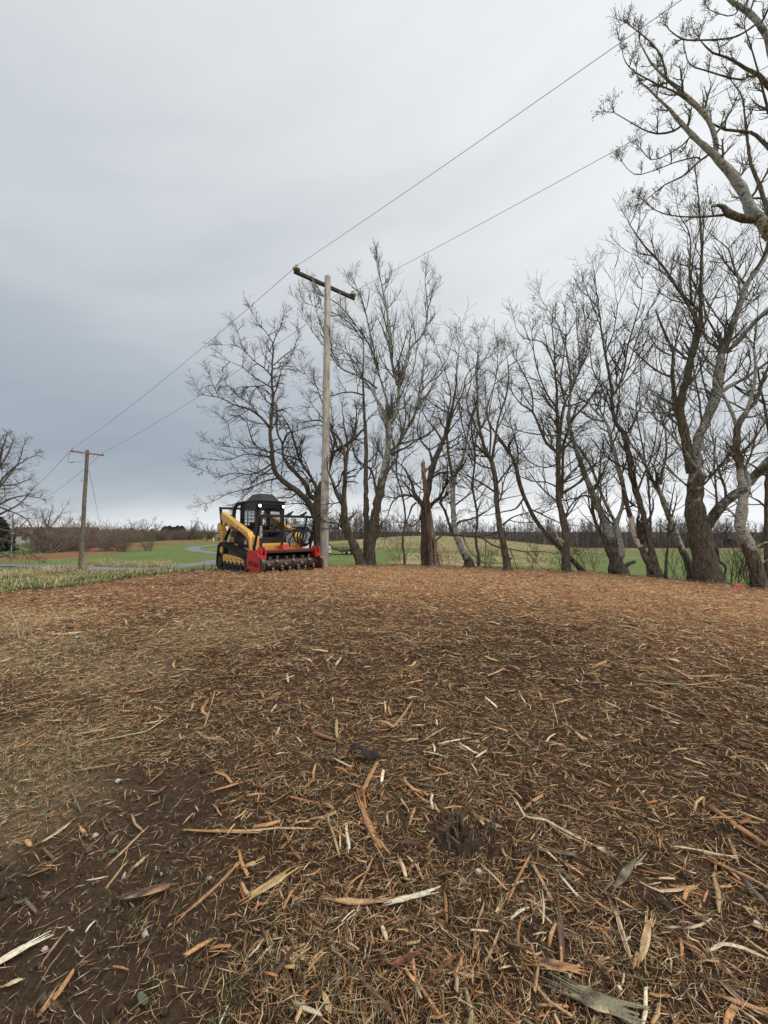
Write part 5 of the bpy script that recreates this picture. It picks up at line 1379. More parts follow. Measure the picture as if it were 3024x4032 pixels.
t.limb('E', [(870, 1290, 11), (860, 1180, 10), (820, 1080, 7), (800, 1000, 4)], .3)
t.limb('E', [(655, 1130, 10), (760, 1060, 9), (880, 960, 8), (1000, 900, 5)], .2)
t.limb('E', [(530, 1190, 9), (400, 1080, 7), (250, 960, 4)], -.3)
t.limb('E', [(410, 545, 12), (300, 520, 9), (150, 515, 6), (95, 508, 4)], -.2)
t.limb('E', [(790, 360, 20), (900, 280, 16), (1050, 200, 13), (1250, 60, 10)], .2, pale=0.6)
t.limb('E', [(730, 350, 12), (690, 310, 8), (600, 300, 5), (500, 330, 3)], -.3)
t.limb('E', [(735, 1700, 14), (790, 1760, 12), (805, 1860, 11), (860, 1900, 10), (868, 1960, 9), (838, 2030, 7)], -.1, pale=0, spawn=False, name='hanging_vine')
TREES.append(t)

t = Tree('rightmost leaning trunk with flecked pale bark, base at the mulch corner', 10.0, dens=0.95, blen=1.6, up=0.35, pale=0.5, wig=0.15)
t.limb('E', [(1195, 2150, 60), (1135, 1920, 54), (1085, 1760, 50), (1022, 1620, 44), (1000, 1480, 42), (1020, 1350, 40), (1032, 1230, 36), (1020, 1150, 30), (990, 1050, 27), (965, 850, 27), (978, 660, 24), (1020, 560, 22), (1080, 480, 19), (1150, 380, 17), (1210, 220, 13), (1253, 100, 10), (1300, -40, 6)], 0, pale=lambda z: 0.62 if 1.0 < z < 3.2 else (0.0 if z < 1 else 0.25), smin=0.3)
t.limb('E', [(1060, 1250, 26), (1075, 1150, 24), (1030, 1000, 16)], .1, pale=0.8)
t.limb('E', [(965, 640, 15), (930, 520, 14), (870, 400, 12), (830, 330, 9), (760, 200, 5)], .2, pale=0.8)
t.limb('E', [(1030, 560, 14), (1080, 440, 13), (1120, 300, 13), (1140, 120, 10), (1120, -60, 6)], -.1, pale=0.8)
t.limb('E', [(985, 1480, 11), (930, 1430, 9), (880, 1380, 5)], -.2, spawn=False)
t.limb('E', [(1145, 1750, 12), (1190, 1710, 10), (1250, 1690, 7)], 0, spawn=False)
t.limb('E', [(1180, 1890, 9), (1250, 1850, 6)], 0, spawn=False)
t.limb('E', [(970, 900, 8), (860, 850, 6), (760, 800, 4)], -.3)
TREES.append(t)

t = Tree('dark trunk at the extreme right edge behind the rightmost leaning trunk', 10.6, dens=0.9, blen=1.6, up=0.3, wig=0.18)
t.limb('E', [(1268, 2160, 24), (1240, 1950, 20), (1245, 1700, 18), (1240, 1400, 17), (1245, 1100, 16), (1270, 800, 13), (1230, 500, 10), (1170, 200, 7), (1130, -100, 5), (1160, -400, 3)], 0, smin=0.3)
t.limb('E', [(1235, 1380, 9), (1170, 1320, 8), (1110, 1290, 5)], -.2)
t.limb('E', [(1245, 1100, 9), (1120, 1000, 7), (1020, 960, 5), (900, 960, 3)], -.2)
TREES.append(t)

t = Tree('near tall poplar at the right edge, white limbs crossing the top corner', 8.8, dens=0.9, blen=0.7, up=0.36, pale=0.6, buds=0.65, wig=0.14)
t.limb('X', [(3480, 2560, 60), (3400, 2150, 52), (3300, 1700, 44), (3200, 1300, 36), (3110, 1030, 28), (3040, 930, 22)], 0, pale=fade(1.5, 4, 0.9), smin=0.6)
t.limb('G', [(1640, 2060, 50), (1550, 1930, 44), (1470, 1850, 42), (1400, 1690, 38), (1300, 1530, 34), (1200, 1420, 31), (1130, 1340, 27), (1000, 1230, 20), (850, 1080, 16), (750, 960, 11), (600, 810, 8), (470, 690, 5), (455, 590, 3)], .1, pale=0.95)
t.limb('G', [(1140, 1330, 20), (1145, 1240, 19), (1112, 1110, 19), (1040, 980, 19), (920, 870, 19), (800, 760, 15), (690, 660, 11), (580, 540, 8), (480, 360, 5)], -.1, pale=0.85)
t.limb('G', [(1480, 1910, 36), (1400, 1905, 32), (1260, 1860, 27), (1215, 1800, 18), (1160, 1790, 12), (1110, 1800, 5)], -.1, pale=0.25, spawn=False)
t.limb('G', [(1280, 1865, 12), (1130, 1880, 9), (960, 1890, 7), (760, 1875, 5), (620, 1830, 4), (520, 1740, 3)], .2, pale=0)
t.limb('G', [(715, 670, 9), (670, 490, 8), (590, 380, 6), (500, 300, 5), (370, 200, 3)], .2, pale=0)
t.limb('G', [(880, 860, 10), (770, 790, 8), (650, 740, 7), (450, 630, 5), (360, 540, 4), (330, 440, 3)], -.2, pale=0)
t.limb('G', [(850, 1090, 10), (780, 1140, 9), (640, 1165, 7), (500, 1120, 5), (380, 1050, 4), (260, 980, 3)], -.1, pale=0)
t.limb('G', [(1110, 1330, 9), (1010, 1400, 8), (850, 1540, 7), (700, 1610, 5), (530, 1750, 4)], .2, pale=0)
t.limb('G', [(1010, 1390, 7), (980, 1370, 6), (800, 1410, 5), (620, 1480, 4), (440, 1520, 3), (330, 1410, 2)], -.2, pale=0)
t.limb('G', [(940, 1170, 7), (860, 1260, 6), (720, 1350, 5), (580, 1390, 4), (490, 1290, 3)], .3, pale=0)
t.limb('G', [(1640, 1330, 16), (1500, 1180, 13), (1400, 1145, 12), (1230, 1130, 10), (1110, 1070, 6)], .1, pale=0)
t.limb('G', [(1680, 2100, 30), (1620, 1900, 18), (1520, 1600, 14), (1450, 1420, 12), (1420, 1200, 10), (1400, 1050, 8), (1380, 850, 6), (1280, 700, 4)], .3, pale=0)
t.limb('G', [(1700, 1200, 30), (1680, 850, 24), (1601, 760, 19), (1520, 650, 16), (1400, 590, 12), (1250, 500, 9), (1120, 460, 7), (1010, 350, 4)], -.1, pale=0.2)
t.limb('G', [(1420, 640, 8), (1400, 690, 8), (1280, 680, 7), (1080, 620, 6), (920, 560, 5), (870, 400, 3)], .2, pale=0)
t.limb('G', [(1680, 860, 26), (1650, 600, 24), (1590, 330, 24), (1500, 180, 22), (1400, 90, 19), (1300, 20, 16), (1180, -80, 12)], .2, pale=0.5)
t.limb('G', [(1510, 200, 9), (1380, 290, 8), (1250, 335, 7), (1000, 350, 7), (850, 340, 6), (740, 260, 4)], -.2, pale=0)
t.limb('G', [(1440, 120, 8), (1470, 20, 7), (1500, -80, 5)], 0, pale=0)
t.limb('G', [(1340, 60, 6), (1330, 110, 5), (1250, 140, 4), (1100, 90, 3)], .2, pale=0)
t.limb('G', [(1640, 1100, 12), (1560, 800, 9), (1480, 500, 6), (1400, 250, 4)], -.2, pale=0)
TREES.append(t)

# a few slim trees filling the second rank
t = Tree('slim grey second rank tree between the leaning pale trunk and the lone slim tree', 18.0, dens=0.9, blen=1.7, up=0.3, wig=0.18)
t.limb('C', [(600, 1990, 11), (575, 1830, 10), (590, 1650, 9), (550, 1400, 9), (570, 1150, 8), (540, 900, 7), (590, 650, 5), (575, 450, 4), (600, 300, 2.5)], 0, smin=0.3)
t.limb('C', [(570, 1200, 6), (480, 950, 5), (440, 750, 4), (420, 500, 3), (440, 250, 2)], .2)
t.limb('C', [(580, 1000, 5), (680, 800, 4), (720, 600, 3), (780, 330, 2)], .2)
TREES.append(t)
t = Tree('slim grey tree in the second rank behind the white poplar clump', 18.5, dens=0.9, blen=1.8, up=0.3, wig=0.18)
t.limb('B', [(1010, 2060, 11), (990, 1850, 10), (1020, 1650, 9), (985, 1400, 9), (930, 1180, 8), (950, 900, 7), (1020, 640, 6), (1010, 420, 5), (1090, 200, 4), (1130, -50, 3)], 0, smin=0.3)
t.limb('B', [(960, 900, 6), (1080, 650, 5), (1200, 450, 4), (1330, 250, 3)], .2)
t.limb('B', [(935, 1160, 6), (870, 800, 5), (760, 600, 4), (700, 300, 3)], .2)
TREES.append(t)
t = Tree('slim grey tree in the second rank right of the stripped white stem', 16.5, dens=0.9, blen=1.7, up=0.35, wig=0.16)
t.limb('E', [(160, 1900, 9), (190, 1600, 8), (170, 1200, 8), (130, 900, 7), (60, 500, 5), (100, 200, 4), (80, -100, 3)], 0, smin=0.3)
t.limb('E', [(165, 1150, 6), (260, 850, 5), (320, 500, 4), (280, 200, 3), (300, 0, 2)], .2)
t.limb('E', [(130, 950, 5), (0, 700, 4), (-100, 450, 3), (-120, 150, 2)], .2)
TREES.append(t)

tot = 0
for t in TREES:
    t.build(3); tot += t.ntri
print('tree crown triangles', tot)

# the broken snag in front of the oak
def snag():
    D = 13.2
    pts = [(248, 2075, 46), (235, 2010, 36), (217, 1850, 29), (195, 1680, 24), (170, 1500, 20), (152, 1350, 17), (140, 1250, 12)]
    ox, oy, s = CROPS['C']
    base = W(ox + 248 / s, oy + 2075 / s, D); base.z = GZ(base.x, base.y)
    root = empty('tree_snag', base, 0, 'broken dead snag with split reddish rotten wood, leaning before the stout oak', 'dead tree')
    P = [W(ox + a / s, oy + b_ / s, D) - base for a, b_, _ in pts]; R = [r / s * D / FPX for *_, r in pts]
    P = [P[0] - Vector((0, 0, 0.25))] + P; R = [R[0] * 1.2] + R
    # resample
    PP, RR = [], []
    for i in range(len(P) - 1):
        for k in range(6): t_ = k / 6; PP.append(P[i].lerp(P[i + 1], t_)); RR.append(R[i] * (1 - t_) + R[i + 1] * t_)
    PP.append(P[-1]); RR.append(R[-1])
    b_ = MB(); b_.tube(PP, RR, 16)
    V = np.array(b_.v); ax = np.repeat(np.array([tuple(p) for p in PP]), 16, axis=0); ph = np.tile(np.arange(16), len(PP))
    amp = 1 + 0.20 * np.sin(ph * 2.4 + 1) * np.sign(np.sin(ph * 1.1)) + rng.normal(0, 0.07, len(V))
    V = ax + (V - ax) * amp[:, None]; b_.v = [tuple(v) for v in V]
    m = mat('rotten_wood', (0.30, 0.235, 0.18), 0.9, var=0.5, scale=7, col2=(0.11, 0.045, 0.028), stretch=(1, 1, 0.15), bump=0.03, thresh=(0.45, 0.58))
    b_.build('trunk', m, root, smooth=True)
    top = PP[-1]
    for k in range(7):
        a = k * 0.9; q = top + Vector((math.cos(a), math.sin(a), 0)) * RR[-1] * 0.8 - Vector((0, 0, 0.15))
        c = MB(); c.tube([q, q + Vector((rnd(-.02, .02), rnd(-.02, .02), rnd(0.15, 0.3))), q + Vector((rnd(-.04, .04), rnd(-.04, .04), rnd(0.3, 0.55)))], [0.035, 0.025, 0.004], 5)
        c.build('splinter', m, root)
    c = MB(); q = PP[-3]; c.tube([q, q + Vector((0.10, 0, 0.10)), q + Vector((0.17, 0, 0.12)), q + Vector((0.2, 0, 0.22))], [0.06, 0.05, 0.04, 0.015], 7); c.build('branch_stub', m, root)
    # a strip of pale torn wood at its foot
snag()

# thin brush and shoots along the back edge
def brush(x, y, h, n, seed):
    random.seed(seed)
    t = Tree('', y, dens=0.7, blen=0.5, up=0.35, wig=0.16)
    base = Vector((x, y, GZ(x, y)))
    for k in range(n):
        a = rnd(0, 6.28); t.grow((x + rnd(-.25, .25), y + rnd(-.25, .25), base.z - 0.03), (math.cos(a) * 0.45, math.sin(a) * 0.45, 1.0), h * rnd(0.5, 1.0), 0.008, 1, 2)
    return t, base
def build_brush(t, base, label, group=None, name='bare_shrub'):
    root = empty(name, base, 0, label, 'shrub', group)
    Vs, Fs = [], []; bi = 0; B = np.array(tuple(base))
    for n_, pts, rs, lev in t.branches:
        b_ = MB(); b_.tube([Vector(p) - base for p in pts], rs, 3, caps=False)
        Vs.append(np.array([tuple(v) for v in b_.v])); Fs.append(np.array(b_.f) + bi); bi += len(b_.v)
    me = np_mesh('stems', np.concatenate(Vs), np.concatenate(Fs), True); link('stems', me, M['twig'], root)
    return root
for i, (px, D, h, n, lab) in enumerate(((2880, 10.9, 1.3, 16, 'leafless thicket of thin shoots between the thickest trunk and the rightmost trunk'), (2935, 11.6, 1.1, 9, 'small leafless thicket hard against the rightmost trunk'),
                         (2225, 13.6, 1.5, 7, 'thin leafless shoots right of the bole with the pale splinter'), (2310, 14.0, 1.4, 6, 'thin leafless shoots left of the twin stemmed poplar'), (2100, 13.9, 1.2, 6, 'thin leafless shoots left of the bare bole'),
                         (1905, 14.2, 1.2, 7, 'wispy leafless shoots right of the pale leaning trunk'), (1580, 15.3, 1.3, 7, 'wispy leafless shoots between the clump and the snag'), (2650, 12.0, 1.3, 7, 'wispy shoots at the foot of the slender pale poplar'),
                         (1760, 14.3, 0.9, 5, 'low wispy shoots right of the snag'))):
    x = (px - 1512) / FPX * D
    tb, ba = brush(x, D, h, n, 50 + i); build_brush(tb, ba, lab)
random.seed(21)
# ------------------------------------------------------------------ far wood, hedges, far trees
def wood_mesh(name, places, hmin, hmax, col, nb=16, tw=0.06, label='', seed=1, dense=1.0):
    """many leafless trees standing close: stems with rising twigs, as one mass"""
    r = np.random.default_rng(seed)
    P0, P1, R0, R1, C = [], [], [], [], []
    x, y = places; n = len(x); z = ground_z(x, y); H = r.uniform(hmin, hmax, n) * (0.92 + 0.16 * vnoise(x, y, 0.09, 17))
    lean = r.normal(0, 0.09, (n, 2))
    base = np.stack([x, y, z - 0.3], -1); top = base + np.stack([lean[:, 0] * H, lean[:, 1] * H, H * 0.93], -1)
    P0.append(base); P1.append(top); R0.append(H * 0.0062); R1.append(H * 0.002); C.append(np.tile(col, (n, 1)) * r.uniform(0.9, 1.3, (n, 1)))
    for k in range(nb):
        f = r.uniform(0.22, 0.97, n); p = base + (top - base) * f[:, None]
        a = r.uniform(0, 2 * np.pi, n); L = H * r.uniform(0.10, 0.27, n) * (1.25 - f)
        e = p + np.stack([np.cos(a) * L, np.sin(a) * L, L * r.uniform(0.5, 1.5, n)], -1)
        P0.append(p); P1.append(e); R0.append(H * 0.004); R1.append(H * 0.0012); C.append(np.tile(col, (n, 1)) * r.uniform(0.7, 1.3, (n, 1)))
        for j in range(2):
            g = r.uniform(0.3, 1, n)[:, None]; p2 = p + (e - p) * g; a2 = a + r.normal(0, 0.9, n); L2 = L * r.uniform(0.35, 0.7, n)
            e2 = p2 + np.stack([np.cos(a2) * L2 * 0.7, np.sin(a2) * L2 * 0.7, L2 * r.uniform(0.5, 1.5, n)], -1)
            P0.append(p2); P1.append(e2); R0.append(H * 0.0024); R1.append(H * 0.001); C.append(np.tile(col, (n, 1)) * r.uniform(0.8, 1.5, (n, 1)))
    P0, P1, R0, R1, C = map(np.concatenate, (P0, P1, R0, R1, C))
    d = P1 - P0; d /= np.linalg.norm(d, axis=1)[:, None]
    s = np.cross(d, np.array([0.3, 0.8, 0.5])); s /= np.linalg.norm(s, axis=1)[:, None]; u = np.cross(d, s)
    V = []
    for P, R in ((P0, R0), (P1, R1)):
        for k in range(3):
            a = 2 * math.pi * k / 3; V.append(P + (s * math.cos(a) + u * math.sin(a)) * (R * dense)[:, None])
    V = np.stack(V, 1); m = len(P0)
    f = np.array([[0, 1, 4, 3], [1, 2, 5, 4], [2, 0, 3, 5]])
    F = (np.arange(m)[:, None, None] * 6 + f[None]).reshape(-1, 4)
    return V.reshape(-1, 3), F, np.repeat(C, 6, axis=0)
M['far'] = mat('far_twigs', (0.1, 0.08, 0.06), 0.95, attr='tint', spec=0.05)
# the wood beyond the hill
r_ = np.random.default_rng(5)
def strip_pts(n, poly, depth, r):
    """points behind a polyline"""
    pts = np.array(poly); seg = np.hypot(*(np.diff(pts, axis=0).T)); cum = np.concatenate([[0], np.cumsum(seg)])
    s = r.uniform(0, cum[-1], n); x = np.interp(s, cum, pts[:, 0]); y = np.interp(s, cum, pts[:, 1])
    k = np.hypot(x, y); d = depth * r.uniform(0, 1, n) ** 1.3
    return x * (1 + d / k), y * (1 + d / k)
pl = [(-33, 128), (-12, 130), (10, 140), (40, 138), (62, 128), (95, 118), (130, 112), (190, 130)]
x, y = strip_pts(950, pl, 34, r_)
V, F, C = wood_mesh('far_wood', (x, y), 8.5, 12.0, (0.18, 0.152, 0.136), nb=14, seed=6, dense=1.75)
x, y = strip_pts(1500, pl, 5, r_)
V2, F2, C2 = wood_mesh('u', (x, y), 1.6, 4.6, (0.135, 0.110, 0.098), nb=10, seed=7, dense=2.3)
me = np_mesh('far_wood', np.concatenate([V, V2]), np.concatenate([F, F2 + len(V)]), False, colors=np.concatenate([C, C2]))
tag(link('far_wood', me, M['far']), 'grey brown leafless wood closing the field beyond the hill', kind='stuff')
# very distant treeline round the left horizon
x, y = strip_pts(550, [(-330, 215), (-230, 285), (-120, 330), (-40, 335), (10, 300)], 60, r_)
V, F, C = wood_mesh('t', (x, y), 5.0, 7.5, (0.15, 0.14, 0.125), nb=9, seed=8, dense=3.2)
me = np_mesh('distant_treeline', V, F, False, colors=C)
tag(link('distant_treeline', me, M['far']), 'low distant line of trees on the left horizon', kind='stuff')

# evergreen row far left of the loader
def evergreen(x, y, h, label, group=None, w=0.5):
    b = Vector((x, y, GZ(x, y))); root = empty('evergreen_tree', b, 0, label, 'tree', group)
    m = MB(); m.cyl((0, 0, -0.2), (0, 0, h * 0.8), h * 0.02, 6); m.build('trunk', M['twig'], root)
    n = 900; r = np.random.default_rng(int(abs(x) * 7)); f = r.uniform(0.08, 1, n) ** 0.8
    a = r.uniform(0, 2 * np.pi, n); R = h * w * (1 - f) ** 0.6 * r.uniform(0.55, 1.05, n)
    P = np.stack([np.cos(a) * R, np.sin(a) * R, h * f], -1); L = h * r.uniform(0.10, 0.22, n)
    V, F, C = spindles(P, L, L * 0.45, a, r.uniform(-0.5, 0.6, n), np.zeros(n), np.array([(0.022, 0.040, 0.022)]) * r.uniform(0.6, 1.5, (n, 1)), 0.5)
    link('crown', np_mesh('crown', V, F, False, colors=C), M['piece'], root)
for k, px in enumerate((652, 668, 684, 700, 716, 560, 520, 600)):
    D = 200 + 6 * (k % 3); h = 5.9 if k < 5 else 4.6
    evergreen((px - 1512) / FPX * D, D, h + 0.3 * math.sin(k * 2.3), 'dark evergreen in the clump on the horizon left of the loader', 'evergreens on the left horizon', 0.62)
evergreen((-6 - 1512) / FPX * 52, 52, 5.2, 'dark evergreen showing at the far left edge behind the drooping tree', None, 0.4)

def small_tree(px, D, h, label, seed, group=None, up=0.25, blen=None, scale=1.0, lev=3, spread=0.3, nl=5, thick=1.0):
    """a leafless tree well beyond the knoll: one trunk dividing into a fan of limbs"""
    random.seed(seed)
    x = (px - 1512) / FPX * D
    t = Tree(label, D, dens=0.55, blen=blen or h * 0.3, up=up, wig=0.18, group=group)
    z0 = GZ(x, D)
    pz = lambda z: 2016 - 0  # unused
    tr = [(Vector((x, D, z0)), h * 0.022 * thick), (Vector((x + h * rnd(-.03, .03), D, z0 + h * 0.22)), h * 0.018 * thick), (Vector((x + h * rnd(-.05, .05), D, z0 + h * 0.5)), h * 0.012 * thick), (Vector((x + h * rnd(-.06, .06), D, z0 + h * 0.82)), h * 0.004 * thick)]
    t.rmin = 0.0048 * min(3.0, D / 34)
    t.limbs.append((tr, 0.0, True, 'branch', 0.2))
    for k in range(nl):
        f = 0.18 + 0.4 * k / nl; a = rnd(0, 6.28); p = Vector((x, D, z0 + h * f)); R = h * spread * rnd(0.8, 1.3)
        q1 = p + Vector((math.cos(a) * R * 0.5, math.sin(a) * R * 0.5, h * 0.2)); q2 = p + Vector((math.cos(a) * R, math.sin(a) * R, h * rnd(0.36, 0.5)))
        t.limbs.append(([(p, h * 0.011 * thick), (q1, h * 0.008 * thick), (q2, h * 0.003 * thick)], 0.0, True, 'branch', 0.1))
    t.build(lev)
    return t
for px, D, h, lab, sd in ((527, 150, 7.0, 'pale rounded bare tree on the horizon, first left of the evergreens', 1), (580, 140, 7.8, 'dark bare tree on the horizon just left of the evergreens', 2), (612, 150, 6.2, 'smaller bare tree touching the dark one on the horizon', 3),
                          (757, 150, 8.0, 'upright bare tree on the horizon nearest the loader', 4), (815, 130, 6.0, 'bare tree on the horizon partly behind the loader', 5), (350, 95, 6.6, 'bushy bare tree behind the brown pole', 6), (312, 98, 5.5, 'small bare tree left of the brown pole, above the hedge', 16),
                          (195, 66, 7.9, 'dark rounded bare tree in front of the white walled building', 7), (150, 64, 6.6, 'bare tree left of the rounded one, behind drooping branches', 8), (60, 58, 6.5, 'bare tree behind the drooping branches at the left edge', 9)):
    small_tree(px, D, h, lab, sd, thick=1.5 if D > 100 else 1.2)
# trees rising out of the wood on the right horizon
for px, D, h, lab, sd in ((2855, 120, 9.5, 'round crowned bare tree in the field behind the thickest trunk fork', 11), (2500, 125, 8, 'bare tree standing forward of the wood near the stripped white stem', 12), (1350, 118, 8, 'bare tree at the left end of the wood beyond the flatbed trailer', 13)):
    small_tree(px, D, h, lab, sd, thick=1.4)

# the big drooping tree cut by the left edge
random.seed(33)
t = Tree('large bare tree cut by the left edge, branches drooping towards the road', 36, dens=0.85, blen=1.7, up=-0.02, wig=0.16)
CROPS['H'] = (-22, 1662, 2.1)
t.limb('H', [(-60, 1130, 26), (-40, 900, 22), (-10, 600, 16), (40, 330, 11), (70, 200, 6), (95, 130, 3)], 0, smin=0.25)
for q in ([(-20, 620, 8), (90, 480, 6), (200, 330, 4), (240, 200, 2)], [(0, 560, 8), (110, 420, 6), (230, 330, 4), (340, 270, 2)], [(-20, 720, 9), (120, 640, 7), (250, 610, 5), (380, 630, 3)],
          [(-30, 800, 9), (90, 740, 7), (200, 680, 5), (300, 580, 3)], [(-30, 870, 9), (120, 900, 7), (240, 910, 5), (380, 960, 3)], [(-40, 960, 9), (100, 980, 7), (200, 1040, 5), (330, 1110, 3)],
          [(-40, 1000, 8), (60, 960, 7), (150, 940, 5), (300, 930, 3)], [(20, 450, 7), (-60, 300, 5), (-100, 180, 3)], [(0, 520, 7), (150, 520, 5), (270, 480, 3)], [(-30, 1050, 7), (40, 1080, 5), (90, 1100, 3)],
          [(-20, 680, 8), (140, 740, 6), (260, 800, 4), (330, 900, 3)], [(30, 400, 6), (100, 280, 5), (150, 170, 3)], [(60, 240, 4), (20, 140, 3), (0, 110, 2)]):
    t.limb('H', q)
t.rmin = 0.009
t.build(3)

# shrubs of the hedge at the back of the lawn
def shrub_proto(seed, n=40):
    random.seed(seed)
    t = Tree('', 0, dens=0.9, blen=1, up=0.12, wig=0.2)
    for k in range(n):
        a = rnd(0, 6.28); s = rnd(0.3, 1.1); t.grow((rnd(-.6, .6), rnd(-.6, .6), -0.1), (math.cos(a) * s, math.sin(a) * s, 1.0), rnd(1.6, 2.6), 0.018, 1, 3)
    Vs, Fs = [], []; bi = 0
    for lev in (1, 2, 3):
        grp = [b_ for b_ in t.branches if b_[3] == lev]
        for n_, pts, rs, l_ in grp:
            P = np.array(pts); d = P[-1] - P[0]; s = np.cross(d, (0.3, 0.8, 0.5)); s /= np.linalg.norm(s) + 1e-9; u = np.cross(d, s); u /= np.linalg.norm(u) + 1e-9
            rr = np.maximum(np.array(rs) * 1.6, 0.009)[:, None]
            ring = np.stack([P + s * rr, P - s * 0.5 * rr + u * 0.87 * rr, P - s * 0.5 * rr - u * 0.87 * rr], 1)
            m_ = len(P); Vs.append(ring.reshape(-1, 3))
            i = np.arange(m_ - 1)[:, None] * 3
            F = np.concatenate([np.stack([i[:, 0] + a_, i[:, 0] + (a_ + 1) % 3, i[:, 0] + 3 + (a_ + 1) % 3, i[:, 0] + 3 + a_], -1) for a_ in range(3)])
            Fs.append(F + bi); bi += m_ * 3
    V = np.concatenate(Vs); F = np.concatenate(Fs)
    c = np.array([(0.24, 0.185, 0.155)]) * np.random.default_rng(seed).uniform(0.7, 1.3, (len(V), 1))
    return np_mesh('bare_shrub', V, F, False, colors=c)
sp = [shrub_proto(s, 16) for s in (1, 2, 3)]
print('shrub tris', [len(m.polygons) * 2 for m in sp])
hedge = [(188, 2178), (240, 2172), (300, 2163), (360, 2155), (420, 2148), (480, 2140), (540, 2134), (620, 2130), (700, 2127), (780, 2124), (860, 2122)]
HB = gp(*hedge)
rs_ = np.random.default_rng(3)
k = 0
for i in range(len(HB) - 1):
    (x0, y0), (x1, y1) = HB[i], HB[i + 1]
    L = math.hypot(x1 - x0, y1 - y0); n = max(2, int(L / 2.6))
    for j in range(n):
        for row in range(2):
            f = (j + rs_.uniform(0, 1)) / n; x = x0 + (x1 - x0) * f; y = y0 + (y1 - y0) * f; q = math.hypot(x, y)
            off = rs_.uniform(0, 1.5) + row * 3.5; x += x / q * off; y += y / q * off
            o = link('bare_shrub', sp[k % 3], M['far']); k += 1
            s = rs_.uniform(1.25, 1.65) * (1.0 + 0.15 * row); o.location = (x, y, GZ(x, y)); o.rotation_euler = (0, 0, rs_.uniform(0, 6.28)); o.scale = (s * 1.15, s * 1.15, s)
            tag(o, 'reddish brown leafless shrub in the hedge behind the lawn', 'shrub', 'leafless shrubs of the hedge behind the lawn')
# a run of hedge nearer the left edge, behind the road
for j in range(12):
    x, y = -62 + j * 1.9 + rs_.uniform(-.5, .5), 66 + rs_.uniform(-2, 3)
    o = link('bare_shrub', sp[j % 3], M['far']); o.location = (x, y, GZ(x, y)); o.rotation_euler = (0, 0, rs_.uniform(0, 6.28)); s = rs_.uniform(0.9, 1.3); o.scale = (s, s, s)
    tag(o, 'leafless shrub at the left end of the hedge, behind drooping branches', 'shrub', 'leafless shrubs at the left end of the hedge')
print('shrubs', k)
# two pale saplings before the hedge
for i, (px, lab) in enumerate(((400, 'spindly pale sapling in the mulch strip, left of a pair'), (436, 'spindly pale sapling in the mulch strip, right of a pair'))):
    g = G(px, 2156 - i * 1)
    tb, ba = brush(g.x, g.y, 3.2, 7, 80 + i); build_brush(tb, ba, lab, None, 'sapling')

# ------------------------------------------------------------------ buildings and farm things
def at(px, D, dz=0.0):
    x = (px - 1512) / FPX * D
    return Vector((x, D, GZ(x, D) + dz))
M['wall_white'] = mat('white_wall', (0.62, 0.61, 0.59), 0.8, var=0.08, scale=0.6)
M['roof_brown'] = mat('brown_roof', (0.105, 0.06, 0.048), 0.85, var=0.15, scale=1)
M['metal_roof'] = mat('grey_metal_roof', (0.16, 0.175, 0.20), 0.5, var=0.06, scale=0.7, metal=0.2)
M['dark'] = mat('dark_opening', (0.03, 0.03, 0.035), 0.6)
def house():
    b = at(232, 112); root = empty('long_low_building', b, math.radians(28), 'long white walled building with a brown roof behind the left shrubs', 'building')
    L, Wd, H = 9.0, 4.0, 2.6
    m = MB(); m.box(-L, L, -Wd, Wd, -0.3, H); m.build('wall', M['wall_white'], root)
    m = MB(); m.prism([(-Wd - 0.5, H), (0, H + 1.9), (Wd + 0.5, H), (Wd + 0.5, H - 0.12), (0, H + 1.72), (-Wd - 0.5, H - 0.12)], -L - 0.4, L + 0.4); m.build('roof', M['roof_brown'], root)
    m = MB(); m.prism([(-Wd, H), (0, H + 1.7), (Wd, H)], L - 0.15, L); m.prism([(-Wd, H), (0, H + 1.7), (Wd, H)], -L, -L + 0.15); m.build('gable', M['wall_white'], root)
    for k in range(5):
        x = -7 + k * 3.4; m = MB(); m.box(x, x + 1.3, -Wd - 0.03, -Wd + 0.02, 0.9, 2.0); w_ = m.build('window', M['dark'], root)
        m = MB()
        for q in ((x - 0.08, x, 0.85, 2.05), (x + 1.3, x + 1.38, 0.85, 2.05), (x, x + 1.3, 2.0, 2.06), (x, x + 1.3, 0.84, 0.9)): m.box(q[0], q[1], -Wd - 0.06, -Wd - 0.031, q[2], q[3])
        m.build('frame', M['white'], w_)
house()
def barn():
    # behind the loader: grey ribbed metal roof over low white walls
    b = at(1152, 62); root = empty('metal_barn', b, math.radians(-6), 'barn with a grey ribbed metal roof and white walls, behind the loader', 'building')
    L, Wd, H = 3.7, 5, 1.9
    m = MB(); m.box(-L, L, -Wd, Wd, -0.4, H); m.build('wall', mat('barn_white', (0.72, 0.74, 0.78), 0.6, var=0.05, scale=0.5), root)
    m = MB(); m.prism([(-Wd - 0.3, H), (0, H + 2.7), (Wd + 0.3, H), (Wd + 0.3, H - 0.1), (0, H + 2.55), (-Wd - 0.3, H - 0.1)], -L - 0.3, L + 0.3); rf = m.build('roof', M['metal_roof'], root)
    m = MB(); d = Vector((0, -Wd - 0.3, H)); e_ = Vector((0, 0, H + 2.7))
    for k in range(46):
        x = -L - 0.25 + k * (2 * L + 0.5) / 45; m.bar((x, d.y, d.z + 0.03), (x, e_.y, e_.z + 0.03), 0.05, 0.05)
    m.build('roof_ribs', M['metal_roof'], rf)
    for k in range(3):
        m = MB(); x = -3.2 + k * 2.5; m.box(x, x + 1.2, -Wd - 0.04, -Wd + 0.02, 0.2, 1.35); m.build('door', M['wall_white'], root)
barn()
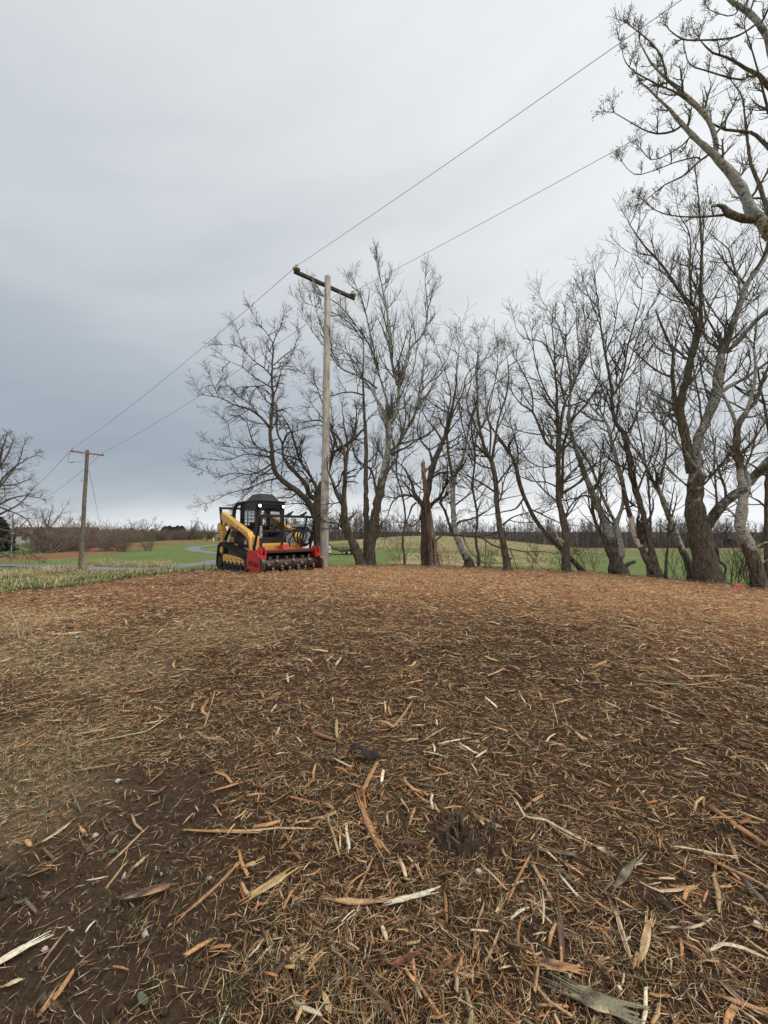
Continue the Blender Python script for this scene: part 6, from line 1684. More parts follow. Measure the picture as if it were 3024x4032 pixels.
def trailer():
    b = at(1372, 57); b.z = GZ(b.x, b.y); root = empty('flatbed_trailer', b, math.radians(-4), 'rusty brown flatbed trailer with tandem wheels on the lawn', 'trailer')
    br_ = mat('rusty_trailer', (0.16, 0.075, 0.05), 0.8, var=0.3, scale=3)
    m = MB(); m.box(-2.6, 1.6, -1, 1, 0.62, 0.74); bed = m.build('deck', br_, root)
    m = MB()
    for x in (-2.55, -1.6, -0.65, 0.3): m.box(x, x + 0.07, -1.02, -0.95, 0.745, 1.15)
    m.box(-2.6, 0.4, -1.03, -0.97, 1.0, 1.10); m.box(-2.6, 0.4, -1.03, -0.97, 0.80, 0.90); m.build('side_rail', br_, root)
    m = MB(); m.bar((1.6, -0.8, 0.66), (2.6, 0, 0.60), 0.09, 0.12); m.bar((1.6, 0.8, 0.66), (2.6, 0, 0.60), 0.09, 0.12); m.build('drawbar', br_, root)
    for x in (-0.45, 0.28):
        for yy in (-1.05, 0.88):
            m = MB(); m.cyl((x, yy, 0.33), (x, yy + 0.2, 0.33), 0.33, 18); w_ = m.build('wheel', M['rubber'], root, smooth=True)
            m = MB(); m.cyl((x, yy - 0.012, 0.33), (x, yy + 0.02, 0.33), 0.17, 14); m.build('rim', M['white'], w_)
    m = MB(); m.box(-0.85, 0.68, -1.12, -0.86, 0.70, 0.76); m.build('mudguard', br_, root)
trailer()
def camper():
    b = at(1284, 53); root = empty('box_trailer', b, math.radians(8), 'white box trailer with a dark diagonal stripe, half hidden behind the grey pole', 'trailer')
    m = MB(); m.prism([(-0.45, 0.42), (-0.45, 1.35), (0.30, 1.42), (0.68, 1.25), (0.72, 0.42)], -0.0, 1.5, 'y'); m.build('body', M['white'], root, bevel=0.04)
    m = MB(); m.prism([(0.1, 0.5), (0.25, 0.5), (0.68, 1.15), (0.66, 1.25)], -0.012, -0.004, 'y'); m.build('stripe', mat('green_stripe', (0.05, 0.10, 0.09), 0.5), root)
    m = MB(); m.box(-0.45, 0.72, 0.0, 1.5, 0.28, 0.40); m.build('frame', M['black'], root)
    for x in (-0.2,):
        m = MB(); m.cyl((x, -0.05, 0.25), (x, 0.15, 0.25), 0.25, 16); w_ = m.build('wheel', M['rubber'], root, smooth=True)
        m = MB(); m.cyl((x, -0.06, 0.25), (x, -0.04, 0.25), 0.12, 12); m.build('rim', M['white'], w_)
camper()
# black capped post in the grass
b = W(2006, 2212, 14.6); b.z = GZ(b.x, b.y); root = empty('capped_post', b, 0, 'short black post with a flat cap, in the grass right of the slim tree', 'post')
m = MB(); m.cyl((0, 0, -0.1), (0, 0, 0.38), 0.045, 10); m.build('post_shaft', M['black'], root, smooth=True); m = MB(); m.box(-0.09, 0.08, -0.07, 0.07, 0.38, 0.44); m.build('post_cap', M['black'], root, bevel=0.01)
# deer blind on legs far right
b = at(2868, 125); root = empty('hunting_blind', b, 0.3, 'small dark box blind on legs with a pale roof, far beyond the right field', 'hunting blind')
m = MB(); m.box(-1.2, 1.2, -1, 1, 1.0, 2.9); bx_ = m.build('cabin', mat('dark_green', (0.03, 0.045, 0.05), 0.7), root); m = MB(); m.box(-1.4, 1.4, -1.2, 1.2, 2.92, 3.1); m.build('roof', M['galv'], root)
m = MB(); m.box(-0.6, 0.6, -1.04, -1.0, 2.0, 2.5); m.build('window', M['dark'], bx_)
for sx in (-1.1, 1.1):
    for sy in (-0.9, 0.9): m = MB(); m.cyl((sx, sy, -0.2), (sx, sy, 1.0), 0.07, 6); m.build('leg', M['pole_brown'], root)
# thin galvanised sign post by the road at far left
b = G(42, 2225); b.z = GZ(b.x, b.y); root = empty('marker_post', b, 0, 'thin grey metal post by the road, at the far left under drooping branches', 'post')
m = MB(); m.cyl((0, 0, -0.1), (0, 0, 5.4), 0.05, 8); m.cyl((0, 0, -0.05), (0, 0, 1.3), 0.11, 8); m.build('post_shaft', M['galv'], root, smooth=True); m = MB(); m.box(-0.16, 0.16, -0.06, 0.1, 3.2, 3.45); m.build('clamp', M['galv'], root)
# small white hydrant-like marker on the lawn by the loader's left
b = G(840, 2131); root = empty('white_marker', b, 0, 'small white marker with an orange top on the lawn edge left of the loader', 'marker')
m = MB(); m.tube([(0, 0, -0.1), (0, 0, 0.9), (0, 0, 1.0), (0, 0, 1.2)], [0.22, 0.2, 0.3, 0.12], 10); m.build('marker_post', M['white'], root, smooth=True)
# pink litter behind the rightmost trunk
b = G(2905, 2315); root = empty('pink_bag', b, 0.4, 'crumpled pink bag lying in the grass left of the rightmost trunk', 'bag')
m = MB(); r2 = random.Random(4)
vs = [(math.cos(a) * (0.17 + r2.uniform(-.05, .05)) * c, math.sin(a) * (0.10 + r2.uniform(-.03, .03)) * c, z + r2.uniform(-.012, .012)) for c, z in ((1, 0.0), (1.05, 0.05), (0.75, 0.09), (0.25, 0.11)) for a in [i * math.pi / 5 for i in range(10)]]
fs = [(r_0 * 10 + i, r_0 * 10 + (i + 1) % 10, r_0 * 10 + 10 + (i + 1) % 10, r_0 * 10 + 10 + i) for r_0 in range(3) for i in range(10)] + [tuple(range(30, 40))]
m.add(vs, fs); m.build('bag_body', mat('pink_plastic', (0.62, 0.12, 0.14), 0.4), root, smooth=True)
# ------------------------------------------------------------------ single pieces of wood that can be picked out
WC = {'pale': (0.60, 0.49, 0.32), 'white': (0.70, 0.63, 0.50), 'tan': (0.44, 0.29, 0.155), 'gold': (0.50, 0.32, 0.14), 'orange': (0.42, 0.225, 0.11), 'brown': (0.17, 0.10, 0.06),
      'dark': (0.045, 0.032, 0.026), 'grey': (0.17, 0.145, 0.115), 'lichen': (0.22, 0.20, 0.135), 'red': (0.23, 0.09, 0.055)}
def piece(name, cat, label, pts, w, col, fray=0, flat=0.38, lift=0.0, edge=None, group=None, bark=0.0, taper=0.35):
    """one torn piece lying along a few ground points; its section is irregular and its ends may be frayed"""
    P = []
    for i, p in enumerate(pts):
        q = p.copy(); q.z = GZ(q.x, q.y) + w * flat * 0.5 + 0.017 + lift * (1 if 0 < i < len(pts) - 1 or len(pts) == 2 else 0.4); P.append(q)
    # resample
    L = sum((P[i + 1] - P[i]).length for i in range(len(P) - 1)); n = max(4, min(16, int(L / 0.03)))
    cum = [0]
    for i in range(len(P) - 1): cum.append(cum[-1] + (P[i + 1] - P[i]).length)
    Q = []
    for k in range(n + 1):
        s = L * k / n; i = max(j for j in range(len(P) - 1) if cum[j] <= s + 1e-9); Q.append(P[i].lerp(P[i + 1], min(1, (s - cum[i]) / max(1e-6, cum[i + 1] - cum[i]))))
    c = Q[n // 2].copy(); o_ = c
    vs, cs, fs = [], [], []; m = 6
    base = np.array(WC[col]); base2 = np.array(WC[edge]) if edge else base * 0.72
    prof = [rnd(0.6, 1.2) for _ in range(m)]
    for k, q in enumerate(Q):
        d = (Q[min(k + 1, n)] - Q[max(k - 1, 0)]).normalized(); s = d.cross(Vector((0, 0, 1))).normalized(); u = s.cross(d)
        e = 1 - (1 - taper) * (abs(2 * k / n - 1) ** 4)
        e *= rnd(0.74, 1.12)
        for j in range(m):
            a = 2 * math.pi * j / m; rr = w / 2 * e * prof[j]
            v = q + s * math.cos(a) * rr + u * math.sin(a) * rr * flat - o_
            vs.append(tuple(v)); t_ = rnd(0.75, 1.2); cc = (base if (j % 3) else base2) * t_
            if bark and rnd(0, 1) < bark: cc = np.array(WC['dark']) * rnd(1, 2.5)
            cs.append(cc)
    for k in range(n):
        for j in range(m): fs.append((k * m + j, k * m + (j + 1) % m, (k + 1) * m + (j + 1) % m, (k + 1) * m + j))
    fs += [tuple(range(m))[::-1], tuple(range(n * m, n * m + m))]
    for f in range(fray):
        end = f % 2; q = Q[0] if end == 0 else Q[-1]; d = (Q[0] - Q[1]).normalized() if end == 0 else (Q[-1] - Q[-2]).normalized()
        s = d.cross(Vector((0, 0, 1))).normalized(); off = s * rnd(-0.4, 0.4) * w; a = q + off - d * w * 0.8 - o_; b_ = q + off * 1.6 + d * rnd(0.5, 1.8) * w + Vector((0, 0, rnd(-.1, .3) * w)) - o_
        h = w * rnd(0.07, 0.14); i0 = len(vs)
        for p, hh in ((a, h), (b_, h * 0.3)):
            for j in range(3): an = j * 2.094; vs.append(tuple(p + s * math.cos(an) * hh + Vector((0, 0, 1)) * math.sin(an) * hh)); cs.append(base * rnd(0.85, 1.35))
        for j in range(3): fs.append((i0 + j, i0 + (j + 1) % 3, i0 + 3 + (j + 1) % 3, i0 + 3 + j))
    me = bpy.data.meshes.new(name); me.from_pydata(vs, [], fs)
    at_ = me.attributes.new('tint', 'FLOAT_COLOR', 'POINT'); ca = np.ones((len(vs), 4), np.float32); ca[:, :3] = np.array(cs); at_.data.foreach_set('color', ca.ravel()); me.update()
    o = link(name, me, M['piece'], None, loc=o_)
    return tag(o, label, cat, group)
ZL = (0, 3000, 1.659); ZM = (1000, 3000, 1.659); ZR = (2000, 3000, 1.62); TL = (0, 2150, 1.106); TR = (1500, 2150, 1.0886); ZC = (1150, 2850, 2.0738)
def pc(z, pts, w, name, cat, label, col, **k):
    ox, oy, s = z; full = [(ox + a / s, oy + b_ / s) for a, b_ in pts]; gpts = [G(a, b_) for a, b_ in full]
    mid = gpts[len(gpts) // 2]; wm = w / s * (mid - EYE).length / FPX * 0.8
    return piece(name, cat, label, gpts, wm, col, **k)
S = 'wood_splinter'; sc_ = 'splinter'
items = [
 (ZL, [(790, 945), (930, 925), (1110, 862)], 44, 'bark_chunk', 'wood chunk', 'thick bark covered stick end lying in loose dark soil, lower left', 'brown', dict(fray=3, flat=0.8, edge='tan', bark=0.25, taper=0.7, lift=0.01)),
 (ZL, [(-120, 1410), (0, 1345), (120, 1270), (225, 1225)], 40, S, sc_, 'large pale yellow splinter cut by the lower left edge', 'white', dict(fray=9, edge='pale')),
 (ZL, [(1195, 470), (1430, 483), (1700, 492)], 17, S, sc_, 'long straight orange splinter lying level, left of the centre twigs', 'orange', dict(fray=3, edge='tan')),
 (ZL, [(705, 708), (800, 620), (940, 475)], 20, S, sc_, 'tan splinter with an orange tip pointing up over dark soil', 'tan', dict(fray=4)),
 (ZL, [(860, 370), (880, 430), (930, 475)], 12, 'twig', 'twig', 'short curved tan twig meeting the orange tipped splinter', 'tan', {}),
 (ZL, [(275, 552), (360, 500), (455, 428)], 24, S, sc_, 'pale torn splinter with a white end on dark soil', 'tan', dict(fray=5, edge='white')),
 (ZL, [(455, 405), (600, 362)], 11, 'twig', 'twig', 'thin brown twig touching the white ended splinter', 'brown', {}),
 (ZL, [(455, 190), (490, 270), (530, 360)], 14, 'twig', 'twig', 'grey twig with a broken orange lower end in dark soil', 'grey', dict(fray=2)),
 (ZL, [(490, 80), (600, 62), (745, 38)], 16, S, sc_, 'gently curved light tan splinter at the top of the dark soil patch', 'tan', dict(fray=4)),
 (ZL, [(1000, 240), (1045, 215), (1082, 180)], 22, 'bark_strip', 'bark', 'short reddish bark strip on dark soil', 'red', {}),
 (ZL, [(1390, 212), (1470, 190), (1570, 160)], 20, S, sc_, 'orange splinter with a frayed broom like left end', 'orange', dict(fray=12, edge='tan')),
 (ZL, [(250, 1392), (330, 1270), (400, 1180), (470, 1102)], 12, 'twig', 'twig', 'long bare twig slanting across the dark soil, lower left', 'tan', dict(bark=0.3)),
 (ZL, [(1180, 1050), (1330, 920), (1430, 830), (1550, 700)], 26, S, sc_, 'long frayed orange brown splinter rising right from the lower left soil', 'orange', dict(fray=10, edge='brown')),
 (ZL, [(560, 805), (630, 795), (705, 778)], 12, S, sc_, 'thin straight pale splinter above the bark chunk', 'pale', {}),
 (ZL, [(690, 860), (760, 770), (815, 695)], 16, S, sc_, 'tan split sliver pair pointing up right, above the bark chunk', 'tan', dict(fray=6)),
 (ZL, [(40, 1505), (85, 1480), (142, 1465)], 26, 'wood_chip', 'wood chip', 'short pale chip near the lower left corner', 'pale', dict(fray=3)),
 (ZL, [(168, 540), (200, 582)], 24, 'wood_chip', 'wood chip', 'short golden chip near the left edge on dark soil', 'gold', {}),
 (ZL, [(520, 450), (568, 515)], 24, 'wood_chip', 'wood chip', 'mottled golden chip right of the white ended splinter', 'gold', dict(bark=0.3)),
 (ZL, [(880, 718), (935, 665)], 24, 'wood_chip', 'wood chip', 'small pale ragged chip in the soil right of the tan splinter', 'pale', dict(fray=5, bark=0.2)),
 (ZL, [(280, 590), (330, 640), (370, 680)], 14, 'twig', 'twig', 'dark short twig left of the tan splinter', 'brown', {}),
 (ZL, [(160, 930), (240, 1018)], 16, 'twig', 'twig', 'stubby grey twig with a white broken end, left side', 'grey', dict(fray=2)),
 (ZM, [(-20, 915), (90, 850), (205, 775)], 50, S, sc_, 'broad golden split chunk slanting up right, below centre left', 'gold', dict(fray=8, edge='pale', taper=0.75)),
 (ZM, [(495, 940), (680, 958), (855, 945)], 44, S, sc_, 'broad brown torn slab with a ragged grey right end, bottom centre', 'tan', dict(fray=10, edge='brown', bark=0.15)),
 (ZM, [(900, 950), (1020, 920), (1150, 885)], 38, S, sc_, 'pale split slab with a ragged left end, bottom centre right', 'white', dict(fray=10, edge='pale', taper=0.7)),
 (ZM, [(700, 300), (725, 400), (775, 510), (835, 600)], 58, 'bark_strip', 'bark', 'long reddish orange stripped bark curving down the middle', 'orange', dict(fray=10, edge='brown', bark=0.2, taper=0.6)),
 (ZM, [(715, 210), (750, 130), (800, 30)], 36, 'bark_strip', 'bark', 'orange bark strip leading up to the dark curled bark', 'orange', dict(fray=8, edge='tan')),
 (ZM, [(600, 445), (612, 520), (625, 600)], 22, S, sc_, 'upright whitish splinter left of the stripped bark', 'white', dict(fray=5)),
 (ZM, [(560, 500), (562, 600)], 15, S, sc_, 'short pale upright splinter beside the whitish one', 'pale', dict(fray=3)),
 (ZM, [(-340, 478), (0, 478), (145, 460), (380, 465)], 20, S, sc_, 'very long pale and golden splinter lying level left of centre', 'gold', dict(fray=5, edge='white')),
 (ZM, [(480, 400), (520, 500), (560, 650)], 16, S, sc_, 'thin bowed tan splinter crossing the centre left', 'tan', dict(fray=3)),
 (ZM, [(570, 1310), (700, 1440), (800, 1570), (930, 1720)], 26, 'stick', 'stick', 'long dark stick running down right to the bottom edge', 'brown', dict(bark=0.4)),
 (ZM, [(548, 1250), (552, 1400), (530, 1560)], 22, 'stick', 'stick', 'short dark grey stick standing left of the long dark stick', 'grey', dict(bark=0.4)),
 (ZM, [(452, 1545), (478, 1610), (502, 1690)], 32, 'wood_chip', 'wood chip', 'leaf shaped golden chip near the bottom edge', 'gold', dict(taper=0.1, edge='pale')),
 (ZM, [(195, 1380), (280, 1375)], 26, 'wood_chip', 'wood chip', 'spindle shaped golden chip with pointed right end, lower left of centre', 'gold', dict(taper=0.1)),
 (ZM, [(655, 915), (715, 790), (775, 660)], 18, S, sc_, 'straight orange splinter standing above the brown slab', 'orange', dict(fray=4, edge='tan')),
 (ZM, [(830, 1090), (850, 1150), (872, 1205)], 24, 'wood_chip', 'wood chip', 'pale upright chip below the brown slab', 'pale', dict(fray=3)),
 (ZM, [(1055, 1455), (1130, 1580), (1230, 1720)], 24, S, sc_, 'orange brown splinter running off the bottom edge', 'orange', dict(fray=4, edge='red')),
 (ZM, [(905, 1372), (980, 1335), (1075, 1292)], 42, 'bark_strip', 'bark', 'dark reddish crumpled bark, lower right of centre', 'red', dict(fray=4, edge='brown', bark=0.4)),
 (ZM, [(1330, 1420), (1445, 1450)], 24, 'wood_chip', 'wood chip', 'flat tan ribbed chip, lower right of centre', 'tan', dict(fray=4)),
 (ZM, [(1240, 1248), (1292, 1312)], 18, 'wood_chip', 'wood chip', 'short orange chip slanting down right', 'orange', {}),
 (ZM, [(1115, 700), (1135, 780), (1165, 860)], 14, S, sc_, 'narrow tan splinter below the dark stump', 'tan', {}),
 (ZM, [(1445, 1160), (1470, 1060), (1505, 960)], 16, S, sc_, 'tall twin splinter standing right of centre', 'tan', dict(fray=5)),
 (ZM, [(1520, 1340), (1570, 1230), (1605, 1130)], 14, S, sc_, 'thin bundle of tan slivers right of the twin splinter', 'tan', dict(fray=5)),
 (ZM, [(1015, 440), (1030, 380), (1050, 320)], 14, S, sc_, 'short orange tan splinter left of the dark stump', 'tan', {}),
 (ZM, [(10, 690), (-60, 720)], 34, 'bark_strip', 'bark', 'faded tan bark flake left of the golden chunk', 'tan', dict(fray=5)),
 (ZM, [(500, 1155), (620, 1060), (700, 990)], 11, 'twig', 'twig', 'thin pale twig passing under the brown slab', 'pale', {}),
 (ZM, [(640, 940), (660, 1020), (740, 1060), (860, 1080)], 13, 'twig', 'twig', 'hooked brown twig dropping from the brown slab', 'brown', dict(fray=2)),
 (ZR, [(688, 985), (720, 1100), (750, 1200), (785, 1298)], 26, S, sc_, 'slender mottled splinter bowed left, lower right', 'tan', dict(fray=4, edge='white', bark=0.25)),
 (ZR, [(897, 1050), (880, 1150), (858, 1250), (850, 1320)], 44, S, sc_, 'shaggy pointed pinkish tan splinter, lower right', 'tan', dict(fray=14, edge='pale', taper=0.15)),
 (ZR, [(865, 1330), (905, 1420)], 9, S, sc_, 'thin golden sliver trailing from the shaggy splinter', 'gold', {}),
 (ZR, [(195, 1318), (320, 1345), (445, 1365)], 44, S, sc_, 'orange torn slab lying level near the bottom right of centre', 'orange', dict(fray=8, edge='gold', bark=0.15, taper=0.7)),
 (ZR, [(400, 1500), (560, 1575), (740, 1640)], 82, 'bark_strip', 'bark', 'wide shaggy pale grey bark slab at the bottom right', 'lichen', dict(fray=18, edge='pale', bark=0.25, taper=0.5, flat=0.3)),
 (ZR, [(680, 850), (745, 755), (820, 655)], 50, 'bark_strip', 'bark', 'lichen green furrowed bark piece right of centre', 'lichen', dict(fray=6, edge='grey', bark=0.3, flat=0.35)),
 (ZR, [(1280, 1250), (1380, 1195), (1500, 1225), (1680, 1305)], 20, S, sc_, 'bent pale branch with stripped bark running off the right edge', 'pale', dict(fray=3, edge='white')),
 (ZR, [(1065, 570), (1200, 590), (1320, 620), (1440, 635)], 20, S, sc_, 'long pale splinter with forked left end, right side', 'pale', dict(fray=8, edge='tan')),
 (ZR, [(1310, 670), (1470, 740), (1680, 845)], 30, S, sc_, 'long orange tan splinter running off the right edge', 'orange', dict(fray=8, edge='tan')),
 (ZR, [(1350, 1440), (1500, 1580), (1680, 1680)], 26, S, sc_, 'brown and white splinter crossing the lower right corner', 'brown', dict(fray=6, edge='white')),
 (ZR, [(1360, 1540), (1500, 1590), (1659, 1640)], 24, S, sc_, 'second brown splinter under the one crossing the lower right corner', 'orange', dict(fray=5, edge='brown')),
 (ZR, [(322, 900), (335, 1080), (350, 1295)], 30, 'stick', 'stick', 'dark brown stick lying straight down, lower right of centre', 'brown', dict(bark=0.35, fray=2)),
 (ZR, [(840, 798), (960, 855), (1080, 850), (1190, 820)], 20, S, sc_, 'bent white ended splinter, right of centre', 'tan', dict(fray=4, edge='white')),
 (ZR, [(218, 850), (230, 950), (225, 1070)], 16, S, sc_, 'straight yellowish upright splinter, right of centre', 'pale', {}),
 (ZR, [(325, 750), (380, 815), (442, 885)], 24, S, sc_, 'pale grey splinter slanting down right, right of centre', 'white', dict(fray=4, edge='grey')),
 (ZR, [(488, 858), (560, 920), (690, 1010)], 14, S, sc_, 'thin orange splinter slanting down right below the grey one', 'orange', {}),
 (ZR, [(930, 870), (1020, 940), (1115, 1030)], 30, 'stick', 'stick', 'dark rough stick slanting down right, right side', 'dark', dict(bark=0.5)),
 (ZR, [(1480, 740), (1560, 850), (1680, 970)], 32, 'stick', 'stick', 'thick dark stick leaving the right edge', 'grey', dict(bark=0.4)),
 (ZR, [(170, 585), (300, 605), (440, 625)], 30, 'stick', 'stick', 'grey brown stick lying level below the tangle of long slivers', 'grey', dict(bark=0.3)),
 (ZR, [(60, 290), (110, 380), (240, 400), (380, 480), (600, 590)], 24, S, sc_, 'long pale shredded sliver bent in a tangle, centre right', 'pale', dict(fray=14, edge='tan')),
 (ZR, [(240, 400), (330, 470), (500, 560)], 14, S, sc_, 'thin sliver peeling from the bent tangle', 'tan', dict(fray=5)),
 (ZR, [(620, 300), (760, 340), (830, 350)], 12, S, sc_, 'thin tan splinter under the upper right slope', 'tan', {}),
 (ZR, [(800, 160), (870, 250), (980, 400)], 8, 'twig', 'twig', 'fine straight pale stem slanting down right', 'tan', {}),
 (ZR, [(0, 930), (60, 780), (150, 610)], 20, S, sc_, 'orange splinter slanting up right beside the straight yellowish one', 'orange', dict(fray=3)),
 (ZR, [(160, 690), (220, 800), (270, 900)], 28, 'bark_strip', 'bark', 'shredded grey brown bark strip above the dark stick', 'tan', dict(fray=8, edge='grey')),
 (ZR, [(1310, 740), (1350, 880), (1350, 1000)], 22, S, sc_, 'curved tan splinter near the right edge', 'tan', dict(fray=3, edge='grey')),
 (ZR, [(990, 1090), (1150, 1095), (1240, 1075), (1300, 1035)], 16, S, sc_, 'crooked mottled splinter, right side', 'pale', dict(bark=0.3)),
 (ZR, [(1210, 1180), (1300, 1290)], 14, S, sc_, 'short pinkish splinter by the bent pale branch', 'orange', {}),
 (ZR, [(1105, 1160), (1110, 1280)], 16, S, sc_, 'short reddish upright splinter, lower right', 'orange', {}),
 (ZR, [(700, 1470), (730, 1495)], 22, 'wood_chip', 'wood chip', 'small square white chip above the shaggy bark slab', 'white', {}),
 (ZR, [(740, 1185), (785, 1150)], 16, 'wood_chip', 'wood chip', 'small white chip right of the bowed splinter', 'white', {}),
 (ZR, [(20, 1035), (75, 985), (135, 960)], 15, S, sc_, 'white thin splinter left of the yellowish one', 'white', {}),
 (ZC, [(1225, 182), (1310, 165), (1410, 145)], 30, S, sc_, 'broad white splinter in the middle distance, right of the curled bark', 'white', dict(fray=4, edge='pale', taper=0.15)),
 (ZC, [(1365, 185), (1430, 225), (1500, 270)], 28, S, sc_, 'second broad white splinter slanting down right of the first', 'white', dict(fray=5, taper=0.2)),
 (ZC, [(1065, 250), (1150, 262), (1262, 300)], 14, S, sc_, 'thin curved white splinter right of the curled bark', 'white', {}),
 (ZC, [(1180, 452), (1300, 430)], 26, 'wood_chip', 'wood chip', 'pinkish flat chip above the dark stump', 'tan', dict(fray=5)),
 (ZC, [(1070, 165), (1150, 115), (1250, 55)], 22, S, sc_, 'long tan splinter slanting up right above the curled bark', 'tan', dict(fray=4)),
 (ZC, [(345, 310), (420, 350), (480, 378)], 20, S, sc_, 'pale forked splinter left of the curled bark', 'pale', dict(fray=7)),
 (ZC, [(1030, 290), (1180, 350), (1330, 400)], 26, S, sc_, 'brown ridge splinter lying between curled bark and stump', 'brown', dict(fray=5)),
 (ZC, [(960, 860), (985, 780), (1010, 715)], 18, S, sc_, 'orange tan upright splinter left of the dark stump', 'orange', dict(edge='pale')),
 (ZC, [(860, 480), (960, 500), (1100, 530), (1240, 560)], 24, 'stick', 'stick', 'grey twisted stick leading right to the dark stump', 'grey', dict(bark=0.3, fray=3)),
 (TL, [(-30, 212), (60, 198), (145, 180)], 9, 'stick', 'stick', 'long black branch lying at the left end of the mulch', 'dark', {}),
 (TL, [(380, 815), (440, 800), (490, 776)], 18, 'bark_strip', 'bark', 'dark brown wood chunk with orange edge, left of centre', 'brown', dict(fray=4, edge='orange', bark=0.3)),
 (TL, [(330, 880), (490, 850), (640, 820), (735, 755)], 8, 'twig', 'twig', 'long pale twig crossing the left middle ground', 'pale', dict(fray=3)),
 (TL, [(890, 800), (915, 720), (935, 645)], 12, S, sc_, 'tan splinter pointing away, centre left', 'tan', dict(fray=3)),
 (TL, [(1110, 745), (1230, 750), (1350, 748)], 9, 'stick', 'stick', 'thin dark stick lying level left of centre', 'brown', {}),
 (TL, [(870, 452), (930, 440)], 14, 'wood_chip', 'wood chip', 'bright orange chip in the middle distance left of centre', 'orange', dict(fray=3)),
 (TL, [(1462, 530), (1485, 494)], 14, S, sc_, 'pale upturned chip in the middle distance, centre', 'pale', {}),
 (TL, [(820, 378), (840, 345)], 8, S, sc_, 'small pale stick standing in the middle distance', 'pale', {}),
 (TL, [(1250, 565), (1255, 605)], 10, S, sc_, 'small pale upright splinter, middle distance left of centre', 'pale', {}),
 (TL, [(190, 775), (310, 770)], 12, S, sc_, 'pale brown splinter lying level at the left', 'tan', dict(fray=3)),
 (TL, [(1180, 735), (1205, 700)], 10, S, sc_, 'small white splinter on the thin dark stick', 'white', {}),
 (TL, [(750, 330), (795, 340)], 9, 'wood_chip', 'wood chip', 'white chip in the grassy left middle distance', 'white', {}),
 (TL, [(870, 152), (920, 156)], 8, 'wood_chip', 'wood chip', 'white chip lying in front of the loader', 'white', {}),
 (TL, [(800, 142), (835, 143)], 6, 'wood_chip', 'wood chip', 'pale chip lying left of the white one before the loader', 'pale', {}),
 (TL, [(1520, 340), (1580, 330), (1659, 305)], 9, 'stick', 'stick', 'black curved stick in the middle distance, centre', 'dark', dict(bark=0.3)),
 (TL, [(1030, 465), (1120, 445), (1270, 402)], 9, S, sc_, 'long orange splinter in the middle distance', 'orange', dict(fray=4)),
 (TR, [(90, 395), (115, 412), (155, 420)], 9, 'wood_chip', 'wood chip', 'curled white chip in the middle distance, centre', 'white', dict(fray=3)),
 (TR, [(1030, 350), (1065, 352), (1095, 362)], 12, 'wood_chip', 'wood chip', 'yellowish white torn chip in the right middle distance', 'pale', dict(fray=5)),
 (TR, [(1268, 367), (1310, 374), (1355, 385)], 7, S, sc_, 'straight white splinter in the right middle distance', 'white', {}),
 (TR, [(1110, 583), (1230, 600), (1340, 605), (1470, 588)], 9, S, sc_, 'long pale bowed splinter on the right slope', 'pale', dict(fray=4)),
 (TR, [(1340, 610), (1440, 620)], 8, S, sc_, 'shorter splinter just under the bowed one', 'tan', {}),
 (TR, [(835, 582), (862, 603)], 9, 'wood_chip', 'wood chip', 'small white chip in the middle of the right slope', 'white', {}),
 (TR, [(740, 690), (770, 680), (808, 668)], 14, S, sc_, 'pinkish torn chip in the middle of the mulch', 'tan', dict(fray=6)),
 (TR, [(562, 520), (600, 560), (680, 605)], 12, 'stick', 'stick', 'dark brown split stick in the centre right middle distance', 'dark', dict(fray=3, edge='brown')),
 (TR, [(1125, 680), (1180, 705), (1290, 745)], 8, S, sc_, 'thin pale splinter slanting down the right slope', 'pale', {}),
 (TR, [(1240, 762), (1280, 775)], 9, 'wood_chip', 'wood chip', 'white chip low on the right slope', 'white', {}),
 (TR, [(1000, 826), (1035, 818)], 9, 'wood_chip', 'wood chip', 'small white chip below the pinkish torn chip', 'white', {}),
 (TR, [(1640, 520), (1700, 545)], 8, S, sc_, 'white splinter at the right edge on the slope', 'white', {}),
 (TR, [(620, 685), (600, 655), (590, 630)], 9, S, sc_, 'small white slanting splinter near the middle', 'white', {}),
 (TR, [(130, 783), (185, 780)], 12, 'wood_chip', 'wood chip', 'pale flat chip above the two broad white splinters', 'pale', {}),
 (TR, [(235, 752), (243, 780)], 8, 'wood_chip', 'wood chip', 'thin white chip standing above the two broad white splinters', 'white', {}),
 (TR, [(45, 795), (90, 745), (135, 675)], 11, S, sc_, 'long tan splinter slanting up right near the centre', 'tan', {}),
 (TR, [(205, 310), (270, 300)], 5, 'stick', 'stick', 'short dark stick far up the mulch, centre', 'dark', {}),
]
random.seed(77)
for z, pts, w, nm, ct, lab, col, kw in items:
    pc(z, pts, w, nm, ct, lab, col, **kw)
# the dark curled bark standing up as an arch
ca = G(1430, 3005)
b = MB(); k_ = 0.9
A = [(-0.105, 0.0, 0.0), (-0.10, 0, 0.035), (-0.085, -0.01, 0.07), (-0.055, -0.015, 0.085), (-0.02, -0.01, 0.075), (0.01, 0, 0.045), (0.045, 0.01, 0.03), (0.085, 0.01, 0.035), (0.115, 0.005, 0.02)]
vs, fs = [], []
for i, p in enumerate(A):
    w = 0.028 + 0.012 * math.sin(i * 1.3)
    for s, t_ in ((-1, 0), (1, 0), (1, 0.008), (-1, 0.008)): vs.append((p[0] * k_, p[1] + s * w, p[2] * 1.2 + t_ + 0.008 * math.sin(i * 2 + s)))
for i in range(len(A) - 1):
    for j in range(4): fs.append((i * 4 + j, i * 4 + (j + 1) % 4, i * 4 + 4 + (j + 1) % 4, i * 4 + 4 + j))
fs += [(3, 2, 1, 0), tuple(range(len(vs) - 4, len(vs)))]
b.add(vs, fs)
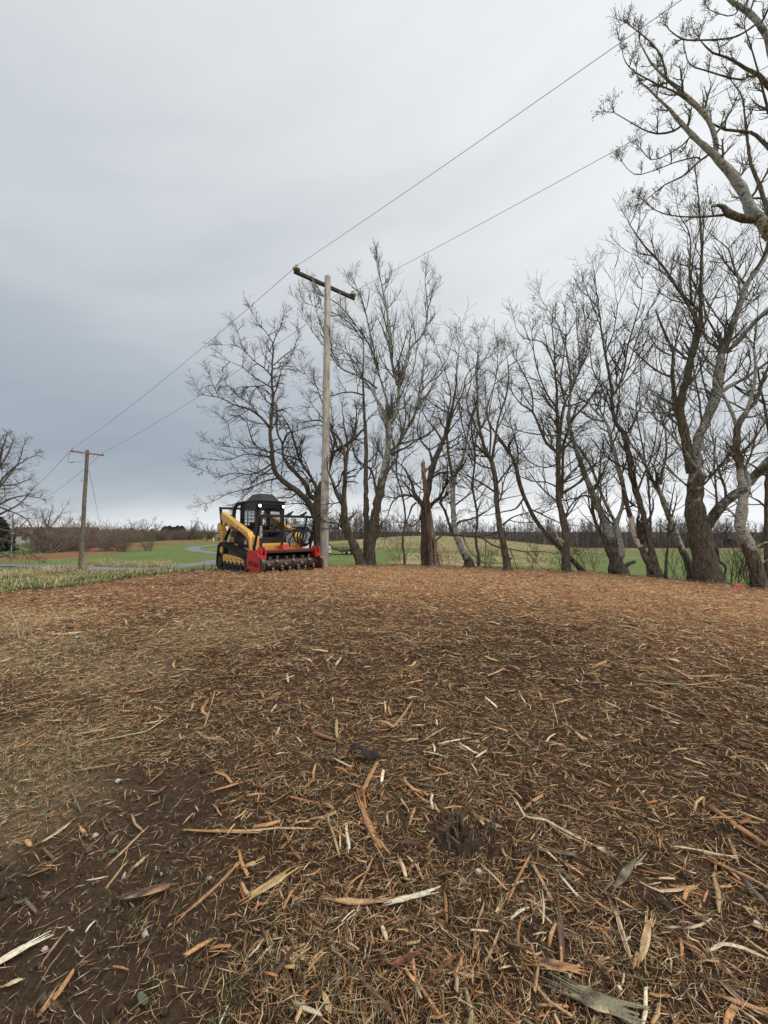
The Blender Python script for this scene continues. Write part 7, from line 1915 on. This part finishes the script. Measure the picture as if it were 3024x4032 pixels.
o = b.build('curled_bark', mat('wet_dark_bark', (0.028, 0.019, 0.018), 0.75, var=0.4, scale=40, bump=0.004), None, loc=ca); tag(o, 'dark curled bark arched up from the mulch in the centre', 'bark')
# dark shredded stump right of the centre
cs_ = G(1815, 3330)
root = empty('cut_stump', cs_, 0, 'dark low shredded stump with upright fibres, right of centre', 'stump')
r3 = random.Random(9); b = MB(); vs = []; fs = []
for k in range(60):
    a = r3.uniform(0, 6.28); q = r3.uniform(0.01, 0.2) ; x, y = math.cos(a) * q * 1.2, math.sin(a) * q * 0.8
    h = r3.uniform(0.03, 0.15) * (1.05 - q * 3.0) + 0.02; ln = 0.3
    b.tube([(x, y, -0.02), (x * 1.1 + r3.uniform(-.01, .01), y * 1.1, h * 0.6), (x * 1.35 + r3.uniform(-.05, .05), y * 1.3 + r3.uniform(-.05, .05), h)], [r3.uniform(0.004, 0.013), r3.uniform(0.004, 0.008), 0.0015], 4)
b.build('upright_fibres', mat('dark_shredded_wood', (0.105, 0.068, 0.045), 0.9, var=0.6, scale=30, col2=(0.26, 0.17, 0.10), thresh=(0.55, 0.7)), root)
b = MB(); n = 14; vs = [(0, 0, 0.055)] + [(math.cos(i * 2 * math.pi / n) * 0.17 * r3.uniform(.8, 1.15), math.sin(i * 2 * math.pi / n) * 0.12 * r3.uniform(.8, 1.15), -0.02) for i in range(n)]
b.add(vs, [(0, 1 + i, 1 + (i + 1) % n) for i in range(n)]); b.build('stump_mound', mat('dark_shredded_soil', (0.045, 0.03, 0.022), 0.95, var=0.5, scale=40, bump=0.01), root, smooth=True)
# pebbles / snail shells
def pebble(px, py, r, label, col):
    g = G(px, py); b = MB(); rr = random.Random(int(px))
    vs = [(0, 0, r * 1.1)]; m = 7
    for lv, (z, q) in enumerate(((0.75, 0.62), (0.1, 1.0), (-0.3, 0.8))):
        for i in range(m): a = i * 2 * math.pi / m; k = q * rr.uniform(0.85, 1.15); vs.append((math.cos(a) * r * k * 1.2, math.sin(a) * r * k, z * r + 0.3 * r))
    fs = [(0, 1 + i, 1 + (i + 1) % m) for i in range(m)]
    for lv in range(2):
        for i in range(m): fs.append((1 + lv * m + i, 1 + (lv + 1) * m + i, 1 + (lv + 1) * m + (i + 1) % m, 1 + lv * m + (i + 1) % m))
    b.add(vs, fs); o = b.build('pebble', mat('pebble_stone', col, 0.6), None, smooth=True, loc=(g.x, g.y, g.z + r * 0.4)); tag(o, label, 'pebble')
pebble(1886, 3446, 0.014, 'whitish rounded stone below the dark stump', (0.5, 0.48, 0.46))
pebble(1818, 3478, 0.013, 'small tan stone left of the whitish one', (0.42, 0.33, 0.22))
pebble(375, 3297, 0.011, 'tiny pinkish stone in the dark soil, left', (0.5, 0.42, 0.42))
pebble(463, 3082, 0.012, 'tiny white stone near the top of the dark soil patch', (0.6, 0.56, 0.54))
pebble(176, 3746, 0.009, 'tiny pink stone beside the pale yellow splinter, lower left', (0.55, 0.42, 0.38))
pebble(305, 2515, 0.022, 'small pale bluish litter lump in the grassy left middle distance', (0.45, 0.47, 0.5))
pebble(2982, 3655, 0.014, 'tiny white stone near the right edge', (0.65, 0.6, 0.52))
# dry stalks at the left edge
for i, (pts, lab) in enumerate((([(85, 402), (70, 340), (52, 300), (28, 262)], 'tallest dry pale stalk at the left edge of the mulch'), ([(100, 400), (100, 350), (103, 300)], 'shorter dry stalk, middle one of the left edge'), ([(135, 385), (132, 345), (127, 308)], 'slim dry stalk, right hand one at the left edge'),
                                ([(0, 400), (25, 370), (45, 335)], 'slanting tan stalk at the very left edge'))):
    ox, oy, s = TL; g = G(ox + pts[0][0] / s, oy + pts[0][1] / s); P = [W(ox + a / s, oy + c / s, g.y - 0.03 * j) for j, (a, c) in enumerate(pts)]
    b = MB(); b.tube([p - g for p in P], [0.012, 0.010, 0.008, 0.004][:len(P)], 5); o = b.build('dry_stalk', mat('dry_stalk_tan', (0.50, 0.41, 0.27), 0.8), None, loc=g); tag(o, lab, 'stalk')
# green leaves lying about
for i, (px, py, lab) in enumerate(((563, 3955, 'broad green leaf near the bottom edge, left of centre'), (447, 3368, 'small dark green leaf in the dark soil'), (1385, 3192, 'tiny green leaf left of the stripped bark'), (78, 3572, 'dark green leaf near the left edge'), (2575, 3405, 'bright green sprig on the right'),
                                   (172, 3217, 'small grey green leaf at the top of the dark soil'), (850, 2705, 'small green leaf in the left middle distance'))):
    g = G(px, py); s = 0.022 if i != 4 else 0.014; b = MB(); n = 8
    vs = [(math.cos(a) * s, math.sin(a) * s * 0.45, 0.006 + 0.006 * math.cos(2 * a) + abs(math.sin(a)) * 0.006) for a in [k * 2 * math.pi / n for k in range(n)]] + [(0, 0, 0.008)]
    b.add(vs, [(k, (k + 1) % n, n) for k in range(n)]); o = b.build('green_leaf', mat('leaf_green', (0.085, 0.115, 0.055), 0.6, var=0.2), None, loc=(g.x, g.y, g.z + 0.012), rot=(rnd(-.3, .3), rnd(-.3, .3), rnd(0, 3))); tag(o, lab, 'leaf')
# anonymous splinters, each one a thing
protos = []
for k in range(8):
    c0 = ['tan', 'orange', 'pale', 'gold', 'brown', 'tan', 'white', 'grey'][k]
    o = piece(S, sc_, 'torn wood splinter lying loose among the shredded mulch', [Vector((0, 3, 0)), Vector((0.07, 3.01, 0)), Vector((0.14, 3.0, 0))], 0.0062, c0, fray=5, group='torn wood splinters lying loose over the mulch', edge=['brown', 'tan', 'tan', 'brown', 'dark', 'orange', 'pale', 'brown'][k])
    protos.append(o)
rk = random.Random(5); used = set()
for k in range(120):
    r = 1.35 * (6.5 / 1.35) ** (rk.random()); a = math.radians(rk.uniform(-43, 43)); x, y = r * math.sin(a), r * math.cos(a)
    if float(blob(np.array([x]), np.array([y]), SOIL)[0]) > 0.3 and rk.random() < 0.7: continue
    p = protos[k % 8]
    if k % 8 in used: o = p.copy(); COL.objects.link(o)
    else: o = p; used.add(k % 8)
    s = rk.uniform(0.35, 0.95) * (1 + 0.25 * max(0, r - 2)); o.scale = (s, s * rk.uniform(0.45, 1.0), s * 0.8)
    o.location = (x, y, GZ(x, y) + 0.006 + 0.002 * s); o.rotation_euler = (rk.uniform(-.12, .12), rk.uniform(-.12, .12), rk.uniform(0, 6.28))
